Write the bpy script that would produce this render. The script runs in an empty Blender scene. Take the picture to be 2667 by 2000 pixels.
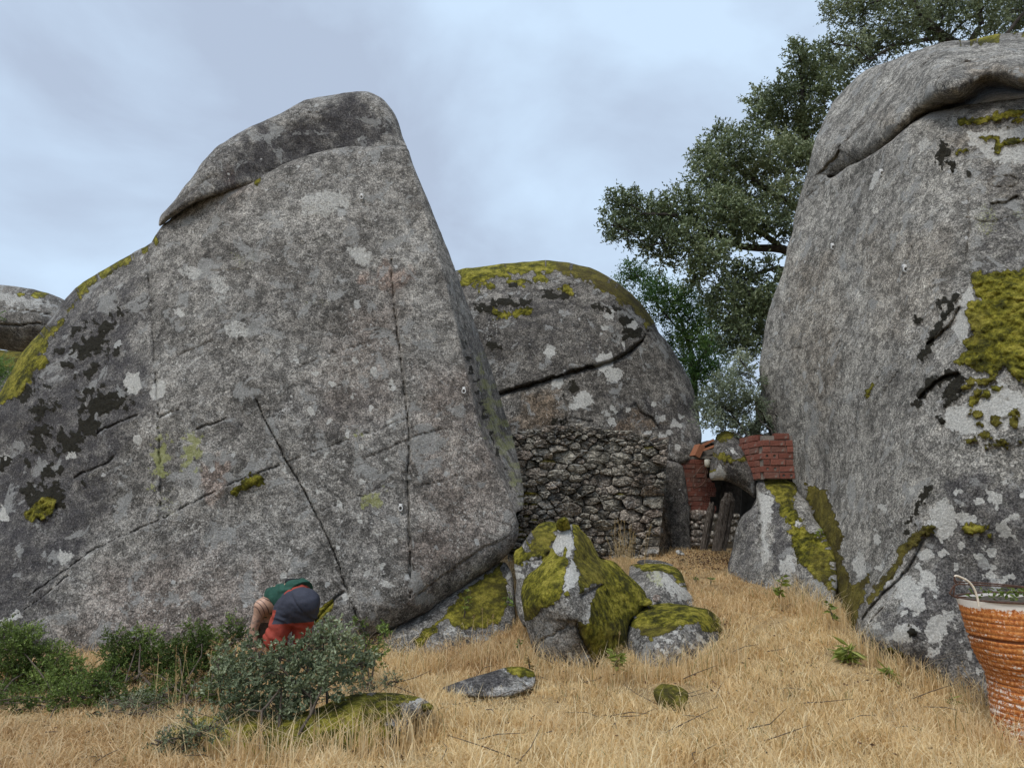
import bpy, math, random
import numpy as np
from mathutils import Vector

rnd = random.Random(7)
rng = np.random.default_rng(7)
S = bpy.context.scene
COL = S.collection
R = math.radians

# ------------------------------------------------------------------ camera
CAM_Z = 1.5
PITCH = R(11.45)
cd = bpy.data.cameras.new('camera')
cd.sensor_width = 36.0
cd.lens = 26.0
cd.clip_start = 0.1
cd.clip_end = 2000
cam = bpy.data.objects.new('camera', cd)
COL.objects.link(cam)
cam.location = (0, 0, CAM_Z)
cam.rotation_euler = (math.pi / 2 + PITCH, 0, 0)
S.camera = cam

# ------------------------------------------------------------------ light
SUN_EL, SUN_AZ = R(58), R(214)
W = bpy.data.worlds.new('World')
S.world = W
W.use_nodes = True
wn = W.node_tree
wn.nodes.clear()


def _n(nt, typ, **kw):
    n = nt.nodes.new(typ)
    for k, v in kw.items():
        setattr(n, k, v)
    return n


w_out = _n(wn, 'ShaderNodeOutputWorld')
w_bg = _n(wn, 'ShaderNodeBackground')
w_bg.inputs['Strength'].default_value = 0.1
sky = _n(wn, 'ShaderNodeTexSky', sky_type='NISHITA', sun_disc=False)
sky.sun_elevation = SUN_EL
sky.sun_rotation = SUN_AZ
sky.air_density = 1.2
sky.dust_density = 1.5
w_tc = _n(wn, 'ShaderNodeTexCoord')
w_map = _n(wn, 'ShaderNodeMapping')
w_map.inputs['Scale'].default_value = (1.0, 1.0, 1.7)
w_map.inputs['Location'].default_value = (0.35, 0.2, 0.1)
w_no = _n(wn, 'ShaderNodeTexNoise')
w_no.inputs['Scale'].default_value = 2.6
w_no.inputs['Detail'].default_value = 7
w_no.inputs['Roughness'].default_value = 0.5
w_no.inputs['Distortion'].default_value = 0.3
w_rp = _n(wn, 'ShaderNodeValToRGB')
w_rp.color_ramp.elements[0].position = 0.39
w_rp.color_ramp.elements[0].color = (2.85, 3.35, 4.2, 1)     # grey lavender cloud base
w_rp.color_ramp.elements[1].position = 0.63
w_rp.color_ramp.elements[1].color = (3.95, 4.95, 6.1, 1)      # thin bright cloud
w_mx = _n(wn, 'ShaderNodeMix', data_type='RGBA')
w_mx.inputs['Factor'].default_value = 0.9
L = wn.links.new
L(w_tc.outputs['Generated'], w_map.inputs['Vector'])
L(w_map.outputs['Vector'], w_no.inputs['Vector'])
L(w_no.outputs['Fac'], w_rp.inputs['Fac'])
L(sky.outputs['Color'], w_mx.inputs[6])
L(w_rp.outputs['Color'], w_mx.inputs[7])
L(w_mx.outputs[2], w_bg.inputs['Color'])
L(w_bg.outputs['Background'], w_out.inputs['Surface'])

sd = bpy.data.lights.new('sun', 'SUN')
sd.energy = 1.5
sd.angle = R(24)
sd.color = (1.0, 0.965, 0.92)
sun = bpy.data.objects.new('sun', sd)
COL.objects.link(sun)
sun_dir = Vector((math.sin(SUN_AZ) * math.cos(SUN_EL), math.cos(SUN_AZ) * math.cos(SUN_EL), math.sin(SUN_EL)))
sun.rotation_euler = sun_dir.to_track_quat('Z', 'Y').to_euler()
sun.location = (-3, -4, 12)

S.view_settings.view_transform = 'Standard'
S.view_settings.look = 'None'
S.view_settings.gamma = 1.0
S.view_settings.exposure = 0.8
S.view_settings.use_curve_mapping = False
S.cycles.max_bounces = 6
S.cycles.transparent_max_bounces = 4

# ------------------------------------------------------------------ measuring: a sight line of the photograph (2212 px wide) at a depth Y
F = 26 / 36 * 2212
CX, CY = 1106.0, 829.5
ST, CT = math.sin(PITCH), math.cos(PITCH)


def P(vx, vy, Y):
    vx = np.asarray(vx, float); vy = np.asarray(vy, float); Y = np.asarray(Y, float)
    a = (vx - CX) / F
    b = (CY - vy) / F
    dy = CT - b * ST
    dz = ST + b * CT
    t = Y / dy
    return np.stack([a * t, Y + 0 * t, CAM_Z + dz * t], -1)


def PV(vx, vy, Y):
    return Vector(P(vx, vy, Y).tolist())


ZR = {'Z1': (0, 650, 2.370), 'Z3': (1050, 1300, 2.370), 'Z4': (1300, 1050, 2.602), 'Z5': (1950, 1250, 2.212), 'Z6': (1950, 600, 2.212),
      'D1': (1750, 1100, 4.365), 'D2': (2420, 1450, 4.146), 'D3': (0, 720, 4.877), 'D4': (1300, 1330, 4.254), 'D5': (2050, 0, 3.318),
      'D6': (2350, 650, 3.687), 'D7': (630, 1480, 4.329), 'B2': (600, 1450, 3.318), 'B1': (0, 1350, 2.458), 'M4': (1150, 650, 2.765)}


def z(reg, pts):
    x0, y0, s = ZR[reg]
    k = 2212 / 2667
    return [((x0 + p[0] / s) * k, (y0 + p[1] / s) * k) + tuple(p[2:]) for p in pts]


# ------------------------------------------------------------------ noise
_perm = np.random.default_rng(11).permutation(256)
_perm = np.concatenate([_perm, _perm, _perm])
_g3 = np.random.default_rng(12).normal(size=(256, 3))
_g3 /= np.linalg.norm(_g3, axis=1)[:, None]


def perlin(p):
    p = np.asarray(p, float)
    i = np.floor(p).astype(int)
    f = p - i
    u = f * f * f * (f * (f * 6 - 15) + 10)
    i &= 255
    out = 0
    for dx in (0, 1):
        wx = u[:, 0] if dx else 1 - u[:, 0]
        hx = _perm[i[:, 0] + dx]
        for dy in (0, 1):
            wy = u[:, 1] if dy else 1 - u[:, 1]
            hy = _perm[hx + i[:, 1] + dy]
            for dz in (0, 1):
                wz = u[:, 2] if dz else 1 - u[:, 2]
                h = _perm[hy + i[:, 2] + dz]
                g = _g3[h]
                out = out + wx * wy * wz * (g[:, 0] * (f[:, 0] - dx) + g[:, 1] * (f[:, 1] - dy) + g[:, 2] * (f[:, 2] - dz))
    return out * 1.5


def fbm(p, octv=4, gain=0.5):
    s = 0; a = 1.0; q = np.asarray(p, float)
    for k in range(octv):
        s = s + a * perlin(q + 17.3 * k)
        q = q * 2.03
        a *= gain
    return s


def smooth(x, a, b):
    t = np.clip((x - a) / (b - a), 0, 1)
    return t * t * (3 - 2 * t)


# ------------------------------------------------------------------ objects
def tag(o, label=None, cat=None, group=None, kind=None):
    if label: o['label'] = label
    if cat: o['category'] = cat
    if group: o['group'] = group
    if kind: o['kind'] = kind
    return o


def mesh_np(name, v, tris=None, quads=None, attrs=None, smooth_shade=True):
    me = bpy.data.meshes.new(name)
    v = np.asarray(v, np.float32)
    me.vertices.add(len(v))
    me.vertices.foreach_set('co', v.ravel())
    loops = []; starts = []; tot = 0
    for f in (tris, quads):
        if f is not None and len(f):
            f = np.asarray(f, np.int32)
            k = f.shape[1]
            loops.append(f.ravel())
            starts.append(tot + np.arange(len(f)) * k)
            tot += f.size
    lo = np.concatenate(loops); stt = np.concatenate(starts)
    me.loops.add(len(lo)); me.loops.foreach_set('vertex_index', lo.astype(np.int32))
    me.polygons.add(len(stt)); me.polygons.foreach_set('loop_start', stt.astype(np.int32))
    me.update(calc_edges=True)
    me.polygons.foreach_set('use_smooth', np.full(len(stt), smooth_shade))
    for k, a in (attrs or {}).items():
        at = me.attributes.new(k, 'FLOAT', 'POINT')
        at.data.foreach_set('value', np.asarray(a, np.float32))
    me.validate()
    return me


def link(name, me, mat=None, parent=None, loc=None):
    o = bpy.data.objects.new(name, me)
    COL.objects.link(o)
    if mat is not None and me is not None:
        me.materials.append(mat)
    if parent is not None:
        o.parent = parent
    if loc is not None:
        o.location = loc
    return o


def empty(name, loc):
    o = bpy.data.objects.new(name, None)
    o.empty_display_size = 0.2
    COL.objects.link(o)
    o.location = loc
    return o


def based(v):
    """base point of a vertex cloud"""
    v = np.asarray(v)
    return np.array([(v[:, 0].min() + v[:, 0].max()) / 2, (v[:, 1].min() + v[:, 1].max()) / 2, v[:, 2].min()])


# ------------------------------------------------------------------ node helper
class NT:
    def __init__(self, name):
        self.m = bpy.data.materials.new(name)
        self.m.use_nodes = True
        self.t = self.m.node_tree
        self.t.nodes.clear()
        self.out = self.t.nodes.new('ShaderNodeOutputMaterial')
        self.tc = self.t.nodes.new('ShaderNodeTexCoord').outputs['Object']

    def n(self, typ, ins=None, **kw):
        n = self.t.nodes.new(typ)
        for k, v in kw.items():
            setattr(n, k, v)
        for k, v in (ins or {}).items():
            self.set(n.inputs[k], v)
        return n

    def set(self, sock, v):
        if isinstance(v, bpy.types.NodeSocket):
            self.t.links.new(v, sock)
        elif isinstance(v, tuple) and len(v) == 3 and sock.type == 'RGBA':
            sock.default_value = (*v, 1)
        else:
            sock.default_value = v

    def noise(self, scale, detail=4, rough=0.5, dist=0.0, vec=None):
        return self.n('ShaderNodeTexNoise', {'Vector': vec or self.tc, 'Scale': scale, 'Detail': detail, 'Roughness': rough, 'Distortion': dist}).outputs['Fac']

    def vor(self, scale, vec=None, feature='F1', rand=1.0):
        return self.n('ShaderNodeTexVoronoi', {'Vector': vec or self.tc, 'Scale': scale, 'Randomness': rand}, feature=feature)

    def ramp(self, fac, stops):
        r = self.n('ShaderNodeValToRGB', {'Fac': fac})
        e = r.color_ramp.elements
        while len(e) < len(stops):
            e.new(0.5)
        for q, (pos, c) in zip(e, stops):
            q.position = pos
            q.color = (*c, 1) if isinstance(c, tuple) else (c, c, c, 1)
        return r.outputs['Color']

    def step(self, fac, a, b):
        return self.n('ShaderNodeMapRange', {'Value': fac, 'From Min': a, 'From Max': b, 'To Min': 0.0, 'To Max': 1.0}, interpolation_type='SMOOTHSTEP').outputs['Result']

    def math(self, op, a, b=0.0):
        return self.n('ShaderNodeMath', {0: a, 1: b}, operation=op, use_clamp=False).outputs[0]

    def mix(self, fac, a, b, blend='MIX'):
        n = self.n('ShaderNodeMix', {0: fac, 6: a, 7: b}, data_type='RGBA', blend_type=blend)
        return n.outputs[2]

    def attr(self, name):
        return self.n('ShaderNodeAttribute', attribute_name=name).outputs['Fac']

    def bump(self, h, strength=0.5, dist=0.02, normal=None):
        ins = {'Height': h, 'Strength': strength, 'Distance': dist}
        if normal is not None: ins['Normal'] = normal
        return self.n('ShaderNodeBump', ins).outputs['Normal']

    def bsdf(self, color, rough=0.9, normal=None, spec=0.3, metallic=0.0):
        ins = {'Base Color': color, 'Roughness': rough, 'Specular IOR Level': spec, 'Metallic': metallic}
        if normal is not None: ins['Normal'] = normal
        b = self.n('ShaderNodeBsdfPrincipled', ins)
        self.t.links.new(b.outputs[0], self.out.inputs[0])
        return b


def simple_mat(name, c1, c2, scale=20, rough=0.8, bump=0.3, spec=0.3, dist=0.01):
    t = NT(name)
    f = t.noise(scale, 6, 0.6)
    col = t.ramp(f, [(0.3, c1), (0.7, c2)])
    t.bsdf(col, rough, t.bump(t.noise(scale * 2.5, 5, 0.6), bump, dist), spec)
    return t.m


def rock_mat(name, dark, mid, light, lich=0.5, spots=0.5, speck=70.0, warmcol=(0.36, 0.27, 0.22), stretch=None):
    t = NT(name)
    vec = t.tc
    if stretch:
        vec = t.n('ShaderNodeMapping', {'Vector': t.tc, 'Scale': stretch}).outputs[0]
    big = t.noise(1.1, 9, 0.62, 0.3, vec)
    col = t.ramp(big, [(0.34, dark), (0.5, mid), (0.68, light)])
    warm = t.attr('warm')
    col = t.mix(t.math('MULTIPLY', warm, 0.75), col, warmcol)
    # fine grain of the granite, with black and white crystals
    g1 = t.noise(speck, 4, 0.75, 0.0, vec)
    g2 = t.noise(speck * 0.36, 7, 0.75, 0.3, vec)
    grain = t.ramp(g1, [(0.36, 0.25), (0.5, 0.95), (0.64, 1.9)])
    # crusts of lichen over dark rock at every scale, crisp edged
    rough = t.noise(6.0, 13, 0.8, 0.35, vec)
    col = t.mix(0.9, col, t.ramp(rough, [(0.42, 0.42), (0.485, 0.66), (0.52, 1.12), (0.6, 1.42)]), 'MULTIPLY')
    fl2 = t.noise(17.0, 9, 0.78, 0.5, vec)
    fm = t.math('MULTIPLY', t.step(t.math('ADD', fl2, t.math('MULTIPLY', t.math('SUBTRACT', t.noise(2.1, 4, 0.6, 0, vec), 0.5), 0.45)), 0.56, 0.62), 0.7)
    col = t.mix(fm, col, tuple(min(1.0, q * 1.2) for q in light))
    wf = t.math('MULTIPLY', t.step(t.math('ADD', t.noise(24.0, 6, 0.7, 0.8, vec), t.math('MULTIPLY', t.math('SUBTRACT', t.noise(1.7, 4, 0.6, 0, vec), 0.5), 0.5)), 0.63, 0.67), 0.85)
    col = t.mix(wf, col, (0.5, 0.49, 0.46))
    col = t.mix(0.95, col, grain, 'MULTIPLY')
    col = t.mix(0.6, col, t.ramp(g2, [(0.36, 0.45), (0.5, 0.98), (0.64, 1.5)]), 'MULTIPLY')
    # dark weights: black lichen film, and shade painted onto some faces
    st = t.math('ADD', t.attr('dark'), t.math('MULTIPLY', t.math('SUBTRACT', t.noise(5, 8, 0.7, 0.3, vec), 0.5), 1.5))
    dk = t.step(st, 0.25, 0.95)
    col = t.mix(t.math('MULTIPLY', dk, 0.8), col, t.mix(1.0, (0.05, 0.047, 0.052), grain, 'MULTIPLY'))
    # grey crust lichen patches
    l1 = t.noise(2.6, 10, 0.66, 0.5, vec)
    m1 = t.math('MULTIPLY', t.step(l1, 0.6 - 0.05 * lich, 0.622 - 0.05 * lich), 0.7)
    col = t.mix(m1, col, t.mix(0.35, (0.34, 0.34, 0.325), grain, 'MULTIPLY'))
    # round pale lichens
    wob = t.n('ShaderNodeMix', {0: 0.09, 4: vec, 5: t.n('ShaderNodeTexNoise', {'Vector': vec, 'Scale': 9.0, 'Detail': 5.0}).outputs['Color']}, data_type='VECTOR').outputs[1]
    for sc, rad, thr, c in ((3.1, 0.34, 0.62, (0.47, 0.47, 0.45)), (8.0, 0.38, 0.5, (0.55, 0.55, 0.53)), (19.0, 0.4, 0.42, (0.5, 0.5, 0.48))):
        v = t.vor(sc, wob)
        rv = t.n('ShaderNodeSeparateColor', {0: v.outputs['Color']}).outputs[0]
        clus = t.math('MULTIPLY', t.math('SUBTRACT', t.noise(1.3 * sc ** 0.5, 4, 0.6, 0, vec), 0.5), 2.2)
        pres = t.math('ADD', rv, clus)
        size = t.math('MULTIPLY', t.step(pres, 1.25 - thr * spots, 1.75 - thr * spots), rad)
        m = t.step(t.math('SUBTRACT', size, v.outputs['Distance']), 0.0, 0.06)
        col = t.mix(t.math('MULTIPLY', m, 0.85), col, t.mix(0.3, c, grain, 'MULTIPLY'))
    # painted-in pale, yellow, black moss, green moss areas (grown where the vertex weights say)
    fine = t.noise(34, 6, 0.7)
    fz = t.math('MULTIPLY', t.math('SUBTRACT', fine, 0.5), 0.9)
    mp = t.step(t.math('ADD', t.attr('pale'), fz), 0.4, 0.62)
    col = t.mix(t.math('MULTIPLY', mp, 0.9), col, t.mix(0.4, (0.56, 0.55, 0.51), grain, 'MULTIPLY'))
    my = t.step(t.math('ADD', t.attr('yel'), t.math('MULTIPLY', fz, 2.0)), 0.5, 0.85)
    col = t.mix(t.math('MULTIPLY', my, 0.6), col, (0.36, 0.38, 0.12))
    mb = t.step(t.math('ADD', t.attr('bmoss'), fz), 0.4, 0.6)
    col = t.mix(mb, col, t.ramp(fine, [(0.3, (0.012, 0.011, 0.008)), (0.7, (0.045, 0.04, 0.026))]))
    mm = t.step(t.math('ADD', t.attr('moss'), fz), 0.4, 0.6)
    mn = t.math('ADD', t.math('MULTIPLY', t.noise(3.2, 6, 0.65), 0.6), t.math('MULTIPLY', t.noise(13, 5, 0.65), 0.4))
    mosscol = t.ramp(mn, [(0.4, (0.05, 0.05, 0.008)), (0.47, (0.13, 0.122, 0.012)), (0.52, (0.25, 0.23, 0.024)), (0.6, (0.42, 0.365, 0.06))])
    mosscol = t.mix(0.8, mosscol, t.ramp(t.noise(38, 5, 0.8), [(0.34, 0.25), (0.5, 0.95), (0.66, 1.7)]), 'MULTIPLY')
    brn = t.attr('mbrown')
    mosscol = t.mix(t.math('MULTIPLY', brn, 0.75), mosscol, t.mix(0.7, (0.1, 0.075, 0.025), t.ramp(t.noise(60, 4, 0.75), [(0.3, 0.4), (0.7, 1.6)]), 'MULTIPLY'))
    fringe = t.math('SUBTRACT', 1.0, t.step(t.math('ADD', t.attr('moss'), t.math('MULTIPLY', fz, 1.3)), 0.45, 0.95))
    mosscol = t.mix(t.math('MULTIPLY', fringe, 0.7), mosscol, (0.055, 0.042, 0.014))
    col = t.mix(mm, col, mosscol)
    h = t.math('ADD', t.math('MULTIPLY', g2, 1.0), t.math('MULTIPLY', g1, 0.35))
    h = t.math('ADD', h, t.math('MULTIPLY', rough, 2.2))
    h = t.math('ADD', h, t.math('MULTIPLY', t.math('MULTIPLY', t.math('ADD', mm, mb), t.noise(42, 5, 0.7)), 2.0))
    t.bsdf(col, 0.92, t.bump(h, 0.85, 0.045), 0.22)
    return t.m

# ------------------------------------------------------------------ boulders
def tps(ctrl):
    c = np.array(ctrl, float)
    xy = c[:, :2] / 200.0
    n = len(c)
    if n < 4:
        A = np.c_[xy, np.ones(n)]
        co, *_ = np.linalg.lstsq(A, c[:, 2], rcond=None)
        return lambda u, v: co[0] * u / 200 + co[1] * v / 200 + co[2]
    d2 = ((xy[:, None] - xy[None]) ** 2).sum(-1)
    K = 0.5 * d2 * np.log(d2 + 1e-9) + 1e-3 * np.eye(n)
    Pm = np.c_[np.ones(n), xy]
    A = np.zeros((n + 3, n + 3))
    A[:n, :n] = K; A[:n, n:] = Pm; A[n:, :n] = Pm.T
    w = np.linalg.solve(A, np.r_[c[:, 2], 0, 0, 0])

    def f(u, v):
        q = np.stack([u, v], -1) / 200.0
        out = w[n] + w[n + 1] * q[..., 0] + w[n + 2] * q[..., 1]
        for k in range(n):
            d = ((q - xy[k]) ** 2).sum(-1)
            out = out + w[k] * 0.5 * d * np.log(d + 1e-9)
        return out
    return f


def catmull(pts, closed=True, spacing=4.0):
    p = np.array(pts, float)
    n = len(p)
    out = []
    rngk = range(n) if closed else range(n - 1)
    for i in rngk:
        if closed:
            a, b, c, d = p[(i - 1) % n], p[i], p[(i + 1) % n], p[(i + 2) % n]
        else:
            a, b, c, d = p[max(i - 1, 0)], p[i], p[i + 1], p[min(i + 2, n - 1)]
        m = max(1, int(np.hypot(*(c - b)[:2]) / spacing))
        # centripetal-ish tension keeps corners from overshooting
        for k in range(m):
            t = k / m
            t2, t3 = t * t, t * t * t
            s = 0.38
            m1, m2 = s * (c - a), s * (d - b)
            out.append((2 * t3 - 3 * t2 + 1) * b + (t3 - 2 * t2 + t) * m1 + (-2 * t3 + 3 * t2) * c + (t3 - t2) * m2)
    if not closed:
        out.append(p[-1])
    return np.array(out)


def polydist(u, v, pts, closed):
    """distance, signed side, arc position, nearest point for points to a polyline"""
    pts = np.asarray(pts, float)
    a = pts[:, :2]
    b = np.roll(a, -1, 0) if closed else a[1:]
    if not closed: a = a[:-1]
    q = np.stack([u, v], -1)
    n = len(q)
    best = np.full(n, 1e18); idx = np.zeros(n, int); tt = np.zeros(n)
    for k in range(len(a)):
        e = b[k] - a[k]
        l2 = e @ e + 1e-12
        w = q - a[k]
        t = np.clip((w @ e) / l2, 0, 1)
        d = (w[:, 0] - t * e[0]) ** 2 + (w[:, 1] - t * e[1]) ** 2
        m = d < best
        best[m] = d[m]; idx[m] = k; tt[m] = t[m]
    e = (b - a)[idx]
    w = q - a[idx]
    side = np.sign(e[:, 0] * w[:, 1] - e[:, 1] * w[:, 0])
    near = a[idx] + e * tt[:, None]
    return np.sqrt(best), side, idx + tt, near


def inside(u, v, pts):
    x, y = np.asarray(pts)[:, 0], np.asarray(pts)[:, 1]
    r = np.zeros(len(u), bool)
    j = len(x) - 1
    for i in range(len(x)):
        if y[i] != y[j]:
            c = (y[i] > v) != (y[j] > v)
            xi = (x[j] - x[i]) * (v - y[i]) / (y[j] - y[i]) + x[i]
            r ^= c & (u < xi)
        j = i
    return r


def shape_sd(u, v, s):
    """signed distance (positive inside, px) of one painted shape"""
    kind = s[0]
    if kind == 'e':
        _, cx, cy, rx, ry, ang = s[:6]
        c, q = math.cos(R(ang)), math.sin(R(ang))
        dx, dy = u - cx, v - cy
        x = (dx * c + dy * q) / rx
        y = (-dx * q + dy * c) / ry
        return (1 - np.sqrt(x * x + y * y)) * min(rx, ry)
    if kind == 'p':
        pts = np.array(s[1], float)[:, :2]
        d = polydist(u, v, pts, True)[0]
        return np.where(inside(u, v, pts), d, -d)
    pts = np.array(s[1], float)[:, :2]
    return s[2] - polydist(u, v, pts, False)[0]


def paint_mask(u, v, shapes, soft, namp, nscale, seed):
    q = np.stack([u / nscale, v / nscale, np.full_like(u, seed * 3.7)], -1)
    nz = fbm(q, 4, 0.6) * namp
    out = np.zeros_like(u)
    for s in shapes:
        st = 1.0
        if isinstance(s[-1], dict):
            st = s[-1].get('s', 1.0)
            sf = s[-1].get('soft', soft)
        else:
            sf = soft
        out = np.maximum(out, st * smooth(shape_sd(u, v, s) + nz, -sf, sf))
    return out


def rock_mesh(name, outline, depth, R0=0.3, T=1.5, step=3.0, nz=(0.05, 1.0, 5), cracks=(), creases=(), paint=None, jag=1.5, seed=1, mossamp=0.03, dents=(), expo=2.0, facets=None, rim=12.0):
    paint = paint or {}
    f = tps(depth)
    oo = [(p[0], p[1], p[2] if len(p) > 2 else R0) for p in outline]
    ol = catmull(oo, True, 4.0)
    s = np.arange(len(ol)) * 0.13
    ol[:, 0] += jag * fbm(np.stack([s, s * 0 + seed, s * 0], -1), 3)
    ol[:, 1] += jag * fbm(np.stack([s, s * 0 + seed, s * 0 + 9], -1), 3)

    planes = []
    if facets:
        K, gr, sdd = facets
        fr_ = random.Random(sdd)
        c0 = ol[:, :2].mean(0); ext = np.ptp(ol[:, :2], axis=0) / 2
        for k in range(K):
            a_ = 2 * math.pi * (k + fr_.random()) / K
            qk = c0 + ext * fr_.uniform(.1, .75) * np.array([math.cos(a_), math.sin(a_)])
            b_ = a_ + fr_.uniform(-.7, .7)
            planes.append((qk, gr * fr_.uniform(.5, 1.4), math.cos(b_), math.sin(b_)))

    def shaped(u, v):
        Y = f(u, v)
        for (pts, sgn, slope) in creases:
            dd, side, arc, _ = polydist(u, v, pts, False)
            sl = np.interp(arc, np.arange(len(pts)), slope) if isinstance(slope, (list, tuple)) else slope
            Y = Y + np.where((side * sgn) > 0, dd * sl, 0)
        if planes:
            fz_ = np.zeros_like(u)
            for qk, g_, c_, s_ in planes:
                fz_ = np.maximum(fz_, g_ * ((u - qk[0]) * c_ + (v - qk[1]) * s_))
            Y = Y + fz_
        return Y

    def surface(st):
        x0, y0 = ol[:, :2].min(0) - 2 * st
        x1, y1 = ol[:, :2].max(0) + 2 * st
        gx = np.arange(x0, x1, st); gy = np.arange(y0, y1, st)
        U, V = np.meshgrid(gx, gy)
        sh = U.shape
        U = U.ravel(); V = V.ravel()
        ins = inside(U, V, ol)
        I2 = ins.reshape(sh)
        cell = I2[:-1, :-1] | I2[1:, :-1] | I2[:-1, 1:] | I2[1:, 1:]
        idx = np.arange(U.size).reshape(sh)
        q = np.stack([idx[:-1, :-1][cell], idx[:-1, 1:][cell], idx[1:, 1:][cell], idx[1:, :-1][cell]], -1)
        used = np.unique(q)
        re = np.full(U.size, -1); re[used] = np.arange(len(used))
        q = re[q]
        u, v, ins = U[used], V[used], ins[used]
        d, _, arc, near = polydist(u, v, ol, True)
        i0 = np.clip(arc.astype(int), 0, len(ol) - 1)
        tt = arc - arc.astype(int)
        Rr = ol[i0, 2] * (1 - tt) + ol[(i0 + 1) % len(ol), 2] * tt
        o = ~ins
        u = np.where(o, near[:, 0], u); v = np.where(o, near[:, 1], v)
        d = np.where(o, 0.0, d)
        return u, v, d, Rr, q

    u, v, d, Rr, q = surface(step)
    Y = shaped(u, v)
    dm = d * Y / F
    x = np.clip(dm / np.maximum(Rr, 1e-4), 0, 1)
    edge = Rr * (1 - (1 - (1 - x) ** expo) ** (1 / expo))
    Yp = Y + edge
    p = P(u, v, Yp)
    att = {}
    cx0, cy0 = ol[:, :2].mean(0)
    cl_ = np.hypot(cx0 - u, cy0 - v) + 1e-6
    push = np.clip(rim - d, 0, rim)
    ui, vi = u + (cx0 - u) / cl_ * push, v + (cy0 - v) / cl_ * push
    for k, a in paint.items():
        shapes, soft, namp, nscale = a
        att[k] = paint_mask(ui, vi, shapes, soft, namp, nscale, seed + len(k))
    amp, sc, octv = nz
    fade = smooth(dm, 0, 0.12 + amp)
    g = p * np.array([1, 1, 1.0]) * sc + seed * 5.1
    dY = amp * fbm(g, octv, 0.52) * fade
    dY += 0.35 * amp * np.abs(perlin(g * 2.7 + 4)) * fade
    for (pts, w, dep, *rest) in cracks:
        w = w * .58; dep = dep * .6
        pp = catmull([(a, b) for a, b in pts], False, 6.0)
        ss = np.arange(len(pp)) * 0.35
        pp[:, 0] += 3.0 * fbm(np.stack([ss, ss * 0 + seed, ss * 0 + w], -1), 3)
        pp[:, 1] += 3.0 * fbm(np.stack([ss, ss * 0 + seed + 5, ss * 0 + w], -1), 3)
        b0 = pp.min(0) - 90; b1 = pp.max(0) + 90
        sel = np.where((u > b0[0]) & (u < b1[0]) & (v > b0[1]) & (v < b1[1]))[0]
        if not len(sel): continue
        dd, side, arc, _ = polydist(u[sel], v[sel], pp, False)
        along = arc / (len(pp) - 1)
        wv = w * np.clip(0.72 + 1.3 * perlin(np.stack([arc * 0.16, arc * 0 + seed, arc * 0], -1)), .02, 1.7) * smooth(along, 0, 0.08) * smooth(1 - along, 0, 0.08) + 0.2
        dY[sel] += dep * np.exp(-(dd / np.maximum(wv, 0.4)) ** 2)
        if rest:
            h = rest[0]; reach = rest[1] if len(rest) > 1 else 50.0
            dY[sel] += np.where(side > 0, h, 0) * np.exp(-dd / reach) * smooth(along, 0, 0.1) * smooth(1 - along, 0, 0.1)
    for (cx, cy, rx, ry, ang, h) in dents:
        sd_ = shape_sd(u, v, ('e', cx, cy, rx, ry, ang))
        dY += h * smooth(sd_, 0, min(rx, ry))
    for k, sc2 in (('moss', 1.0), ('bmoss', 0.7)):
        if k in att:
            c = p * 9.0
            bil = 0.2 + 1.5 * np.abs(perlin(c * .8)) + 0.9 * np.abs(perlin(c * 1.9)) + .4 * np.abs(perlin(c * 4.1))
            dY -= att[k] * mossamp * sc2 * bil * np.minimum(1, fade + 0.35)
    pf = P(u, v, Yp + dY)
    # back of the boulder, coarse
    ub, vb, db, Rb, qb = surface(step * 6)
    Yb = shaped(ub, vb)
    dmb = db * Yb / F
    half = max(dmb.max(), 0.05)
    xb = np.clip(dmb / half, 0, 1)
    pb = P(ub, vb, Yb + Rb + .01 + T * np.sqrt(1 - (1 - xb) ** 2))
    vv = np.concatenate([pf, pb])
    qq = np.concatenate([q, qb[:, ::-1] + len(pf)])
    attrs = {k: np.concatenate([a, np.zeros(len(pb))]) for k, a in att.items()}
    base = based(vv)
    me = mesh_np(name, vv - base, quads=qq, attrs=attrs)
    return me, base


def rock(name, mat, label, cat='boulder', group=None, parent=None, **kw):
    me, base = rock_mesh(name, **kw)
    o = link(name, me, mat, loc=base.tolist())
    tag(o, label, cat, group)
    return o

# ------------------------------------------------------------------ materials
GR = dict(dark=(0.142, 0.132, 0.118), mid=(0.258, 0.243, 0.22), light=(0.385, 0.366, 0.332))
M = {}
M['granite'] = rock_mat('granite_lichen', GR['dark'], GR['mid'], GR['light'], 0.7, 0.72, 52)
M['granite_side'] = rock_mat('granite_weathered', (0.19, 0.18, 0.16), (0.3, 0.285, 0.256), (0.42, 0.4, 0.357), 0.55, 0.68, 50, warmcol=(0.3, 0.25, 0.19))
M['granite_far'] = rock_mat('granite_brownish', (0.085, 0.077, 0.067), (0.165, 0.151, 0.132), (0.28, 0.26, 0.23), 0.5, 0.5, 36, warmcol=(0.26, 0.18, 0.11))
M['granite_small'] = rock_mat('granite_mossy', (0.15, 0.143, 0.13), (0.265, 0.252, 0.228), (0.4, 0.38, 0.35), 0.6, 0.5, 48)
M['wall_stone'] = rock_mat('wall_stone', (0.18, 0.165, 0.135), (0.29, 0.27, 0.225), (0.41, 0.385, 0.325), 0.25, 0.25, 30)

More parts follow.
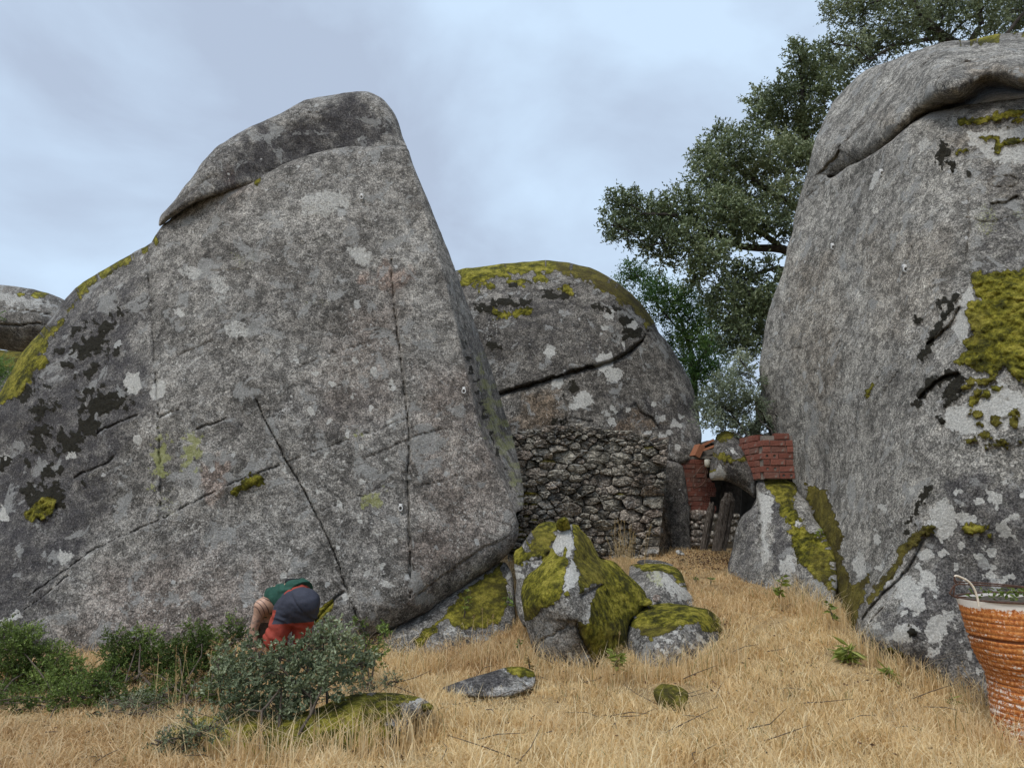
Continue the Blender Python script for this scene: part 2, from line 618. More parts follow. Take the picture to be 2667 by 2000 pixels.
# ------------------------------------------------------------------ ground
GC = [P(*q).tolist() for q in [
    (100, 1560, 6.45), (100, 1430, 9.1), (600, 1427, 8.7), (1050, 1400, 9.2), (960, 1440, 8.8), (1200, 1462, 8.2), (1400, 1455, 8.3),
    (1580, 1398, 9.0), (1500, 1330, 10.0), (1600, 1250, 11.5), (1540, 1200, 13.8), (1420, 1203, 13.9), (1250, 1208, 13.9), (1120, 1215, 13.6),
    (1790, 1300, 9.9), (1840, 1385, 8.6), (2100, 1520, 7.5), (1700, 1258, 10.9), (1300, 1560, 6.6), (1700, 1500, 7.3), (2000, 1480, 7.7)]]
GC += [(-9, 0, 0), (0, 0, 0), (9, 0, 0), (-6, 4.5, 0), (-2, 4.5, 0), (2, 4.5, 0), (6, 4.5, 0.0), (-12, 10, 0.2), (12, 9, 0.3), (-10, 20, 1.0), (0, 22, 1.25), (10, 22, 1.25), (12, 14, 0.9), (-8, 14, 0.6)]
_gf = tps([(x * 40, y * 40, zz) for x, y, zz in GC])


def ground_z(x, y):
    x = np.asarray(x, float); y = np.asarray(y, float)
    near = _gf(np.clip(x, -12, 12) * 40, np.clip(y, 0, 22) * 40)
    near = np.where(y < 0, near * np.clip(1 + y / 10, 0, 1), near)
    q = np.stack([x, y, 0 * x], -1).reshape(-1, 3)
    n = (0.035 * fbm(q * 1.1, 3) + 0.02 * fbm(q * 4.5 + 3, 3)).reshape(x.shape)
    return near + n


gx = np.concatenate([[-600, -250, -120, -60, -30, -18], np.arange(-12, 12.01, 0.08), [18, 30, 60, 120, 250, 600]])
gy = np.concatenate([[-400, -150, -60, -25, -10, -4, 0], np.arange(2.5, 18.01, 0.08), [20, 22, 30, 50, 90, 200, 500, 900]])
GX, GY = np.meshgrid(gx, gy)
GZ = ground_z(GX, GY)
idx = np.arange(GX.size).reshape(GX.shape)
gq = np.stack([idx[:-1, :-1].ravel(), idx[:-1, 1:].ravel(), idx[1:, 1:].ravel(), idx[1:, :-1].ravel()], -1)
t = NT('dry_soil')
gm = t.ramp(t.noise(2.2, 8, 0.65), [(0.3, (0.14, 0.1, 0.055)), (0.5, (0.35, 0.25, 0.13)), (0.7, (0.5, 0.37, 0.2))])
gm = t.mix(0.7, gm, t.ramp(t.noise(70, 4, 0.7), [(0.3, 0.4), (0.7, 1.5)]), 'MULTIPLY')
t.bsdf(gm, 0.95, t.bump(t.noise(45, 6, 0.7), 0.8, 0.03), 0.1)
M['soil'] = t.m
g = link('ground', mesh_np('ground', np.stack([GX.ravel(), GY.ravel(), GZ.ravel()], -1), quads=gq), M['soil'])
tag(g, 'straw coloured dry earth rising gently between the boulders', kind='structure')


def hit_ground(vx, vy, y0=3.5, y1=20):
    """where a sight line meets the ground"""
    ys = np.linspace(y0, y1, 400)
    p = P(np.full(400, vx), np.full(400, vy), ys)
    d = p[:, 2] - ground_z(p[:, 0], p[:, 1])
    k = np.argmax(d < 0)
    return Vector((p[k, 0], p[k, 1], float(ground_z(p[k:k + 1, 0], p[k:k + 1, 1])[0])))


# ------------------------------------------------------------------ the great slab boulder
main_outline = [(-430, 1180), (-230, 1020), (-70, 905), (-30, 868), (0, 847, .5), (45, 766, .5), (84, 721, .5), (140, 648, .5), (175, 613, .5), (245, 571, .45), (294, 543, .4), (326, 527, .25), (336, 508, .15), (350, 489, .12),
                (380, 463, .12), (430, 431, .1), (480, 411, .1), (530, 396, .1), (570, 379, .12), (620, 351, .16), (700, 326, .18), (760, 317, .16), (840, 316, .12), (879, 319, .08),
                (888, 345, .1), (902, 380, .1), (926, 437, .12), (951, 500, .12), (972, 552, .12), (988, 596, .15), (1006, 645, .2), (1034, 722, .2), (1062, 800, .2), (1086, 876, .2), (1106, 940, .2), (1121, 1000, .18),
                (1131, 1060, .14), (1129, 1098, .1), (1114, 1108, .08), (1121, 1132, .15), (1117, 1165, .25), (1098, 1196, .35), (1066, 1224, .45), (1020, 1256, .5), (965, 1292, .5), (925, 1322, .5), (870, 1348, .45), (812, 1372, .4),
                (770, 1400, .3), (740, 1450, .2), (640, 1520, .2), (300, 1560, .2), (-80, 1560, .2), (-430, 1540, .2)]
main_depth = [(-420, 1180, 11.6), (-420, 1500, 10.0), (-250, 1200, 10.6), (-60, 900, 11.2), (0, 870, 10.8), (150, 660, 11.2), (330, 540, 10.9), (600, 380, 10.7), (870, 330, 10.75), (880, 600, 10.3), (600, 700, 10.05), (330, 800, 10.1), (100, 950, 10.3), (-60, 1200, 10.0),
              (330, 1100, 9.7), (650, 1050, 9.6), (885, 1000, 9.8), (1040, 960, 10.05), (1100, 1130, 9.95), (650, 1300, 9.3), (885, 1250, 9.45), (1000, 1200, 9.65), (300, 1350, 9.35), (-60, 1400, 9.4), (300, 1550, 9.2), (650, 1500, 9.2), (-60, 1550, 9.3)]
crease = [(878, 319), (898, 400), (930, 500), (960, 600), (986, 705), (1014, 833), (1046, 960), (1088, 1045), (1113, 1106)]
dihedral = [(846, 320), (846, 500), (850, 640), (864, 760), (879, 880), (885, 990), (884, 1110), (886, 1340)]
main_cracks = [
    ([(846, 560), (848, 620), (856, 700), (864, 760), (877, 870), (885, 960), (881, 1020), (883, 1100), (886, 1200), (886, 1290)], 3.4, .16, .035, 30),
    ([(316, 545), (320, 600), (326, 680), (331, 740), (337, 830), (341, 900), (345, 990), (348, 1095)], 2.6, .10, -.02, 30),
    ([(548, 852), (560, 880), (582, 925), (600, 958), (612, 985), (640, 1030), (668, 1080), (690, 1125), (720, 1190), (748, 1270), (768, 1322), (790, 1365)], 3.0, .16, .02, 30),
    ([(60, 1288), (140, 1232), (200, 1190), (260, 1160), (320, 1135), (380, 1105), (440, 1075), (500, 1045), (550, 1025), (600, 1008)], 3.2, .12, -.06, 40),
    ([(0, 1345), (50, 1318), (90, 1290), (150, 1240)], 2.8, .08, -.04, 30),
    ([(160, 1032), (200, 1015), (232, 1000), (246, 985)], 4.5, .14, -.05, 30),
    ([(205, 938), (240, 922), (275, 905), (300, 897)], 4.5, .14, -.05, 30),
    ([(345, 902), (370, 892), (392, 884)], 4.0, .10, -.04, 20),
    ([(425, 928), (455, 918), (480, 910), (492, 900)], 4.0, .12, -.04, 25),
    ([(560, 1020), (610, 1003), (660, 983), (700, 968), (760, 948), (820, 928), (880, 902)], 2.4, .07, -.02, 30),
    ([(640, 796), (670, 783), (720, 762), (770, 748), (800, 735)], 2.4, .06, -.02, 30),
    ([(690, 1105), (740, 1085), (790, 1068), (850, 1036)], 2.4, .06, -.02, 30),
    ([(785, 990), (840, 968), (900, 940), (960, 925)], 2.2, .05, .01, 30),
    ([(345, 558), (352, 548)], 2.0, .03),
    ([(452, 582), (480, 586), (520, 580)], 2.4, .05), ([(380, 770), (420, 752), (460, 735)], 2.8, .06),
    ([(900, 1050), (950, 1040), (1000, 1025)], 2.2, .05), ([(895, 1290), (960, 1240), (1040, 1185), (1100, 1160)], 2.4, .05, .03, 40),
    ([(1000, 700), (1020, 800), (1060, 930), (1098, 1040)], 3.0, .08), ([(1024, 740), (1048, 840), (1085, 950), (1112, 1050)], 2.4, .06),
    ([(745, 1275), (720, 1300), (690, 1330), (665, 1360)], 4.5, .14, .04, 30),
    ([(420, 1330), (470, 1310), (500, 1300)], 2.0, .04),
]
main_paint = {
    'moss': ([('p', z('D3', [(1073, 20), (1073, 190), (960, 330), (860, 520), (760, 690), (600, 850), (500, 1000), (620, 1080), (480, 1190), (420, 1330), (230, 1500), (60, 1640), (-60, 1640), (-60, 1400), (150, 1200), (330, 980), (480, 790), (720, 600), (880, 400), (1010, 230)])),
              ('l', [(300, 545), (250, 575), (205, 600), (178, 622)], 9), ('l', [(327, 530), (290, 550)], 10),
              ('l', z('Z1', [(1450, 1500), (1530, 1440), (1600, 1420)]), 11), ('e', 90, 1100, 36, 18, -35), ('l', z('B2', [(710, 560), (790, 490), (850, 410), (870, 390)]), 7),
              ('l', [(566, 392), (550, 398)], 4), ('l', [(1112, 965), (1128, 1040), (1126, 1080)], 5)], 7, 10, 22),
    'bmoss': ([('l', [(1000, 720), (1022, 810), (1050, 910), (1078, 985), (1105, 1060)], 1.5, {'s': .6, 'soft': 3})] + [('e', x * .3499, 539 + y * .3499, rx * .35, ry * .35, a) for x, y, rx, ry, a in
               [(640, 470, 60, 40, -30), (740, 400, 25, 20, 0), (550, 600, 110, 50, -30), (560, 740, 60, 25, -20), (690, 640, 40, 20, 0), (640, 950, 150, 60, -15), (560, 1080, 70, 60, 0), (250, 980, 60, 40, -30), (350, 960, 30, 30, 0),
                (260, 1120, 60, 50, 20), (440, 1190, 90, 50, -30), (240, 1200, 40, 50, 0), (320, 1380, 60, 40, -20), (180, 1500, 40, 60, 30), (280, 1560, 130, 90, -20), (150, 880, 90, 40, -20), (20, 1330, 40, 25, 0), (380, 620, 30, 15, 0),
                (480, 500, 30, 15, -30), (420, 710, 20, 12, 0), (580, 860, 40, 14, -10), (500, 920, 40, 20, 0), (370, 1140, 30, 15, 0), (160, 1300, 30, 20, 0), (520, 1450, 20, 15, 0), (360, 1450, 30, 15, 0)]], 6, 16, 14),
    'dark': ([('p', [(-80, 820), (150, 620), (330, 560), (320, 900), (260, 1020), (230, 1200), (120, 1290), (-80, 1500)], {'s': .75}), ('p', [(450, 900), (860, 780), (870, 1000), (640, 1000), (860, 1040), (860, 1240), (760, 1230), (690, 1100), (600, 1020)], {'s': .4}),
              ('p', [(340, 1140), (600, 1030), (640, 1100), (560, 1200), (360, 1250)], {'s': .42}), ('p', [(-80, 1280), (60, 1300), (100, 1420), (-80, 1500)], {'s': .7}), ('p', [(960, 610), (992, 705), (1022, 833), (1052, 955), (1094, 1050), (1130, 1085), (1125, 1000), (1086, 876), (1034, 722), (990, 600)], {'s': .5, 'soft': 10})], 60, 60, 120),  # last patch puts the shade of the right facet into its colour
    'warm': ([('p', [(150, 1260), (400, 1190), (620, 1230), (600, 1400), (150, 1420)], {'s': .4}), ('p', [(900, 800), (1010, 800), (1100, 1090), (1100, 1180), (900, 1300)], {'s': .38}), ('e', 830, 602, 26, 14, -10, {'soft': 8}), ('e', 460, 1030, 20, 26, 0, {'soft': 12, 's': .8}),
              ('e', 500, 378, 12, 18, 0), ('p', [(680, 760), (850, 640), (870, 900), (700, 900)], {'s': .3})], 50, 40, 80),
    'pale': ([('e', *z('Z1', [(820, 820)])[0], 17, 24, -20), ('e', *z('Z1', [(970, 880)])[0], 16, 26, 20), ('e', *z('Z1', [(1180, 140)])[0], 26, 14, 20, {'s': .55}), ('e', *z('Z1', [(1360, 220)])[0], 22, 20, 0, {'s': .55}), ('e', *z('Z1', [(1350, 310)])[0], 14, 18, 0, {'s': .5}),
              ('e', *z('Z1', [(1110, 390)])[0], 10, 8, 0), ('e', *z('Z1', [(1460, 490)])[0], 26, 22, 0, {'s': .55}), ('e', *z('Z1', [(845, 1175)])[0], 8, 9, 0), ('e', *z('Z1', [(445, 1270)])[0], 9, 9, 0), ('e', *z('Z1', [(1035, 1010)])[0], 8, 7, 0), ('e', *z('Z1', [(30, 1290)])[0], 14, 9, 0),
              ('e', *z('Z1', [(20, 1640)])[0], 10, 16, 0), ('e', 782, 556, 22, 24, -30, {'s': .6}), ('e', 700, 440, 60, 30, -10, {'s': .55}), ('e', 770, 546, 20, 16, 0, {'s': .55}),
              ('e', *z('B1', [(410, 240)])[0], 18, 18, 0, {'s': .6}), ('e', *z('B1', [(550, 245)])[0], 15, 10, 0, {'s': .6}), ('e', *z('B1', [(467, 85)])[0], 8, 6, 0), ('l', z('B1', [(0, 670), (60, 640), (110, 610)]), 6), ('l', z('D3', [(0, 1530), (60, 1490), (140, 1430)]), 6),
              ('e', *z('B2', [(980, 345)])[0], 12, 8, 20), ('e', *z('B2', [(1180, 140)])[0], 7, 7, 0), ('e', *z('B2', [(1310, 70)])[0], 5, 6, 0), ('e', *z('B2', [(470, 165)])[0], 6, 5, 0), ('e', *z('B2', [(1350, 240)])[0], 16, 10, 30, {'s': .7})]
             + [('e', 600 + (i * 73 % 260), 760 + (i * 131 % 420), 3 + (i * 7 % 5), 3 + (i * 5 % 4), i * 37, {'s': .9}) for i in range(46)], 5, 8, 16),
    'yel': ([('e', 345, 985, 18, 50, 5), ('e', 415, 975, 20, 40, 15), ('e', 365, 1090, 25, 40, 0, {'s': .5}), ('e', 805, 1080, 20, 14, -30), ('e', 700, 650, 25, 12, 0, {'s': .5}), ('e', 520, 560, 30, 20, 0, {'s': .5}), ('e', 770, 943, 6, 5, 0), ('p', [(1046, 930), (1085, 1000), (1120, 1090), (1128, 1060), (1105, 960), (1060, 830), (1030, 760)], {'s': .75})], 16, 22, 18),
}
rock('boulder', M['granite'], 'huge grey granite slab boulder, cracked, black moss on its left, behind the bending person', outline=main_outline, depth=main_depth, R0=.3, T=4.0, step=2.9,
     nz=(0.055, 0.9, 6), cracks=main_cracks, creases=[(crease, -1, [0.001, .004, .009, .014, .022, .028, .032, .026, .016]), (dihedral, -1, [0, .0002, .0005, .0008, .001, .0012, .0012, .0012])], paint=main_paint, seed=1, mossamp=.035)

# cap slab lying on it
cap_outline = [(345, 489), (347, 466), (362, 451), (384, 425), (400, 400), (416, 384), (440, 346), (480, 310), (530, 280), (570, 262), (620, 238), (660, 216), (700, 209), (750, 200), (790, 198), (822, 211), (846, 236), (861, 265), (870, 298), (879, 321, .1),
               (860, 335, .1), (760, 335, .1), (690, 345, .1), (620, 371, .1), (572, 394, .1), (530, 404, .12), (480, 417, .14), (432, 434, .16), (385, 461, .18)]
rock('boulder', M['granite'], 'long grey granite slab resting on top of the huge boulder like a cap', outline=cap_outline, depth=[(340, 480, 10.8), (480, 400, 10.66), (620, 300, 10.95), (760, 230, 11.15), (860, 290, 11.2), (760, 330, 11.12), (640, 345, 11.0), (540, 390, 10.75), (430, 440, 10.6)], R0=.3, T=1.6, step=2.6,
     nz=(0.05, 1.2, 6), paint={'dark': ([('p', [(560, 280), (760, 200), (870, 300), (740, 325), (560, 390), (440, 440)], {'s': .85}), ('p', [(345, 500), (340, 460), (480, 300), (560, 280), (480, 410)], {'s': .5})], 30, 40, 80), 'warm': ([('e', 610, 455 - 75, 12, 22, 0), ('e', 500, 380, 12, 16, 0)], 8, 8, 14)}, seed=3,
     cracks=[([(385, 440), (430, 400), (470, 370)], 3, .05), ([(640, 250), (700, 240), (760, 215)], 3, .03), ([(560, 380), (660, 340), (760, 320)], 3, .03)])

# low bedrock under the slab's right corner
base_outline = [(735, 1520), (770, 1440), (800, 1392), (850, 1352), (905, 1322), (960, 1282), (1010, 1250), (1060, 1218), (1092, 1215), (1108, 1250), (1112, 1310), (1112, 1370), (1080, 1430), (1000, 1480), (860, 1540)]
rock('boulder', M['granite_small'], 'low pale rock half covered in green moss under the undercut of the huge slab', outline=base_outline, depth=[(760, 1500, 9.1), (900, 1320, 9.75), (1060, 1215, 10.2), (1110, 1370, 9.4), (960, 1470, 8.9), (860, 1420, 9.2)], R0=.18, T=1.2, step=2.6, nz=(0.05, 1.6, 5), facets=(9, .0012, 3),
     paint={'moss': ([('p', z('Z3', [(230, 740), (330, 610), (470, 500), (600, 400), (640, 520), (640, 640), (590, 760), (420, 810), (330, 790), (280, 750)])), ('p', z('Z3', [(75, 860), (130, 800), (215, 750), (200, 820), (120, 900), (80, 905)]))], 6, 8, 20),
            'mbrown': ([('p', z('Z3', [(450, 480), (600, 400), (640, 640), (590, 760), (420, 810), (300, 760)]), {'s': .45})], 20, 20, 30), 'dark': ([('p', z('Z3', [(-100, 1000), (60, 760), (300, 560), (640, 380), (700, 800), (300, 1000)]), {'s': .5})], 20, 20, 30),
            'pale': ([('p', z('Z3', [(-30, 900), (120, 700), (230, 760), (100, 960), (-40, 1000)]), {'s': .42}), ('p', z('Z3', [(220, 760), (320, 760), (420, 850), (300, 880), (230, 830)]), {'s': .5}), ('l', z('Z3', [(640, 380), (660, 480)]), 10, {'s': .8})], 10, 14, 20)}, seed=5)

# dome boulder behind the wall
mid_outline = [(940, 640), (985, 586), (1050, 575), (1120, 567), (1180, 563), (1235, 569), (1290, 585), (1340, 615), (1382, 652), (1410, 690), (1423, 718), (1440, 736), (1453, 757), (1470, 785), (1490, 820), (1500, 850), (1506, 900), (1515, 932, .35), (1513, 972, .3), (1498, 992, .25), (1468, 1004, .2), (1446, 1001, .2), (1440, 1030, .1), (1430, 1120, .1), (940, 1120)]
rock('boulder', M['granite_far'], 'domed brownish grey boulder with yellow moss on its crown, rising behind the dry stone wall', outline=mid_outline,
     depth=[(940, 600, 16.6), (1180, 565, 16.6), (1380, 650, 16.2), (1500, 850, 15.9), (1510, 960, 15.5), (1440, 1100, 14.9), (1000, 1100, 14.9), (1100, 830, 15.2), (1300, 760, 15.3), (1250, 900, 14.9), (1120, 660, 15.7), (1300, 660, 15.7)], R0=.7, T=3.5, step=2.6, nz=(0.08, .7, 6),
     cracks=[([(1040, 862), (1076, 852), (1110, 842), (1150, 829), (1190, 818), (1230, 805), (1290, 790), (1335, 775), (1362, 758), (1388, 733), (1400, 715)], 5.5, .5, .14, 26), ([(1222, 822), (1218, 850), (1226, 885), (1222, 915), (1205, 925)], 3.0, .12, .03, 30), ([(1372, 868), (1385, 890), (1410, 905), (1427, 930)], 3, .1, .05, 25),
             ([(1405, 716), (1430, 722), (1450, 730)], 3, .12), ([(1180, 930), (1230, 905), (1280, 912)], 3, .08)],
     paint={'moss': ([('p', z('M4', [(95, 150), (330, 110), (700, 80), (830, 110), (760, 170), (560, 190), (330, 210), (140, 255)])), ('l', z('M4', [(470, 240), (600, 225), (740, 205)]), 6), ('e', *z('M4', [(320, 255)])[0], 18, 5, 0), ('l', z('M4', [(380, 460), (490, 470), (620, 435)]), 7), ('e', *z('M4', [(890, 290)])[0], 12, 10, 0),
                      ('p', z('M4', [(830, 110), (1000, 130), (1200, 210), (1400, 330), (1530, 470), (1560, 560), (1480, 540), (1350, 420), (1150, 290), (1000, 210), (820, 160)]), {'s': .8}), ('e', *z('M4', [(1190, 300)])[0], 12, 6, 30)], 5, 13, 18),
            'mbrown': ([('p', z('M4', [(830, 90), (1000, 120), (1200, 200), (1400, 320), (1560, 470), (1560, 600), (1350, 440), (1150, 300), (1000, 220), (820, 180)]), {'s': .95})], 20, 10, 30),
            'bmoss': ([('e', *z('M4', [(x, y)])[0], rx, ry, 0) for x, y, rx, ry in [(480, 380, 26, 8), (330, 420, 22, 12), (560, 400, 18, 8), (780, 330, 16, 8), (900, 300, 14, 16), (1370, 600, 26, 12), (1340, 520, 14, 12), (360, 680, 14, 8), (1120, 420, 10, 8), (520, 250, 12, 5), (850, 1230, 16, 8), (950, 1000, 8, 14), (1250, 430, 12, 7)]], 5, 12, 12),
            'dark': ([('p', [(990, 620), (1380, 620), (1420, 700), (1340, 780), (1080, 850), (1000, 800)], {'s': .45}), ('p', [(1300, 850), (1510, 850), (1515, 1000), (1440, 1000), (1300, 940)], {'s': .5})], 40, 40, 70),
            'warm': ([('p', z('M4', [(1250, 1260), (1420, 1150), (1560, 1240), (1480, 1300), (1250, 1310)])), ('p', z('M4', [(620, 1060), (850, 1010), (880, 1180), (750, 1300), (500, 1300)]), {'s': .6})], 16, 18, 30),
            'pale': ([('e', *z('M4', [(x, y)])[0], r_, r_ * .9, 0, {'s': s_}) for x, y, r_, s_ in [(1020, 1080, 22, .62), (960, 1120, 14, .6), (1190, 1185, 9, 1), (1235, 1150, 8, 1), (1225, 1240, 9, .9), (1530, 1108, 5, 1), (1345, 1150, 4, 1), (1600, 1220, 8, 1), (1730, 1210, 6, 1), (1680, 1260, 12, .8), (1700, 1430, 7, 1), (1600, 1350, 10, .8), (1640, 1330, 9, .8), (1490, 1330, 8, .8), (1210, 470, 12, .9), (1180, 800, 22, .7), (1150, 840, 14, .8), (1310, 670, 6, 1), (780, 730, 16, .7), (840, 960, 14, .7), (1240, 900, 20, .6), (1360, 550, 14, .8), (1180, 560, 8, .8)]], 4, 7, 12),
            'yel': ([('p', z('M4', [(95, 150), (330, 110), (700, 80), (830, 110), (760, 170), (560, 190), (330, 210), (140, 255)]), {'s': .4})], 5, 10, 18)}, seed=7, mossamp=.04)

# standing granite post of the doorway
rock('granite_pillar', M['granite_far'], 'upright grey granite door slab at the right end of the dry stone wall', 'stone slab', outline=[(1424, 1000), (1445, 996), (1470, 1002), (1480, 1030), (1488, 1094), (1490, 1150), (1487, 1215), (1415, 1222), (1418, 1120)],
     depth=[(1430, 1000, 14.7), (1485, 1000, 14.9), (1450, 1200, 14.5)], R0=.12, T=.5, step=2.2, nz=(.03, 2, 5), cracks=[([(1424, 1085), (1432, 1120), (1443, 1155), (1448, 1190), (1451, 1215)], 2.6, .12)], paint={'warm': ([('p', [(1424, 1040), (1440, 1130), (1445, 1220), (1410, 1220)], {'s': .9})], 10, 8, 14), 'dark': ([('p', [(1440, 1000), (1485, 1000), (1490, 1090), (1480, 1220), (1455, 1220)], {'s': .5})], 14, 12, 20)}, seed=9)

# far boulder at the left edge
rock('boulder', M['granite_far'], 'distant rounded grey boulder peeping over the left shoulder of the huge slab', outline=[(-330, 690), (-220, 640), (-100, 612), (0, 616), (60, 623), (110, 636), (145, 652), (190, 690), (170, 740), (110, 765), (40, 763, .9), (0, 754, .9), (-150, 750, .9), (-300, 760, .9)],
     depth=[(-310, 720, 27), (-150, 650, 27), (0, 615, 27), (150, 650, 27), (0, 690, 25.6), (100, 690, 25.8), (0, 755, 26.5), (150, 760, 26.6)], R0=1.2, T=4, step=2.6, nz=(.14, .45, 6), cracks=[([(-20, 695), (10, 702), (50, 703), (90, 698)], 3, .25), ([(20, 668), (60, 672), (110, 680)], 2.4, .2)],
     paint={'moss': ([('e', 75, 640, 14, 5, 8), ('e', 48, 636, 10, 4, 0)], 4, 6, 10), 'pale': ([('e', 40, 650, 90, 18, 6, {'s': .5})], 10, 16, 16), 'dark': ([('p', [(-150, 690), (140, 690), (150, 770), (-150, 770)], {'s': .5})], 20, 20, 30)}, seed=11)
rock('boulder', M['granite_far'], 'low mossy rock at the left edge beneath the distant rounded boulder', outline=[(-400, 820), (-250, 762), (-40, 752), (10, 757), (60, 763), (110, 780), (100, 850), (60, 1000), (0, 1120), (-400, 1120)], depth=[(-380, 830, 24.8), (-380, 1100, 22), (-100, 780, 24.5), (60, 763, 24.5), (0, 900, 23), (100, 850, 23.5)], R0=.8, T=2, step=3, nz=(.12, .6, 5),
     paint={'moss': ([('p', [(-120, 760), (60, 755), (60, 800), (-100, 830)], {'s': .7})], 8, 14, 14), 'mbrown': ([('p', [(-120, 740), (80, 740), (60, 830), (-100, 830)], {'s': .3})], 8, 14, 14)}, seed=12)

# ------------------------------------------------------------------ right-hand boulders
rb_outline = [(1640, 792), (1645, 760), (1656, 690), (1671, 640), (1690, 592), (1697, 558), (1702, 530), (1711, 508), (1714, 480), (1726, 430), (1742, 380), (1757, 330, .3), (1790, 385, .05), (1830, 362, .05), (1870, 342, .05), (1925, 306, .08), (1965, 270, .15), (2010, 245, .15), (2080, 229, .15), (2150, 219, .15), (2212, 212, .15), (2330, 198, .15),
              (2460, 300), (2520, 700), (2520, 1200), (2460, 1640), (2212, 1640, .2), (2100, 1560, .2), (2040, 1500, .25), (1985, 1464, .3), (1930, 1442, .35), (1880, 1412, .35), (1850, 1388, .35), (1830, 1340, .4), (1803, 1290, .4), (1786, 1250, .4), (1762, 1180, .4), (1730, 1110, .2), (1700, 1050, .15), (1676, 990, .15), (1660, 930, .15), (1646, 850, .15)]
ridge = [(1965, 270), (2090, 320), (2098, 420), (2082, 572), (2062, 660), (2030, 870), (2012, 1060), (2005, 1134), (1948, 1217), (1882, 1299), (1845, 1374), (1880, 1440)]
rb_depth = [(1650, 790, 12.9), (1700, 540, 12.7), (1760, 330, 12.6), (1860, 330, 10.9), (1965, 275, 9.8), (2090, 250, 9.25), (2212, 222, 8.95), (2420, 230, 8.8), (2090, 420, 8.75), (2080, 572, 8.45), (2030, 870, 8.2), (2010, 1060, 8.1), (1950, 1217, 8.25), (1870, 1320, 8.5), (1850, 1390, 8.5), (2000, 1460, 7.75), (2212, 1580, 7.0), (2440, 1600, 6.5),
            (2212, 600, 8.0), (2440, 700, 7.5), (2212, 850, 7.55), (2212, 1150, 7.3), (2100, 1250, 7.7), (2440, 1150, 6.8), (1660, 900, 12.95), (1700, 1000, 12.55), (1735, 1060, 11.9), (1762, 1180, 10.9), (1800, 1290, 9.75), (1850, 900, 10.05), (1850, 700, 10.3), (1900, 500, 10.0), (1880, 1080, 9.3)]
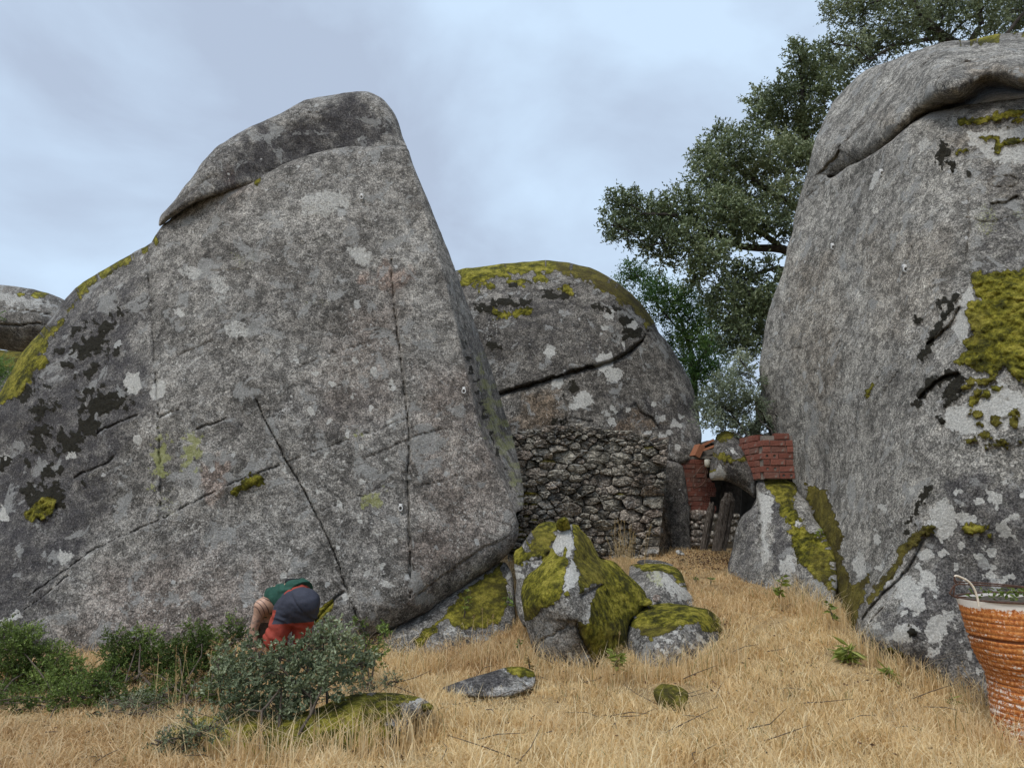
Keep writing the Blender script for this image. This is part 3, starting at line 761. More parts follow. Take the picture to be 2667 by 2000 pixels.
rock('boulder', M['granite_side'], 'towering pale granite boulder with a big green moss patch, right of the grassy path', outline=rb_outline, depth=rb_depth, R0=.18, T=3.5, step=3.0, nz=(.06, .9, 6),
     cracks=[([(1700, 760), (1740, 750), (1760, 740), (1800, 715)], 2.4, .06), ([(1700, 930), (1735, 905), (1770, 880)], 2, .05), ([(1740, 430), (1775, 400), (1800, 380)], 2.4, .08), ([(2090, 420), (2094, 500), (2086, 560)], 3, .08), ([(1950, 600), (1960, 560), (1970, 530)], 2, .05),
             ([(2000, 745), (2030, 720), (2055, 700), (2072, 660)], 4, .1, .06, 30), ([(1985, 860), (2015, 830), (2040, 815), (2075, 805)], 4.5, .12, .08, 30), ([(2088, 470), (2130, 480), (2180, 470)], 2.5, .05), ([(2140, 440), (2170, 438), (2200, 420)], 2.5, .06, .05, 30),
             ([(1905, 870), (1915, 840), (1940, 800)], 3, .06), ([(1850, 960), (1880, 900), (1900, 860)], 2, .03), ([(1880, 1120), (1890, 1040), (1905, 960)], 3, .05), ([(1930, 1200), (1945, 1130), (1960, 1040)], 3, .05), ([(1860, 1340), (1900, 1290), (1960, 1230), (2000, 1150)], 5, .1, .05, 40), ([(1800, 620), (1812, 580), (1830, 540)], 2, .04),
             ([(1845, 1380), (1868, 1330), (1890, 1300)], 4, .1), ([(1856, 1390), (1880, 1345), (1910, 1310)], 4, .08), ([(2130, 395), (2150, 385), (2185, 380), (2200, 392), (2190, 404), (2150, 405), (2132, 398)], 2.4, .06)],
     paint={'moss': ([('p', z('D6', [(670, 230), (900, 210), (1300, 190), (1300, 1350), (1180, 1290), (1060, 1220), (980, 1150), (870, 1230), (720, 1180), (640, 1100), (500, 1080), (620, 960), (560, 900), (680, 820), (600, 620), (640, 520), (750, 480), (660, 380)]))]
                     + [('e', *z('D6', [(x, y)])[0], rx, ry, 0) for x, y, rx, ry in [(600, 1330, 12, 9), (720, 1380, 12, 9), (800, 1270, 14, 9), (800, 1400, 14, 9), (680, 1450, 11, 10), (880, 1330, 14, 10), (730, 1580, 12, 8), (890, 1640, 14, 10), (1070, 1590, 12, 10), (640, 1280, 8, 8)]]
                     + [('e', *z('Z6', [(x, y)])[0], rx, ry, 0) for x, y, rx, ry in [(1310, 1065, 14, 9), (1410, 1105, 12, 10), (1330, 1110, 8, 8), (1530, 1090, 12, 12), (1370, 1190, 12, 9), (1410, 1230, 14, 8), (1470, 1225, 9, 10), (1275, 1212, 11, 6), (1560, 1225, 10, 7), (1465, 965, 7, 6), (1460, 900, 7, 6), (1530, 1120, 8, 6)]]
                     + [('e', *z('Z5', [(x, y)])[0], rx, ry, 0) for x, y, rx, ry in [(1280, 280, 18, 10), (1340, 275, 12, 8), (1385, 322, 9, 9)]]
                     + [('l', z('D5', [(1500, 1060), (1640, 1040), (1850, 1000), (2060, 960)]), 8), ('l', z('D5', [(1680, 1190), (1820, 1200)]), 6, {'s': .8}), ('l', z('D5', [(1790, 1300), (1850, 1240), (1950, 1230), (2060, 1210)]), 8), ('e', *z('D5', [(1516, 1305)])[0], 7, 5, 0), ('e', *z('D5', [(1950, 1060)])[0], 12, 4, -20)]
                     + [('p', z('Z5', [(320, 20), (450, 60), (490, 180), (540, 330), (520, 430), (600, 600), (690, 540), (660, 680), (600, 860), (560, 800), (480, 560), (440, 380), (390, 250)])), ('l', z('Z5', [(890, 410), (960, 330), (1050, 285)]), 11), ('l', z('Z5', [(700, 690), (800, 560), (880, 440)]), 8, {'s': .8}), ('e', *z('Z5', [(830, 1010)])[0], 16, 18, 0, {'s': .9}), ('e', *z('Z6', [(705, 915)])[0], 6, 16, 15)], 5, 9, 16),
            'mbrown': ([('p', z('Z5', [(300, 0), (460, 40), (560, 300), (720, 500), (960, 280), (1080, 260), (1080, 340), (900, 480), (680, 720), (600, 880), (480, 600), (380, 250)]), {'s': .9}), ('e', *z('Z5', [(830, 1010)])[0], 22, 22, 0, {'s': .9}), ('l', z('Z6', [(1000, 720), (1060, 600), (1180, 450)]), 10, {'s': .6}),
                        ('p', z('Z6', [(1240, 1020), (1600, 1020), (1600, 1260), (1240, 1260)]), {'s': .55}), ('p', z('D6', [(500, 1080), (900, 1230), (700, 1480), (560, 1330)]), {'s': .5}), ('p', z('D6', [(560, 600), (800, 600), (760, 900), (560, 900)]), {'s': .4})], 12, 10, 20),
            'bmoss': ([('l', z('Z6', [(1000, 720), (1040, 660), (1080, 580), (1170, 430)]), 9, {'s': .8}), ('l', z('Z6', [(970, 990), (1010, 920), (1090, 860), (1180, 830)]), 9), ('p', z('D6', [(370, 1340), (500, 1240), (600, 1240), (560, 1380), (480, 1510), (420, 1480)])), ('e', *z('Z5', [(955, 875)])[0], 9, 8, 0), ('e', *z('D5', [(1350, 1330)])[0], 16, 26, 20, {'s': .8}), ('e', *z('D5', [(1570, 1500)])[0], 5, 9, 0), ('e', *z('D5', [(1430, 1430)])[0], 7, 9, 0),
                       ('l', z('Z5', [(900, 300), (1000, 120), (1040, 40)]), 6, {'s': .7}), ('l', z('D6', [(360, 540), (420, 480), (520, 460)]), 8, {'s': .7}), ('e', *z('Z6', [(970, 510)])[0], 6, 8, 0), ('e', *z('Z6', [(1105, 1090)])[0], 8, 7, 0)], 6, 13, 14),
            'dark': ([('p', [(2050, 1040), (2212, 1000), (2480, 1000), (2480, 1640), (2100, 1560), (1850, 1390), (1950, 1240)], {'s': .72}), ('p', [(2100, 330), (2250, 330), (2250, 600), (2100, 600)], {'s': .5}), ('p', [(1880, 700), (2050, 650), (2000, 1000), (1940, 1200), (1870, 1200)], {'s': .3})], 40, 50, 70),
            'warm': ([('p', [(1700, 560), (1800, 560), (1820, 800), (1770, 900), (1700, 800)], {'s': .45}), ('e', 2060, 300, 30, 12, 10, {'s': .8}), ('e', 2180, 405 - 10, 50, 40, 0, {'s': .4}), ('p', [(1850, 500), (2050, 500), (2050, 700), (1900, 750)], {'s': .35})], 30, 30, 50),
            'pale': ([('e', *z('Z5', [(x, y)])[0], rx, ry, a, {'s': s_}) for x, y, rx, ry, a, s_ in [(1120, 230, 30, 42, 0, 1), (1240, 220, 26, 16, 20, .8), (1080, 860, 24, 32, 0, 1), (900, 890, 16, 22, -20, .9), (855, 880, 9, 20, 0, .9), (930, 650, 28, 50, -30, .62), (1020, 430, 20, 12, 0, .8), (1310, 440, 8, 7, 0, 1), (1395, 415, 10, 10, 0, 1), (1385, 555, 14, 10, 0, .9), (1475, 295, 20, 12, 20, .8), (1220, 375, 9, 7, 0, 1), (1355, 395, 6, 5, 0, 1), (1215, 435, 6, 5, 0, 1), (1310, 120, 12, 7, 0, 1), (1190, 62, 12, 6, 0, .9), (1420, 100, 16, 20, 0, .7),
                                                                                     (1460, 15, 9, 6, 0, 1), (795, 925, 6, 9, 0, 1), (920, 710, 12, 7, 0, 1), (990, 860, 8, 6, 0, 1), (1060, 980, 14, 9, 0, .8), (640, 490, 18, 26, 0, .6), (735, 330, 8, 14, 0, .7), (950, 1060, 18, 12, 0, .6), (1540, 210, 12, 10, 0, .8), (1160, 780, 14, 12, 0, .6), (1040, 580, 16, 26, -40, .6), (1500, 560, 16, 8, -20, .7), (1110, 425, 8, 6, 0, 1)]]
                     + [('p', z('Z6', [(1130, 1020), (1290, 990), (1430, 860), (1600, 960), (1600, 1130), (1380, 1150), (1230, 1180), (1130, 1140)]), {'s': .75}), ('p', z('Z6', [(1230, 380), (1290, 300), (1290, 480), (1250, 700), (1170, 560)]), {'s': .8}), ('p', z('D5', [(700, 1650), (760, 1480), (820, 1480), (790, 1560), (740, 1660)]), {'s': .7}), ('e', *z('D5', [(1180, 1250)])[0], 12, 20, 20, {'s': .55}), ('p', z('D5', [(1560, 1140), (2060, 1080), (2060, 1400), (1820, 1420), (1560, 1250)]), {'s': .6})]
                     + [('e', 1890 + (i * 57 % 330), 1060 + (i * 97 % 420), 2.5 + (i * 7 % 6), 2.5 + (i * 5 % 4), i * 37, {'s': .95}) for i in range(60)], 4, 8, 13),
            'yel': ([('e', 2130, 475, 26, 40, 0, {'s': .55}), ('e', 2200, 465, 14, 16, 0, {'s': .55}), ('e', 1800, 850, 30, 60, 0, {'s': .3})], 8, 10, 14)}, seed=21, mossamp=.05)

cap2_outline = [(1735, 410, .3), (1746, 370), (1758, 312), (1776, 270), (1800, 221), (1828, 190), (1870, 152), (1930, 130), (1980, 110), (2040, 91), (2100, 86), (2150, 75), (2212, 70), (2330, 66), (2460, 110), (2460, 215, .1), (2330, 222, .1), (2212, 232, .1), (2150, 240, .1), (2090, 252, .1), (2040, 262, .12), (2000, 268, .15), (1962, 284, .08), (1930, 306, .05), (1895, 335, .04), (1870, 350, .04), (1830, 370, .04), (1790, 400, .04)]
rock('boulder', M['granite_side'], 'overhanging granite boulder with a dark hollow under it, crowning the right rock', outline=cap2_outline,
     depth=[(1740, 400, 12.75), (1800, 225, 12.3), (1930, 135, 10.9), (2100, 92, 10.0), (2212, 78, 9.6), (2430, 90, 9.4), (1850, 250, 11.5), (1900, 325, 10.75), (1840, 360, 11.55), (1780, 395, 12.35), (1960, 200, 10.1), (1960, 276, 10.05), (2000, 225, 9.55), (2005, 258, 10.4), (2080, 150, 9.15), (2080, 195, 9.0), (2085, 226, 9.9), (2090, 250, 12.4), (2212, 130, 8.7), (2212, 180, 8.4), (2212, 193, 8.75), (2212, 208, 11.4), (2212, 228, 14.5), (2430, 130, 8.4), (2430, 170, 8.1), (2430, 183, 8.4), (2430, 198, 11.2), (2430, 215, 14.0), (2110, 120, 9.5)], R0=.4, T=3, step=2.8, nz=(.08, .9, 6),
     cracks=[([(1745, 400), (1775, 372), (1800, 345), (1815, 322)], 3.5, .16, .05, 30), ([(1800, 330), (1850, 280), (1890, 225), (1930, 180)], 3, .08), ([(1850, 285), (1880, 250), (1905, 225)], 3, .06), ([(1985, 150), (2020, 120), (2060, 100)], 4, .1), ([(2020, 180), (2050, 150), (2110, 130), (2180, 125)], 5, .1, -.05, 40)],
     paint={'moss': ([('l', z('D5', [(1470, 370), (1600, 365), (1800, 345)]), 6), ('l', z('D5', [(1960, 310), (2060, 290)]), 8, {'s': .8})], 5, 8, 12), 'warm': ([('p', z('D5', [(1560, 560), (1750, 540), (2060, 600), (2060, 720), (1600, 740)]), {'s': .8}), ('e', *z('D5', [(880, 1050)])[0], 24, 20, 0, {'s': .6})], 16, 16, 30),
            'dark': ([('p', z('D5', [(1200, 850), (1600, 640), (2100, 700), (2100, 900), (1250, 1000)]), {'s': .55}), ('p', z('D5', [(400, 900), (700, 700), (1000, 760), (700, 1150), (400, 1200)]), {'s': .3})], 20, 30, 50)}, seed=23)  # darker over the underside, the hollow and the left flank

# boulder jammed over the doorway
lint = z('D1', [(500, 170), (560, 110), (640, 95), (720, 130), (780, 240), (830, 370), (870, 470), (915, 560), (950, 660), (962, 790), (945, 860), (900, 830), (850, 790), (760, 730), (680, 690), (600, 660), (520, 648), (450, 650), (425, 600), (440, 480), (470, 330)])
rock('boulder', M['granite_far'], 'mossy boulder jammed over the dark doorway beside the brick walls', outline=lint, depth=[(1547, 935, 12.9), (1610, 935, 12.8), (1630, 1060, 11.9), (1540, 1030, 12.4), (1590, 1000, 11.85), (1580, 960, 12.2)], R0=.22, T=1.6, step=2.2, nz=(.05, 1.8, 5),
     paint={'moss': ([('p', z('D1', [(510, 170), (640, 110), (720, 170), (560, 240), (520, 260)])), ('p', z('D1', [(500, 370), (580, 340), (700, 400), (800, 400), (820, 440), (720, 430), (680, 470), (590, 460), (560, 430)])), ('p', z('D1', [(440, 480), (490, 470), (500, 540), (440, 570)]))], 3, 6, 9), 'mbrown': ([('p', z('D1', [(480, 100), (820, 100), (860, 480), (480, 500)]), {'s': .4})], 5, 6, 9), 'dark': ([('p', z('D1', [(440, 120), (980, 120), (980, 860), (600, 700), (640, 560)]), {'s': .5})], 10, 10, 14), 'pale': ([('p', z('D1', [(600, 290), (740, 300), (740, 380), (620, 340)]), {'s': .6}), ('p', z('D1', [(470, 560), (560, 460), (610, 560), (620, 640), (520, 640), (450, 630)]), {'s': .7})], 4, 6, 9)}, seed=25, mossamp=.03)

# mossy ledge leaning on the right boulder
ledge = z('D1', [(640, 1700), (700, 1380), (740, 1180), (800, 1060), (900, 980), (945, 920), (960, 800), (955, 680), (1000, 640), (1100, 640), (1280, 640), (1400, 690), (1440, 800), (1540, 920), (1600, 1060), (1720, 1240), (1800, 1400), (1860, 1560), (1880, 1800), (1860, 2000), (1820, 2200), (1500, 2140), (1200, 2020), (850, 1900)])
rock('boulder', M['granite_side'], 'sloping rock ledge with a mossy top edge beside the dark doorway', outline=ledge, depth=[(1600, 1200, 11.5), (1634, 1060, 11.75), (1640, 1010, 12.0), (1716, 1015, 12.0), (1740, 1090, 11.15), (1780, 1180, 10.25), (1800, 1270, 9.55), (1790, 1330, 9.4), (1740, 1330, 9.65), (1700, 1250, 10.4), (1690, 1120, 11.1), (1640, 1200, 11.1)], R0=.22, T=1.2, step=2.4, nz=(.05, 1.4, 5),
     cracks=[([z('D1', [q])[0] for q in ((965, 760), (975, 950), (1000, 1200), (1010, 1500))], 4, .08, .07, 30)],
     paint={'moss': ([('p', z('D1', [(1060, 660), (1330, 650), (1430, 820), (1380, 960), (1480, 1100), (1400, 1150), (1560, 1240), (1720, 1330), (1800, 1600), (1800, 1900), (1560, 1700), (1430, 1560), (1360, 1350), (1330, 1180), (1250, 1060), (1200, 900), (1100, 780)]))], 4, 9, 12), 'mbrown': ([('p', z('D1', [(1060, 660), (1330, 650), (1430, 960), (1200, 950)]), {'s': .3}), ('p', z('D1', [(1560, 1400), (1800, 1500), (1800, 1900), (1600, 1800)]), {'s': .6})], 10, 10, 14),
            'pale': ([('p', z('D1', [(980, 800), (1100, 780), (1180, 880), (1130, 1050), (1080, 1300), (1130, 1600), (1030, 1600), (1000, 1250)]), {'s': .62}), ('e', *z('D1', [(1400, 1125)])[0], 15, 7, 10), ('e', *z('D1', [(1570, 1300)])[0], 15, 5, 0), ('e', *z('D1', [(1640, 1540)])[0], 12, 8, 0), ('p', z('D1', [(1230, 1560), (1400, 1440), (1400, 1700), (1230, 1740)]), {'s': .6})], 4, 9, 10),
            'dark': ([('p', z('D1', [(980, 700), (1200, 900), (1380, 1400), (1400, 1750), (1150, 1700), (1130, 1100)]), {'s': .75}), ('p', z('D1', [(600, 1800), (700, 1380), (800, 1060), (960, 800), (1000, 1200), (1000, 1800)]), {'s': .6})], 10, 14, 18)}, seed=27, mossamp=.04)  # stain plus painted shade on the face receding towards the doorway

# ------------------------------------------------------------------ foreground mossy rocks
pyr = z('D4', [(735, 190), (790, 150), (880, 165), (905, 205), (960, 260), (1010, 320), (1060, 420), (1120, 530), (1220, 545), (1290, 570), (1360, 640), (1430, 720), (1520, 790), (1600, 880), (1640, 980), (1560, 1120), (1460, 1200), (1420, 1330), (1400, 1480), (1330, 1640), (1280, 1720), (1120, 1790), (900, 1830), (600, 1800), (420, 1640), (360, 1500), (330, 1390), (290, 1250), (262, 1080), (245, 950), (255, 850), (275, 760), (340, 690), (440, 620), (500, 540), (560, 460), (600, 360), (650, 270)])
ridge_p = z('D4', [(790, 160), (830, 330), (770, 560), (840, 760), (800, 950), (880, 1100), (860, 1260), (960, 1500), (1010, 1750)])
rock('boulder', M['granite_small'], 'pointed foreground boulder draped in yellow green moss with a pale stripe down its ridge', outline=pyr,
     depth=[(x, y, d) for (x, y), d in zip(z('D4', [(790, 170), (600, 400), (280, 800), (270, 1100), (380, 1550), (700, 1750), (1100, 1750), (1350, 1600), (1620, 980), (1300, 600), (1050, 420), (830, 400), (800, 800), (830, 1100), (900, 1400), (600, 1300), (450, 900), (1200, 1000), (1100, 700)]),
                                           [9.05, 8.9, 8.75, 8.6, 8.45, 8.2, 8.25, 8.6, 9.3, 9.4, 9.2, 8.75, 8.35, 8.15, 8.1, 8.3, 8.45, 8.75, 8.8])], R0=.1, T=.9, step=2.2, nz=(.04, 1.8, 5),
     creases=[(ridge_p, 1, .0013), (ridge_p, -1, .0012)], facets=(9, .0022, 4), cracks=[(z('D4', [(590, 1390), (640, 1330), (720, 1290), (780, 1230)]), 2.4, .05, .02, 20), (z('D4', [(880, 960), (960, 900), (1040, 860), (1160, 805)]), 4, .09, .06, 20), (z('D4', [(860, 1210), (900, 1350), (960, 1480), (1010, 1600)]), 4.5, .1, .12, 30), (z('D4', [(420, 1480), (520, 1400), (590, 1390)]), 2.2, .04)],
     paint={'moss': ([('p', z('D4', [(245, 1010), (250, 850), (275, 750), (440, 620), (570, 470), (620, 440), (640, 490), (700, 490), (730, 410), (750, 430), (740, 500), (770, 560), (730, 650), (720, 760), (700, 930), (670, 1000), (560, 1050), (470, 1090), (420, 1160), (330, 1240), (280, 1180)])),
                      ('p', z('D4', [(800, 190), (880, 165), (960, 260), (1060, 420), (1120, 530), (1290, 570), (1430, 720), (1600, 880), (1640, 990), (1560, 1130), (1450, 1220), (1400, 1480), (1330, 1650), (1240, 1730), (1080, 1700), (1010, 1600), (930, 1450), (860, 1230), (1000, 1250), (1010, 1090), (990, 1080), (1030, 980), (1080, 880), (1160, 810), (1050, 800), (960, 860), (890, 940), (880, 850), (890, 700), (820, 560), (840, 400), (830, 300)])), ('e', *z('D4', [(750, 925)])[0], 6, 6, 0)], 3, 5, 12),
            'mbrown': ([('p', z('D4', [(830, 250), (960, 280), (1080, 480), (1180, 700), (1160, 800), (960, 840), (880, 750), (820, 560)]), {'s': .5}), ('p', z('D4', [(270, 1090), (480, 1050), (400, 1200), (300, 1260)]), {'s': .7}), ('l', z('D4', [(860, 1230), (930, 1450), (1010, 1620)]), 10, {'s': .7}), ('p', z('D4', [(1150, 1250), (1450, 1200), (1400, 1480), (1200, 1500)]), {'s': .35})], 8, 8, 14),
            'pale': ([('p', z('D4', [(740, 190), (800, 230), (840, 400), (760, 540), (720, 500), (750, 420), (640, 480), (600, 420), (650, 290)])), ('p', z('D4', [(800, 560), (860, 590), (890, 700), (880, 760), (830, 830), (720, 940), (720, 700)])), ('p', z('D4', [(1040, 980), (1010, 1260), (960, 1280), (900, 1200), (980, 1050)]), {'s': .6}), ('e', *z('D4', [(780, 1610)])[0], 6, 8, 0), ('e', *z('D4', [(960, 1600)])[0], 6, 8, 0, {'s': .9})], 4, 6, 9),
            'dark': ([('p', z('D4', [(360, 1380), (860, 1250), (1000, 1560), (700, 1700), (420, 1640)]), {'s': .25})], 16, 16, 20)}, seed=31, mossamp=.026)

back = z('D4', [(640, 130), (560, 120), (450, 140), (380, 200), (300, 310), (240, 400), (180, 440), (160, 520), (175, 640), (190, 780), (180, 960), (210, 1150), (290, 1290), (500, 1290), (600, 1000), (680, 500), (700, 250), (690, 170)])
rock('boulder', M['granite_small'], 'mossy upright rock tucked behind the pointed boulder, against the huge slab', outline=back, depth=[(x, y, d) for (x, y), d in zip(z('D4', [(600, 130), (300, 310), (180, 500), (200, 1000), (290, 1290), (600, 900), (450, 500), (650, 300)]), [9.9, 9.7, 9.6, 9.25, 9.0, 9.2, 9.3, 9.6])], R0=.1, T=.9, step=2.2, nz=(.05, 1.8, 5), facets=(8, .002, 6),
     cracks=[(z('D4', [(250, 400), (330, 560), (450, 540), (560, 470)]), 3, .07)],
     paint={'moss': ([('p', z('D4', [(400, 180), (560, 120), (640, 140), (620, 300), (560, 440), (500, 540), (400, 520), (330, 560), (210, 610), (170, 520), (200, 430), (330, 430), (360, 330)]))], 4, 11, 13), 'mbrown': ([('p', z('D4', [(250, 200), (640, 240), (560, 470), (380, 470)]), {'s': .5})], 10, 10, 14), 'pale': ([('p', z('D4', [(160, 620), (200, 600), (280, 720), (200, 800)]), {'s': .8}), ('p', z('D4', [(360, 600), (440, 560), (450, 640), (380, 640)]), {'s': .8})], 4, 8, 9), 'dark': ([('p', z('D4', [(300, 250), (400, 180), (400, 420), (280, 420)]), {'s': .7}), ('p', z('D4', [(300, 560), (440, 600), (300, 700)]), {'s': .8})], 8, 8, 10)}, seed=33, mossamp=.03)
knob = z('D4', [(635, 130), (660, 85), (720, 68), (760, 90), (780, 150), (790, 200), (740, 230), (660, 220), (630, 180)])
rock('boulder', M['granite_small'], 'small round mossy stone perched at the peak of the pointed boulder', 'stone', outline=knob, depth=[(*z('D4', [(700, 150)])[0], 9.1), (*z('D4', [(640, 150)])[0], 9.2), (*z('D4', [(770, 150)])[0], 9.2)], R0=.12, T=.25, step=2, nz=(.02, 3, 4), paint={'moss': ([('p', z('D4', [(640, 130), (720, 90), (780, 140), (760, 220), (680, 190)]))], 3, 6, 9), 'yel': ([('p', z('D4', [(640, 80), (780, 80), (760, 150), (640, 150)]))], 4, 6, 8)}, seed=35, mossamp=.015)

rnd_o = z('Z3', [(1400, 720), (1440, 680), (1530, 650), (1640, 640), (1760, 655), (1880, 680), (1950, 730), (1990, 800), (2010, 880), (2000, 950), (1960, 1060), (1820, 1150), (1560, 1160), (1420, 1090), (1390, 1000), (1380, 900), (1390, 800)])
rock('boulder', M['granite_small'], 'round boulder with a moss cap and white lichen front, right of the pointed boulder', outline=rnd_o, depth=[(x, y, d) for (x, y), d in zip(z('Z3', [(1640, 640), (1400, 800), (2000, 850), (1700, 760), (1650, 900), (1700, 1100), (1400, 1050), (1950, 1050), (1900, 700), (1480, 690)]), [9.5, 8.9, 9.35, 8.85, 8.55, 8.45, 8.6, 8.9, 9.4, 9.2])], R0=.18, T=.9, step=2.2, nz=(.05, 1.8, 5), facets=(8, .0022, 8),
     paint={'moss': ([('p', z('Z3', [(1400, 790), (1440, 690), (1640, 640), (1880, 680), (1960, 740), (2015, 880), (1990, 960), (1950, 920), (1960, 830), (1870, 820), (1820, 760), (1720, 790), (1620, 830), (1540, 870), (1460, 820)]))], 4, 9, 12), 'mbrown': ([('p', z('Z3', [(1440, 780), (1700, 780), (1600, 880), (1440, 850)]), {'s': .6}), ('p', z('Z3', [(1900, 760), (2015, 860), (1990, 960), (1930, 900)]), {'s': .5})], 8, 8, 14),
            'pale': ([('e', *z('Z3', [(1510, 770)])[0], 17, 9, -35), ('l', z('Z3', [(1420, 760), (1450, 700), (1500, 690)]), 6)] + [('e', *z('Z3', [(1560 + (i * 61 % 330), 820 + (i * 47 % 170))])[0], 3 + i % 4, 2.5 + i % 3, i * 30) for i in range(40)], 3, 6, 7), 'dark': ([('p', z('Z3', [(1390, 850), (1600, 850), (1980, 830), (1980, 1100), (1420, 1100)]), {'s': .6})], 10, 14, 20)}, seed=37, mossamp=.03)
gl = z('Z3', [(1490, 520), (1505, 460), (1560, 440), (1620, 455), (1700, 530), (1770, 580), (1800, 640), (1800, 760), (1680, 780), (1540, 740), (1490, 640)])
rock('boulder', M['granite_small'], 'small grey rock crusted with pale lichen, behind the round moss capped boulder', 'stone', outline=gl, depth=[(x, y, d) for (x, y), d in zip(z('Z3', [(1490, 520), (1560, 440), (1790, 630), (1600, 640), (1640, 540)]), [10.3, 10.6, 10.2, 9.9, 10.1])], R0=.08, T=.5, step=2.2, nz=(.035, 2.2, 5), facets=(7, .003, 2), paint={'pale': ([('p', z('Z3', [(1500, 460), (1620, 455), (1780, 600), (1760, 660), (1600, 560)]), {'s': .6})], 6, 14, 8), 'yel': ([('e', *z('Z3', [(1560, 500)])[0], 20, 14, 20, {'s': .7})], 8, 10, 9)}, seed=39)
fl = z('Z3', [(1395, 440), (1410, 400), (1500, 395), (1600, 400), (1680, 420), (1720, 460), (1750, 540), (1750, 640), (1660, 660), (1480, 620), (1400, 560)])
rock('boulder', M['granite_small'], 'flat moss topped rock at the foot of the dry stone wall', 'stone', outline=fl, depth=[(x, y, d) for (x, y), d in zip(z('Z3', [(1410, 400), (1680, 420), (1740, 540), (1560, 460), (1450, 500)]), [11.6, 11.4, 10.7, 10.9, 10.8])], R0=.18, T=.5, step=2.2, nz=(.04, 2, 5), paint={'moss': ([('p', z('Z3', [(1400, 400), (1680, 420), (1745, 520), (1720, 550), (1660, 460), (1500, 450)]))], 4, 7, 9)}, seed=41)
sl = z('Z3', [(1440, 390), (1470, 372), (1560, 376), (1640, 392), (1668, 408), (1600, 412), (1480, 404)])
rock('stone', M['granite_far'], 'thin grey slab of stone lying on the flat moss topped rock by the wall', 'stone', outline=sl, depth=[(x, y, d) for (x, y), d in zip(z('Z3', [(1440, 390), (1668, 408), (1550, 400)]), [11.66, 11.62, 11.62])], R0=.04, T=.3, step=2, nz=(.015, 3, 4), seed=42)
fr = [(330, 1600), (350, 1570), (420, 1548), (520, 1545), (600, 1550), (680, 1530), (740, 1505), (800, 1495), (860, 1497), (905, 1505), (938, 1525), (925, 1545), (890, 1555), (880, 1580), (850, 1605), (800, 1625), (740, 1640), (600, 1650), (420, 1650), (340, 1630)]
rock('boulder', M['granite_small'], 'broad low rock blanketed in yellow green moss in the front, under the grey green shrub', outline=fr, depth=[(330, 1600, 5.75), (520, 1545, 6.0), (700, 1520, 6.08), (860, 1495, 6.18), (935, 1525, 6.1), (800, 1560, 5.86), (860, 1600, 5.76), (700, 1640, 5.58), (420, 1645, 5.55), (600, 1580, 5.8)], R0=.2, T=.8, step=2.4, nz=(.045, 2, 5),
     paint={'moss': ([('p', [(320, 1610), (420, 1540), (600, 1545), (740, 1500), (860, 1490), (900, 1510), (860, 1520), (870, 1550), (830, 1560), (860, 1580), (820, 1610), (700, 1660), (330, 1660)]), ('e', 925, 1525, 12, 10, 0)], 4, 11, 13), 'mbrown': ([('p', [(560, 1570), (760, 1600), (740, 1660), (540, 1660)], {'s': .5})], 14, 14, 16), 'pale': ([('l', z('B2', [(1480, 1225), (1620, 1240)]), 5), ('e', *z('B2', [(1480, 1410)])[0], 5, 4, 0)], 3, 6, 7)}, seed=43, mossamp=.035)
lo = z('Z3', [(240, 1165), (330, 1130), (450, 1090), (540, 1065), (640, 1035), (740, 1035), (800, 1060), (815, 1100), (800, 1160), (640, 1220), (420, 1220), (290, 1200)])
rock('boulder', M['granite_small'], 'flat dark stone sunk in dry grass with moss on its right tip', 'stone', outline=lo, depth=[(x, y, d) for (x, y), d in zip(z('Z3', [(240, 1165), (640, 1035), (810, 1080), (640, 1180), (400, 1180)]), [7.62, 7.82, 7.76, 7.54, 7.52])], R0=.08, T=.5, step=2.2, nz=(.03, 2.5, 5), paint={'moss': ([('p', z('Z3', [(580, 1060), (640, 1035), (740, 1035), (800, 1060), (800, 1100), (720, 1100), (660, 1070)]))], 3, 6, 9), 'dark': ([('p', z('Z3', [(240, 1165), (560, 1060), (700, 1120), (500, 1200)]), {'s': .8})], 8, 8, 12)}, seed=45)
mo = z('Z3', [(1545, 1180), (1600, 1140), (1700, 1150), (1760, 1200), (1745, 1300), (1700, 1370), (1640, 1350), (1600, 1290), (1560, 1240)])
rock('boulder', M['granite_small'], 'small low moss covered hump sunk in the dry grass before the round boulder', 'stone', outline=mo, depth=[(x, y, d) for (x, y), d in zip(z('Z3', [(1550, 1180), (1700, 1150), (1750, 1250), (1680, 1360)]), [6.9, 6.97, 6.8, 6.66])], R0=.1, T=.4, step=2.2, nz=(.03, 2.5, 5), paint={'moss': ([('p', mo)], 3, 9, 12), 'mbrown': ([('p', mo, {'s': .5})], 3, 9, 12)}, seed=47)
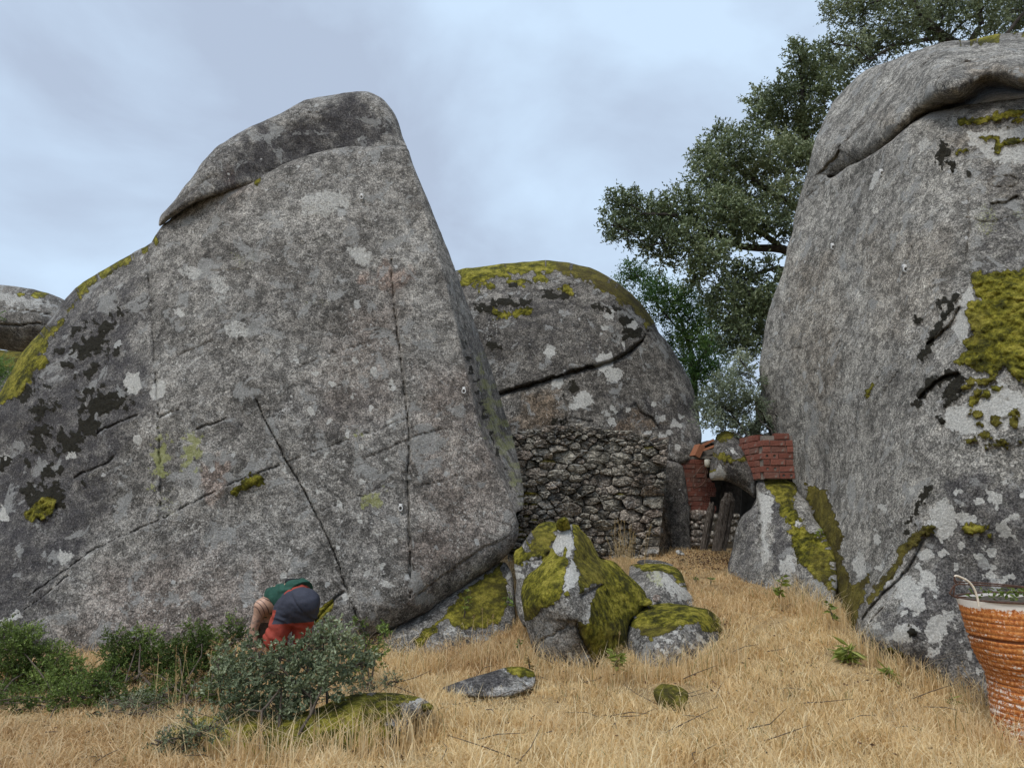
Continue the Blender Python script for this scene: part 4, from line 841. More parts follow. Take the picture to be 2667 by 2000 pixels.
# short stones among the mossy rocks
for reg, pts, Yd, lab, pm in [
        ('D4', [(1700, 960), (1720, 930), (1770, 930), (1790, 970), (1770, 1010), (1710, 1005)], 9.75, 'small reddish lump of stone lying on moss between the boulders', 'warm'),
        ('D4', [(1510, 990), (1560, 960), (1660, 970), (1700, 1030), (1620, 1060), (1530, 1050)], 9.5, 'small moss covered stone between the pointed and the round boulder', 'moss'),
        ('D4', [(1930, 1010), (1990, 1000), (2100, 1040), (2120, 1070), (2000, 1065), (1935, 1050)], 9.7, 'flat dark stone behind the round moss capped boulder', 'dark'),
        ('Z3', [(1680, 320), (1705, 312), (1730, 330), (1740, 345), (1700, 345)], 13.2, 'small pale stone at the foot of the granite door slab', 'pale')]:
    o_ = z(reg, pts)
    cx_, cy_ = np.mean(np.array(o_), 0)
    rock('stone', M['granite_small'], lab, 'stone', outline=o_, depth=[(cx_ - 10, cy_, Yd), (cx_ + 10, cy_ + 1, Yd), (cx_, cy_ + 10, Yd - .08)], R0=.07, T=.2, step=2, jag=.6, nz=(.012, 4, 4), paint={pm: ([('p', o_, {'s': .9})], 3, 3, 8)}, seed=50)


def project(w):
    w = np.asarray(w, float)
    x, y, zz = w[..., 0], w[..., 1], w[..., 2] - CAM_Z
    dep = y * CT + zz * ST
    return CX + F * x / dep, CY - F * (-y * ST + zz * CT) / dep, dep


def on_rock(o, vx, vy):
    """point of a boulder's visible face on a sight line of the photograph"""
    n = len(o.data.vertices)
    c = np.empty(n * 3, np.float32); o.data.vertices.foreach_get('co', c)
    c = c.reshape(-1, 3) + np.array(o.location)
    px, py, dep = project(c)
    d = np.hypot(px - vx, py - vy) + (dep - dep.min()) * 1.5
    return c[int(np.argmin(d))]


# climbing bolts with hangers drilled into the two faces
M['steel'] = simple_mat('bolt_steel', (.42, .42, .41), (.62, .62, .6), 40, .45, .1)


def bolt(rk, vx, vy, s=1.0):
    p = on_rock(rk, vx, vy) + np.array([0, -.03, 0])
    off = np.array(rk.location)
    v_ = []; f_ = []
    k = 12
    for i in range(k + 1):
        a = 2 * math.pi * i / k
        for q in range(4):
            b = 2 * math.pi * q / 4 + .78
            r_ = (.026 + .009 * math.cos(b)) * s
            v_.append(p + np.array([r_ * math.cos(a), .012 * math.sin(b) * s, r_ * 1.2 * math.sin(a)]))
    for i in range(k):
        for q in range(4):
            f_.append((i * 4 + q, i * 4 + (q + 1) % 4, (i + 1) * 4 + (q + 1) % 4, (i + 1) * 4 + q))
    o4 = len(v_)
    for dx in (-.02, .02):
        for dz in (.02, .06):
            for dy in (.0, .03): v_.append(p + np.array([dx, dy, dz]) * s)
    f_ += [tuple(o4 + i for i in q) for q in ((0, 1, 3, 2), (4, 6, 7, 5), (0, 4, 5, 1), (2, 3, 7, 6), (0, 2, 6, 4), (1, 5, 7, 3))]
    link('bolt_hanger', mesh_np('bolt_hanger', np.array(v_) - off, quads=f_), M['steel'], rk)


_rocks = [o for o in COL.objects if o.name.startswith('boulder')]
_slab = _rocks[0]
_tower = [o for o in _rocks if o['label'].startswith('towering')][0]
for q in (z('D5', [(812, 1508)])[0], z('Z6', [(895, 235)])[0], z('Z6', [(482, 102)])[0]): bolt(_tower, *q, 1.25)
for q in ((865, 1097), (783, 268 + 160), (1003, 845)): bolt(_slab, *q, 1.0)

# ------------------------------------------------------------------ dry stone wall
wall_poly = [(1096, 932), (1120, 940), (1150, 930), (1180, 924), (1199, 920), (1260, 918), (1300, 926), (1340, 931), (1380, 936), (1412, 944), (1434, 952), (1447, 964), (1441, 985), (1437, 1008), (1430, 1050), (1425, 1094), (1423, 1158), (1421, 1222), (1100, 1222), (1098, 1100)]
wz = lambda x, y: ((1300 + x / 2.602) * .8294, (1050 + y / 2.602) * .8294)
big = [(440, 365, 62), (655, 372, 70), (835, 375, 58), (250, 475, 56), (405, 490, 56), (680, 522, 60), (540, 452, 46), (520, 515, 34), (820, 452, 46), (1030, 440, 60), (1000, 512, 56), (840, 530, 44), (1030, 600, 54), (905, 665, 58), (1040, 668, 56), (770, 688, 60), (470, 722, 72), (890, 770, 62), (700, 830, 52), (290, 275, 42), (405, 305, 40),
       (770, 295, 44), (940, 840, 46), (1040, 745, 36), (620, 665, 38), (460, 592, 40), (585, 588, 42), (390, 635, 38), (305, 615, 28), (350, 562, 30), (1030, 940, 40), (275, 330, 40), (170, 350, 44), (220, 640, 50), (210, 545, 34), (320, 690, 34), (620, 420, 36), (330, 415, 40), (960, 365, 40), (870, 590, 36), (760, 590, 26), (730, 640, 26), (920, 590, 30), (1010, 330, 42), (1080, 385, 36),
       (880, 315, 30), (700, 600, 30), (580, 280, 36), (520, 290, 36), (620, 720, 34), (680, 925, 30), (760, 880, 30), (620, 870, 34), (850, 890, 40), (1020, 1000, 44), (930, 930, 30), (750, 960, 40)]
seeds = []
for x, y, r in big:
    X, Y_ = wz(x, y)
    seeds.append((X, Y_, r * 1.12 * .8294 / 2.602))
wp = np.array(wall_poly)
tries = 0
while tries < 9000:
    tries += 1
    X = rnd.uniform(1098, 1448); Y_ = rnd.uniform(918, 1220)
    top = Y_ < 962
    r = rnd.choice([6, 8, 10, 12]) if not top else rnd.choice([5, 6, 7])
    ok = True
    for sx, sy, sr in seeds:
        ax = .8 if not top else 0.5
        ay = 1.3 if not top else 2.1
        if ((X - sx) * ax) ** 2 + ((Y_ - sy) * ay) ** 2 < (0.86 * (r + sr)) ** 2:
            ok = False; break
    if ok and inside(np.array([X]), np.array([Y_]), wp)[0]:
        seeds.append((X, Y_, r))


def clip(poly, nx, ny, c):
    out = []
    n = len(poly)
    for i in range(n):
        a, b = poly[i], poly[(i + 1) % n]
        da = a[0] * nx + a[1] * ny - c; db = b[0] * nx + b[1] * ny - c
        if da <= 0: out.append(a)
        if (da < 0 < db) or (db < 0 < da):
            t_ = da / (da - db)
            out.append((a[0] + (b[0] - a[0]) * t_, a[1] + (b[1] - a[1]) * t_))
    return out


def clip_to_wall(poly):
    # the wall outline is nearly convex: cut by its top line piecewise and its sides
    return poly


def wall_Y(vx):
    return 13.75 + 0.12 * np.sin(np.asarray(vx) * .02)


def stone_mesh(poly, Yf, k, depth=.3, gap=.4):
    p = np.array(poly)
    q = np.roll(p, -1, 0)   # blunt the corners, keep the straight edges
    ln_ = np.hypot(*(q - p).T)[:, None]
    cut = np.clip(1.6 / np.maximum(ln_, 1e-6), .04, .3)
    p = np.stack([p + (q - p) * cut, p + (q - p) * .5 + rng.normal(0, .5, p.shape) * np.minimum(1, ln_ / 12), q + (p - q) * cut], 1).reshape(-1, 2)
    c = p.mean(0)
    rad = np.hypot(*(p - c).T)
    p = c + (p - c) * (1 - gap / np.maximum(rad, 2.5))[:, None]
    p += rng.normal(0, .25, p.shape)
    n = len(p)
    tx, ty = rng.normal(0, .003, 2)
    bulge = rng.uniform(.008, .035)
    base_off = rng.normal(0, .025)
    vs = []
    for sc, off in ((.97, depth), (1.0, .06), (.965, .012), (.8, -bulge * .4), (.42, -bulge)):
        w = c + (p - c) * sc
        wob = rng.normal(0, .012, n) if off < .07 else 0
        Yv = Yf + base_off + off + wob + (w[:, 0] - c[0]) * tx + (w[:, 1] - c[1]) * (ty - .0006)
        vs.append(P(w[:, 0], w[:, 1], Yv))
    vs.append(P(c[0], c[1], Yf + base_off - bulge)[None])
    v = np.concatenate(vs)
    quads = []
    for r_ in range(4):
        for i in range(n):
            j = (i + 1) % n
            quads.append((r_ * n + i, r_ * n + j, (r_ + 1) * n + j, (r_ + 1) * n + i))
    tris = [(4 * n + i, 4 * n + (i + 1) % n, 5 * n) for i in range(n)]
    return v, quads, tris, Yf


wall_base = PV(1265, 1222, 13.9)
wall = empty('dry_stone_wall', wall_base)
tag(wall, 'dry stone wall of irregular grey stones filling the gap below the domed boulder', 'wall')
bx = (np.array(wall_base))
nst = 0
for i, (sx, sy, sr) in enumerate(seeds):
    asp = 1.35
    poly = [(sx - 60, sy - 60), (sx + 60, sy - 60), (sx + 60, sy + 60), (sx - 60, sy + 60)]
    for j, (ox, oy, orr) in enumerate(seeds):
        if i == j or abs(ox - sx) > 80 or abs(oy - sy) > 80: continue
        dx, dy = ox - sx, (oy - sy)
        dxs, dys = dx / asp, dy * asp
        d2 = dxs * dxs + dys * dys
        # weighted bisector in stretched space
        tpos = .5 + .6 * (sr * sr - orr * orr) / (2 * d2)
        nx, ny = dxs / asp, dys * asp
        cc = nx * sx + ny * sy + tpos * d2
        poly = clip(poly, nx, ny, cc)
        if len(poly) < 3: break
    if len(poly) < 3: continue
    # wall edges
    poly = clip(poly, -1, 0, -1096)
    poly = clip(poly, 1, .09, 1441 + .09 * 1000)
    poly = clip(poly, 0, 1, 1222)
    topy = np.interp(sx, [1096, 1150, 1199, 1260, 1300, 1380, 1434, 1447], [934, 928, 919, 917, 925, 935, 951, 963])
    poly = clip(poly, 0, -1, -(topy + rnd.uniform(-3, 3))) if len(poly) > 2 else poly
    if len(poly) < 3: continue
    pa = np.array(poly)
    area = .5 * abs(np.dot(pa[:, 0], np.roll(pa[:, 1], -1)) - np.dot(pa[:, 1], np.roll(pa[:, 0], -1)))
    if area < 16: continue
    v, qd, tr, Yf = stone_mesh(poly, float(wall_Y(sx)), i)
    nst += 1
    mo_ = rng.uniform(0, 1)
    near_left = sx < 1150 and sy > 1060
    mossv = np.full(len(v), .0)
    if (near_left and mo_ < .5) or mo_ < .08 or (sy < 950 and sx < 1220 and mo_ < .35):
        zz = v[:, 2]
        mossv = np.clip((zz - zz.min()) / (np.ptp(zz) + 1e-4) * 1.1 - .2, 0, .8)
    dark = np.full(len(v), float(np.clip(rng.normal(.15, .2), 0, .7)))
    warm = np.full(len(v), float(np.clip(rng.normal(.15, .25), 0, .8)))
    pale = np.full(len(v), float(np.clip(rng.normal(-.05, .16), 0, .42)))
    me = mesh_np('stone', v - bx, tris=tr, quads=qd, attrs={'moss': mossv, 'mbrown': mossv * .6, 'dark': dark, 'warm': warm, 'pale': pale}, smooth_shade=False)
    link('stone', me, M['wall_stone'], wall)
# earth and rubble core behind the face stones
core_v = []
core = [(1100, 945), (1199, 932), (1262, 932), (1340, 942), (1430, 966), (1420, 1222), (1100, 1222)]
for off in (.27, .8):
    for x, y in core: core_v.append(P(x, y, 13.75 + off))
nc = len(core)
cf = [(i, (i + 1) % nc, nc + (i + 1) % nc, nc + i) for i in range(nc)]
me = bpy.data.meshes.new('rubble_core')
me.from_pydata([tuple(np.array(q) - bx) for q in core_v], [], cf + [tuple(range(nc))[::-1], tuple(range(nc, 2 * nc))])
M['core'] = simple_mat('rubble_earth', (0.05, 0.042, 0.032), (0.11, 0.095, 0.075), 30, 1.0, .8)
link('rubble_core', me, M['core'], wall)
# ------------------------------------------------------------------ hollow bricks
def brick_mesh(l, d, h, holes=None, hole_r=.3):
    """brick with front face at y=0 (towards -y), x from 0..l, z 0..h. holes=(nx,nz) perforations in the front face."""
    v = []; f = []; mats = []

    def V_(x, y, z_): v.append((x, y, z_)); return len(v) - 1
    j = lambda: rnd.uniform(-.0035, .0035)
    if holes:
        nx, nzz = holes
        cw, ch = l / nx, h / nzz
        r = min(cw, ch) * hole_r
        for a in range(nx):
            for b in range(nzz):
                x0, z0 = a * cw, b * ch
                cx, cz = x0 + cw / 2, z0 + ch / 2
                outer = [V_(*q) for q in [(x0, 0, z0), (cx, 0, z0), (x0 + cw, 0, z0), (x0 + cw, 0, cz), (x0 + cw, 0, z0 + ch), (cx, 0, z0 + ch), (x0, 0, z0 + ch), (x0, 0, cz)]]
                ang = [-135, -90, -45, 0, 45, 90, 135, 180]
                inn = [V_(cx + r * math.cos(R(q)), 0, cz + r * math.sin(R(q))) for q in ang]
                dep = [V_(cx + r * math.cos(R(q)), .09, cz + r * math.sin(R(q))) for q in ang]
                for k in range(8):
                    m_ = (k + 1) % 8
                    f.append((outer[k], outer[m_], inn[m_], inn[k]))
                    f.append((inn[k], inn[m_], dep[m_], dep[k]))
                f.append(tuple(dep))
        fr4 = [V_(0, 0, 0), V_(l, 0, 0), V_(l, 0, h), V_(0, 0, h)]
    else:
        e = .006
        fr4 = [V_(0 + j(), e, 0 + j()), V_(l + j(), e, 0 + j()), V_(l + j(), e, h + j()), V_(0 + j(), e, h + j())]
        in4 = [V_(e, j() - .002, e), V_(l - e, j() - .002, e), V_(l - e, j() - .002, h - e), V_(e, j() - .002, h - e)]
        f.append(tuple(in4))
        for k in range(4): f.append((fr4[k], fr4[(k + 1) % 4], in4[(k + 1) % 4], in4[k]))
    bk = [V_(0, d, 0), V_(l, d, 0), V_(l, d, h), V_(0, d, h)]
    for k in range(4): f.append((fr4[k], bk[k], bk[(k + 1) % 4], fr4[(k + 1) % 4]))
    f.append(tuple(bk[::-1]))
    me_ = bpy.data.meshes.new('brick')
    me_.from_pydata(v, [], f)
    me_.update()
    return me_


def brick_material(name, a, b, c):
    t = NT(name)
    oi = t.n('ShaderNodeObjectInfo').outputs['Random']
    base = t.ramp(oi, [(0.0, a), (0.45, b), (1.0, c)])
    base = t.mix(.7, base, t.ramp(t.noise(40, 6, .7), [(.3, .35), (.7, 1.4)]), 'MULTIPLY')
    base = t.mix(t.step(t.noise(9, 6, .7), .56, .7), base, (.2, .165, .14))
    t.bsdf(base, .9, t.bump(t.noise(60, 5, .7), .5, .01), .2)
    return t.m


M['brick'] = brick_material('brick_clay', (.165, .06, .042), (.215, .082, .058), (.16, .085, .065))
M['brick_pale'] = brick_material('brick_clay_weathered', (.27, .10, .075), (.32, .13, .10), (.25, .14, .11))
M['mortar'] = simple_mat('mortar', (.12, .10, .085), (.26, .225, .19), 40, 1, .5)
plain_m = [brick_mesh(.235, .1, .092) for _ in range(4)]
half_m = [brick_mesh(.115, .1, .092) for _ in range(3)]
hole2_m = brick_mesh(.235, .1, .092, (2, 1), .26)
hole2s_m = brick_mesh(.115, .1, .092, (2, 1), .36)
hole6_m = brick_mesh(.16, .1, .092, (3, 2), .3)
for me in plain_m + half_m + [hole2_m, hole2s_m, hole6_m]: me.materials.append(M['brick'])


def put_brick(me, parent, x, zz, y=0.0, rot=0.0, tilt=0.0, mat=None):
    o = link('brick', me, None, parent)
    o.location = (x, y + rnd.uniform(-.006, .006), zz + rnd.uniform(-.003, .003))
    o.rotation_euler = (0, tilt + rnd.uniform(-.008, .008), rot + rnd.uniform(-.01, .01))
    return o


# red brick infill behind the doorway, left of the jammed boulder
b0 = PV(1476, 1112, 15.4)
bw = empty('brick_wall', (b0.x, b0.y, b0.z))
tag(bw, 'ragged red hollow brick infill behind the dark doorway, above rough stones', 'wall')
bw.rotation_euler = (0, 0, R(14))
rowsl = 12
hgt = .0955
for r_ in range(rowsl):
    x = -.12 + (r_ % 2) * .105 - .02 * r_ * .15
    if r_ < 3: x += .28 - .08 * r_
    maxx = .62 if r_ < 8 else .52 - (r_ - 8) * .03
    while x < maxx:
        q = rnd.random()
        if x > .38 and r_ < 7:
            me, l = hole6_m, .165
        elif q < .12:
            me, l = hole2s_m, .122
        elif q < .3:
            me, l = rnd.choice(half_m), .122
        else:
            me, l = rnd.choice(plain_m), .242
        if rnd.random() < .96:
            put_brick(me, bw, x, r_ * hgt, tilt=(rnd.uniform(-.06, .06) if x > .4 else 0))
        x += l
bm_ = bpy.data.meshes.new('mortar')


def boxmesh(name, x0, x1, y0, y1, z0, z1):
    me_ = bpy.data.meshes.new(name)
    v = [(x, y, zz) for x in (x0, x1) for y in (y0, y1) for zz in (z0, z1)]
    me_.from_pydata(v, [], [(0, 1, 3, 2), (4, 6, 7, 5), (0, 4, 5, 1), (2, 3, 7, 6), (0, 2, 6, 4), (1, 5, 7, 3)])
    return me_


link('mortar', boxmesh('mortar', -.12, .55, .018, .09, -.01, rowsl * hgt - .02), M['mortar'], bw)

# red clay tiles and slabs wedged above it
t_ = empty('roof_tile_stack', PV(1482, 1003, 15.0))
tag(t_, 'broken orange clay tiles wedged above the brick infill, under the domed boulder', 'tiles')
M['tile'] = simple_mat('clay_tile', (.25, .09, .045), (.33, .15, .08), 30, .9)
M['board'] = simple_mat('grey_board', (.1, .085, .07), (.22, .2, .17), 30, .9)
for nm, x, y, w, h, tl, mt in [('tile', 1528, 957, .32, .05, -26, 'tile'), ('tile', 1512, 974, .26, .12, -62, 'tile'), ('tile', 1530, 968, .26, .045, -20, 'tile'), ('stone_slab', 1530, 978, .26, .1, -12, 'board'), ('board', 1518, 988, .42, .05, -2, 'board')]:
    o = link(nm, boxmesh(nm, -w / 2, w / 2, 0, .25, -h / 2, h / 2), M[mt], t_)
    o.location = PV(x, y, 15.0 + rnd.uniform(-.1, .15)) - Vector(t_.location)
    o.rotation_euler = (R(rnd.uniform(-8, 8)), R(tl), R(rnd.uniform(-10, 10)))

# rough stones under the bricks
rb0 = PV(1500, 1190, 15.2)
rubble = empty('rubble_footing', rb0)
tag(rubble, 'brownish rough stones stacked under the red brick infill by the wooden posts', 'stones')


def blob_stone(rx, ry, rz, seed, n1=8, n2=12):
    v = []
    for i in range(n1 + 1):
        th = math.pi * i / n1
        for k in range(n2):
            ph = 2 * math.pi * k / n2
            v.append((math.sin(th) * math.cos(ph), math.sin(th) * math.sin(ph), math.cos(th)))
    v = np.array(v)
    d = 1 + .35 * fbm(v * 1.1 + seed * 7.7, 3)
    v = np.sign(v) * np.abs(v) ** .8
    v = v * d[:, None] * np.array([rx, ry, rz])
    q = [(i * n2 + k, i * n2 + (k + 1) % n2, (i + 1) * n2 + (k + 1) % n2, (i + 1) * n2 + k) for i in range(n1) for k in range(n2)]
    return v, q


for i, (x, y, rx, rz) in enumerate(z('D1', [(265, 1055, 70, 55), (360, 1040, 40, 40), (250, 1185, 50, 35), (335, 1185, 38, 36), (275, 1260, 72, 42), (310, 1335, 62, 40), (215, 1335, 50, 36), (365, 1130, 36, 30), (300, 1140, 40, 18), (210, 1145, 24, 20), (260, 1390, 70, 24), (350, 1230, 20, 20), (180, 1390, 40, 26),
                                         (470, 1080, 50, 40), (440, 1170, 34, 50), (440, 1270, 40, 40), (430, 1360, 40, 40), (690, 1070, 40, 30), (740, 1070, 26, 26), (700, 1140, 36, 36), (690, 1220, 36, 36), (660, 1330, 40, 40)])):
    k = .8294 / 4.365 * 15 / F
    v, q = blob_stone(rx * k * 1.08, .12, rz * k * 1.1, i)
    me = mesh_np('stone', v, quads=q, attrs={'warm': np.full(len(v), rng.uniform(.4, 1.1) if x < 1535 else .2), 'dark': np.full(len(v), .1 if x < 1500 else .5)}, smooth_shade=True)
    o = link('stone', me, M['wall_stone'], rubble)
    o.location = PV(x, y, 15.0) - rb0
o = link('earth_fill', boxmesh('earth_fill', -.55, .95, .12, .5, -.3, .75), M['core'], rubble)

# backing added and coloured near black so the doorway reads as deep shade
hb = PV(1600, 1200, 17.2)
M['recess_shade'] = simple_mat('doorway_shade', (.03, .028, .025), (.07, .065, .06), 8, 1, .8)  # near black colour stands in for the shade of the recess
o = link('added_dark_backing', boxmesh('added_dark_backing', -1.6, 1.6, 0, .4, -.4, 2.2), M['recess_shade'], loc=hb)
tag(o, 'added backing wall painted near black as shade deep inside the doorway under the jammed boulder', 'wall')

rv, rq = blob_stone(1.45, 1.7, .2, 77, 10, 18)  # slab added to shut out the sky and blacken the recess
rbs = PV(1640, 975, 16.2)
o = link('added_dark_slab', mesh_np('added_dark_slab', rv, quads=rq), M['recess_shade'], loc=rbs)
tag(o, 'added slab painted near black behind the jammed boulder, keeping the doorway recess dark', 'stone slab')

# ------------------------------------------------------------------ weathered posts
M['post'] = None
t = NT('weathered_wood')
mp_ = t.n('ShaderNodeMapping', {'Vector': t.tc, 'Scale': (14.0, 14.0, 1.6)}).outputs[0]
wf = t.noise(3, 8, .7, .4, mp_)
wcol = t.ramp(wf, [(.32, (.02, .016, .013)), (.5, (.085, .07, .058)), (.68, (.2, .18, .16))])
t.bsdf(wcol, .95, t.bump(wf, 1.0, .03), .15)
M['post'] = t.m


def post(pts, w0, seed, label):
    """split, grooved timber through photo points with real radius"""
    base = PV(pts[0][0], pts[0][1], pts[0][2])
    c = np.array([np.array(PV(*q)) for q in pts])
    s = np.linspace(0, 1, 26)
    cc = np.stack([np.interp(s, np.linspace(0, 1, len(c)), c[:, k]) for k in range(3)], -1)
    n = 26
    v = []
    for i, q in enumerate(cc):
        for k in range(n):
            a = 2 * math.pi * k / n
            r_ = w0 * (1 + .2 * math.sin(3 * a + seed) + .16 * math.sin(7 * a + seed * 2) + .1 * math.sin(13 * a))
            r_ *= 1 + .18 * float(perlin(np.array([[i * .33, k * .2, seed]]))[0])
            r_ *= .55 + .45 * min(1, (25 - i) / 4 + .15 * math.sin(5 * a)) if i > 21 else 1
            v.append((q[0] + r_ * math.cos(a), q[1] + r_ * math.sin(a) * .8, q[2] + (rnd.uniform(0, .05) if i == 25 else 0)))
    qd = [(i * n + k, i * n + (k + 1) % n, (i + 1) * n + (k + 1) % n, (i + 1) * n + k) for i in range(25) for k in range(n)]
    v.append(tuple(cc[-1])); tr = [(25 * n + k, 25 * n + (k + 1) % n, 26 * n) for k in range(n)]
    me = mesh_np('wooden_post', np.array(v) - np.array(base), tris=tr, quads=qd)
    o = link('wooden_post', me, M['post'], loc=base)
    tag(o, label, 'post', 'weathered posts in the doorway')


d1 = lambda x, y: z('D1', [(x, y)])[0]
post([(*d1(355, 1450), 14.2), (*d1(395, 1250), 14.25), (*d1(430, 1060), 14.3), (*d1(450, 930), 14.35)], .062, 1.0, 'thin pale split post, left of two wooden posts in the dark doorway')
post([(*d1(520, 1460), 14.0), (*d1(575, 1200), 14.1), (*d1(615, 980), 14.2), (*d1(640, 820), 14.3)], .125, 2.2, 'thick grooved dark post, right of two wooden posts in the dark doorway')

# ------------------------------------------------------------------ pale bulb holder with rusty rods
def tube(v_, f_, pts, radii, n=6):
    pts = [np.array(q, float) for q in pts]
    o0 = len(v_)
    for i, q in enumerate(pts):
        tdir = pts[min(i + 1, len(pts) - 1)] - pts[max(i - 1, 0)]
        tdir = tdir / (np.linalg.norm(tdir) + 1e-9)
        ref = np.array([0, 0, 1.0]) if abs(tdir[2]) < .9 else np.array([1.0, 0, 0])
        a = np.cross(tdir, ref); a /= np.linalg.norm(a)
        b = np.cross(tdir, a)
        r_ = radii[i] if hasattr(radii, '__len__') else radii
        for k in range(n):
            w = 2 * math.pi * k / n
            v_.append(tuple(q + r_ * (math.cos(w) * a + math.sin(w) * b)))
    for i in range(len(pts) - 1):
        for k in range(n):
            f_.append((o0 + i * n + k, o0 + i * n + (k + 1) % n, o0 + (i + 1) * n + (k + 1) % n, o0 + (i + 1) * n + k))
    return v_, f_


def tube_obj(name, pts, radii, mat, parent, off, n=6):
    v_, f_ = tube([], [], pts, radii, n)
    return link(name, mesh_np(name, np.array(v_) - np.array(off), quads=f_), mat, parent)


M['rust_rod'] = simple_mat('rusty_iron', (.045, .025, .018), (.12, .06, .04), 40, .8)
M['cream'] = simple_mat('cream_plastic', (.5, .47, .38), (.62, .58, .47), 20, .5, .1)
ub = PV(*d1(405, 700), 13.3)
un = empty('wire_bundle', ub)
tag(un, 'bent rusty rods with a cream plastic pot hanging beside the jammed boulder', 'rods')
for pts in ([(375, 480), (330, 510), (285, 570), (250, 640), (238, 740), (250, 752), (330, 720), (400, 660)], [(395, 520), (385, 580), (378, 640), (400, 655), (418, 648)], [(415, 520), (402, 580), (396, 640), (350, 700)]):
    tube_obj('rod', [np.array(PV(*d1(*q), 13.3)) for q in pts], .011, M['rust_rod'], un, ub)
pv_, pf_ = tube([], [], [np.array(PV(*d1(405, y), 13.28)) for y in (420, 425, 470, 500, 510)], [.03, .055, .055, .048, .02], 14)
link('pot', mesh_np('pot', np.array(pv_) - np.array(ub), quads=pf_), M['cream'], un)

# ------------------------------------------------------------------ brick corner on the ledge
cb = PV(1652, 1033, 11.72)
bc = empty('brick_wall', cb)
tag(bc, 'low broken red brick corner standing on the mossy ledge against the right boulder', 'wall')
hh = .1025
rows = [[('p', .235), ('2', .235)], [('2', .235), ('p', .235)], [('h', .1), ('p', .235), ('h', .115)], [('2', .235), ('p', .235)], [('h', .13), ('p', .235), ('h', .1)], [('h', .115), ('p', .235), ('h', .115)], [('2', .235), ('p', .235)]]
for r_, row in enumerate(rows):
    x = 0.0
    for ty, l in row:
        if r_ == 6 and x < .1: x += .2; continue
        me = {'p': plain_m[r_ % 4], '2': hole2_m, 'h': half_m[r_ % 3]}[ty]
        o = put_brick(me, bc, x, r_ * hh)
        o.scale = (l / (.115 if ty == 'h' else .235), 1, 1.02)
        x += l + .01
run = Vector((-math.cos(R(72)), math.sin(R(72)), 0))
for r_ in range(7):
    pos = .0 if r_ % 2 else .115
    lim = .68 if r_ < 6 else .4
    while pos < lim:
        whole = rnd.random() < .35
        l = .24 if whole else .122
        me = rnd.choice(plain_m if whole else half_m)
        o = link('brick', me, None, bc)
        e = run * (pos + l)
        o.location = (e.x, e.y, r_ * hh + rnd.uniform(-.003, .003))
        o.rotation_euler = (0, rnd.uniform(-.01, .01), R(-72) + rnd.uniform(-.015, .015))
        o.scale = (.97, 1, 1.02)
        pos += l + .004
link('mortar', boxmesh('mortar', .0, .49, .02, .095, -.01, 6.6 * hh), M['mortar'], bc)
o = link('mortar', boxmesh('mortar', -.7, -.02, .022, .09, -.01, 5.9 * hh), M['mortar'], bc)
o.rotation_euler = (0, 0, R(-72))

# ------------------------------------------------------------------ foliage
def leaf_mat(name, c0, c1, c2, trans=.25, rough=.55, spec=.35):
    t = NT(name)
    a = t.attr('tone')
    col = t.ramp(a, [(0.0, c0), (.55, c1), (1.0, c2)])
    b = t.n('ShaderNodeBsdfPrincipled', {'Base Color': col, 'Roughness': rough, 'Specular IOR Level': spec})
    tr = t.n('ShaderNodeBsdfTranslucent', {'Color': t.mix(1.0, col, (1.0, 1.05, .6), 'MULTIPLY')})
    mx = t.n('ShaderNodeMixShader', {0: trans, 1: b.outputs[0], 2: tr.outputs[0]})
    t.t.links.new(mx.outputs[0], t.out.inputs[0])
    return t.m


def leaves_mesh(name, pos, axis, length, width, tone, off, fold=.25):
    """folded lance-shaped leaves: 4 triangles, mid rib lowered"""
    n = len(pos)
    axis = axis / (np.linalg.norm(axis, axis=1)[:, None] + 1e-9)
    ref = rng.normal(size=(n, 3)); ref[:, 2] += .6
    side = np.cross(axis, ref); side /= np.linalg.norm(side, axis=1)[:, None] + 1e-9
    nrm = np.cross(side, axis)
    L_ = length[:, None]; W_ = width[:, None]
    a = pos
    m1 = pos + axis * L_ * .45 - nrm * W_ * fold
    l1 = pos + axis * L_ * .42 + side * W_ * .5
    r1 = pos + axis * L_ * .42 - side * W_ * .5
    tip = pos + axis * L_ - nrm * L_ * .08
    v = np.stack([a, l1, m1, r1, tip], 1).reshape(-1, 3) - off
    b = np.arange(n)[:, None] * 5
    tris = np.concatenate([b + np.array([[0, 2, 1]]), b + np.array([[0, 3, 2]]), b + np.array([[1, 2, 4]]), b + np.array([[2, 3, 4]])])
    return mesh_np(name, v, tris=tris, attrs={'tone': np.repeat(tone, 5)}, smooth_shade=False)


def twigs_for_clumps(clumps, dens, tw_len, up=.35):
    """clumps: (center xyz, radii xyz) -> twig base, dir, len, tone offset"""
    B = []; D = []; Ln = []; Tn = []
    for c, rad in clumps:
        n = max(10, int(dens * 3.6 * rad[0] * rad[2] * 100))
        d = rng.normal(size=(n, 3)); d /= np.linalg.norm(d, axis=1)[:, None]
        rr = rng.uniform(0, 1, n) ** .45
        wob = 1 + .3 * perlin(d * 2.2 + np.array(c) * 3)
        p = np.array(c) + d * rr[:, None] * np.array(rad) * wob[:, None]
        dr = d * .8 + rng.normal(size=(n, 3)) * .55
        dr[:, 2] += up
        dr /= np.linalg.norm(dr, axis=1)[:, None]
        B.append(p); D.append(dr); Ln.append(rng.uniform(.6, 1.25, n) * tw_len)
        Tn.append(rng.normal(0, .15) + .14 * d[:, 2] + rng.normal(0, .1, n))
    return np.concatenate(B), np.concatenate(D), np.concatenate(Ln), np.concatenate(Tn)


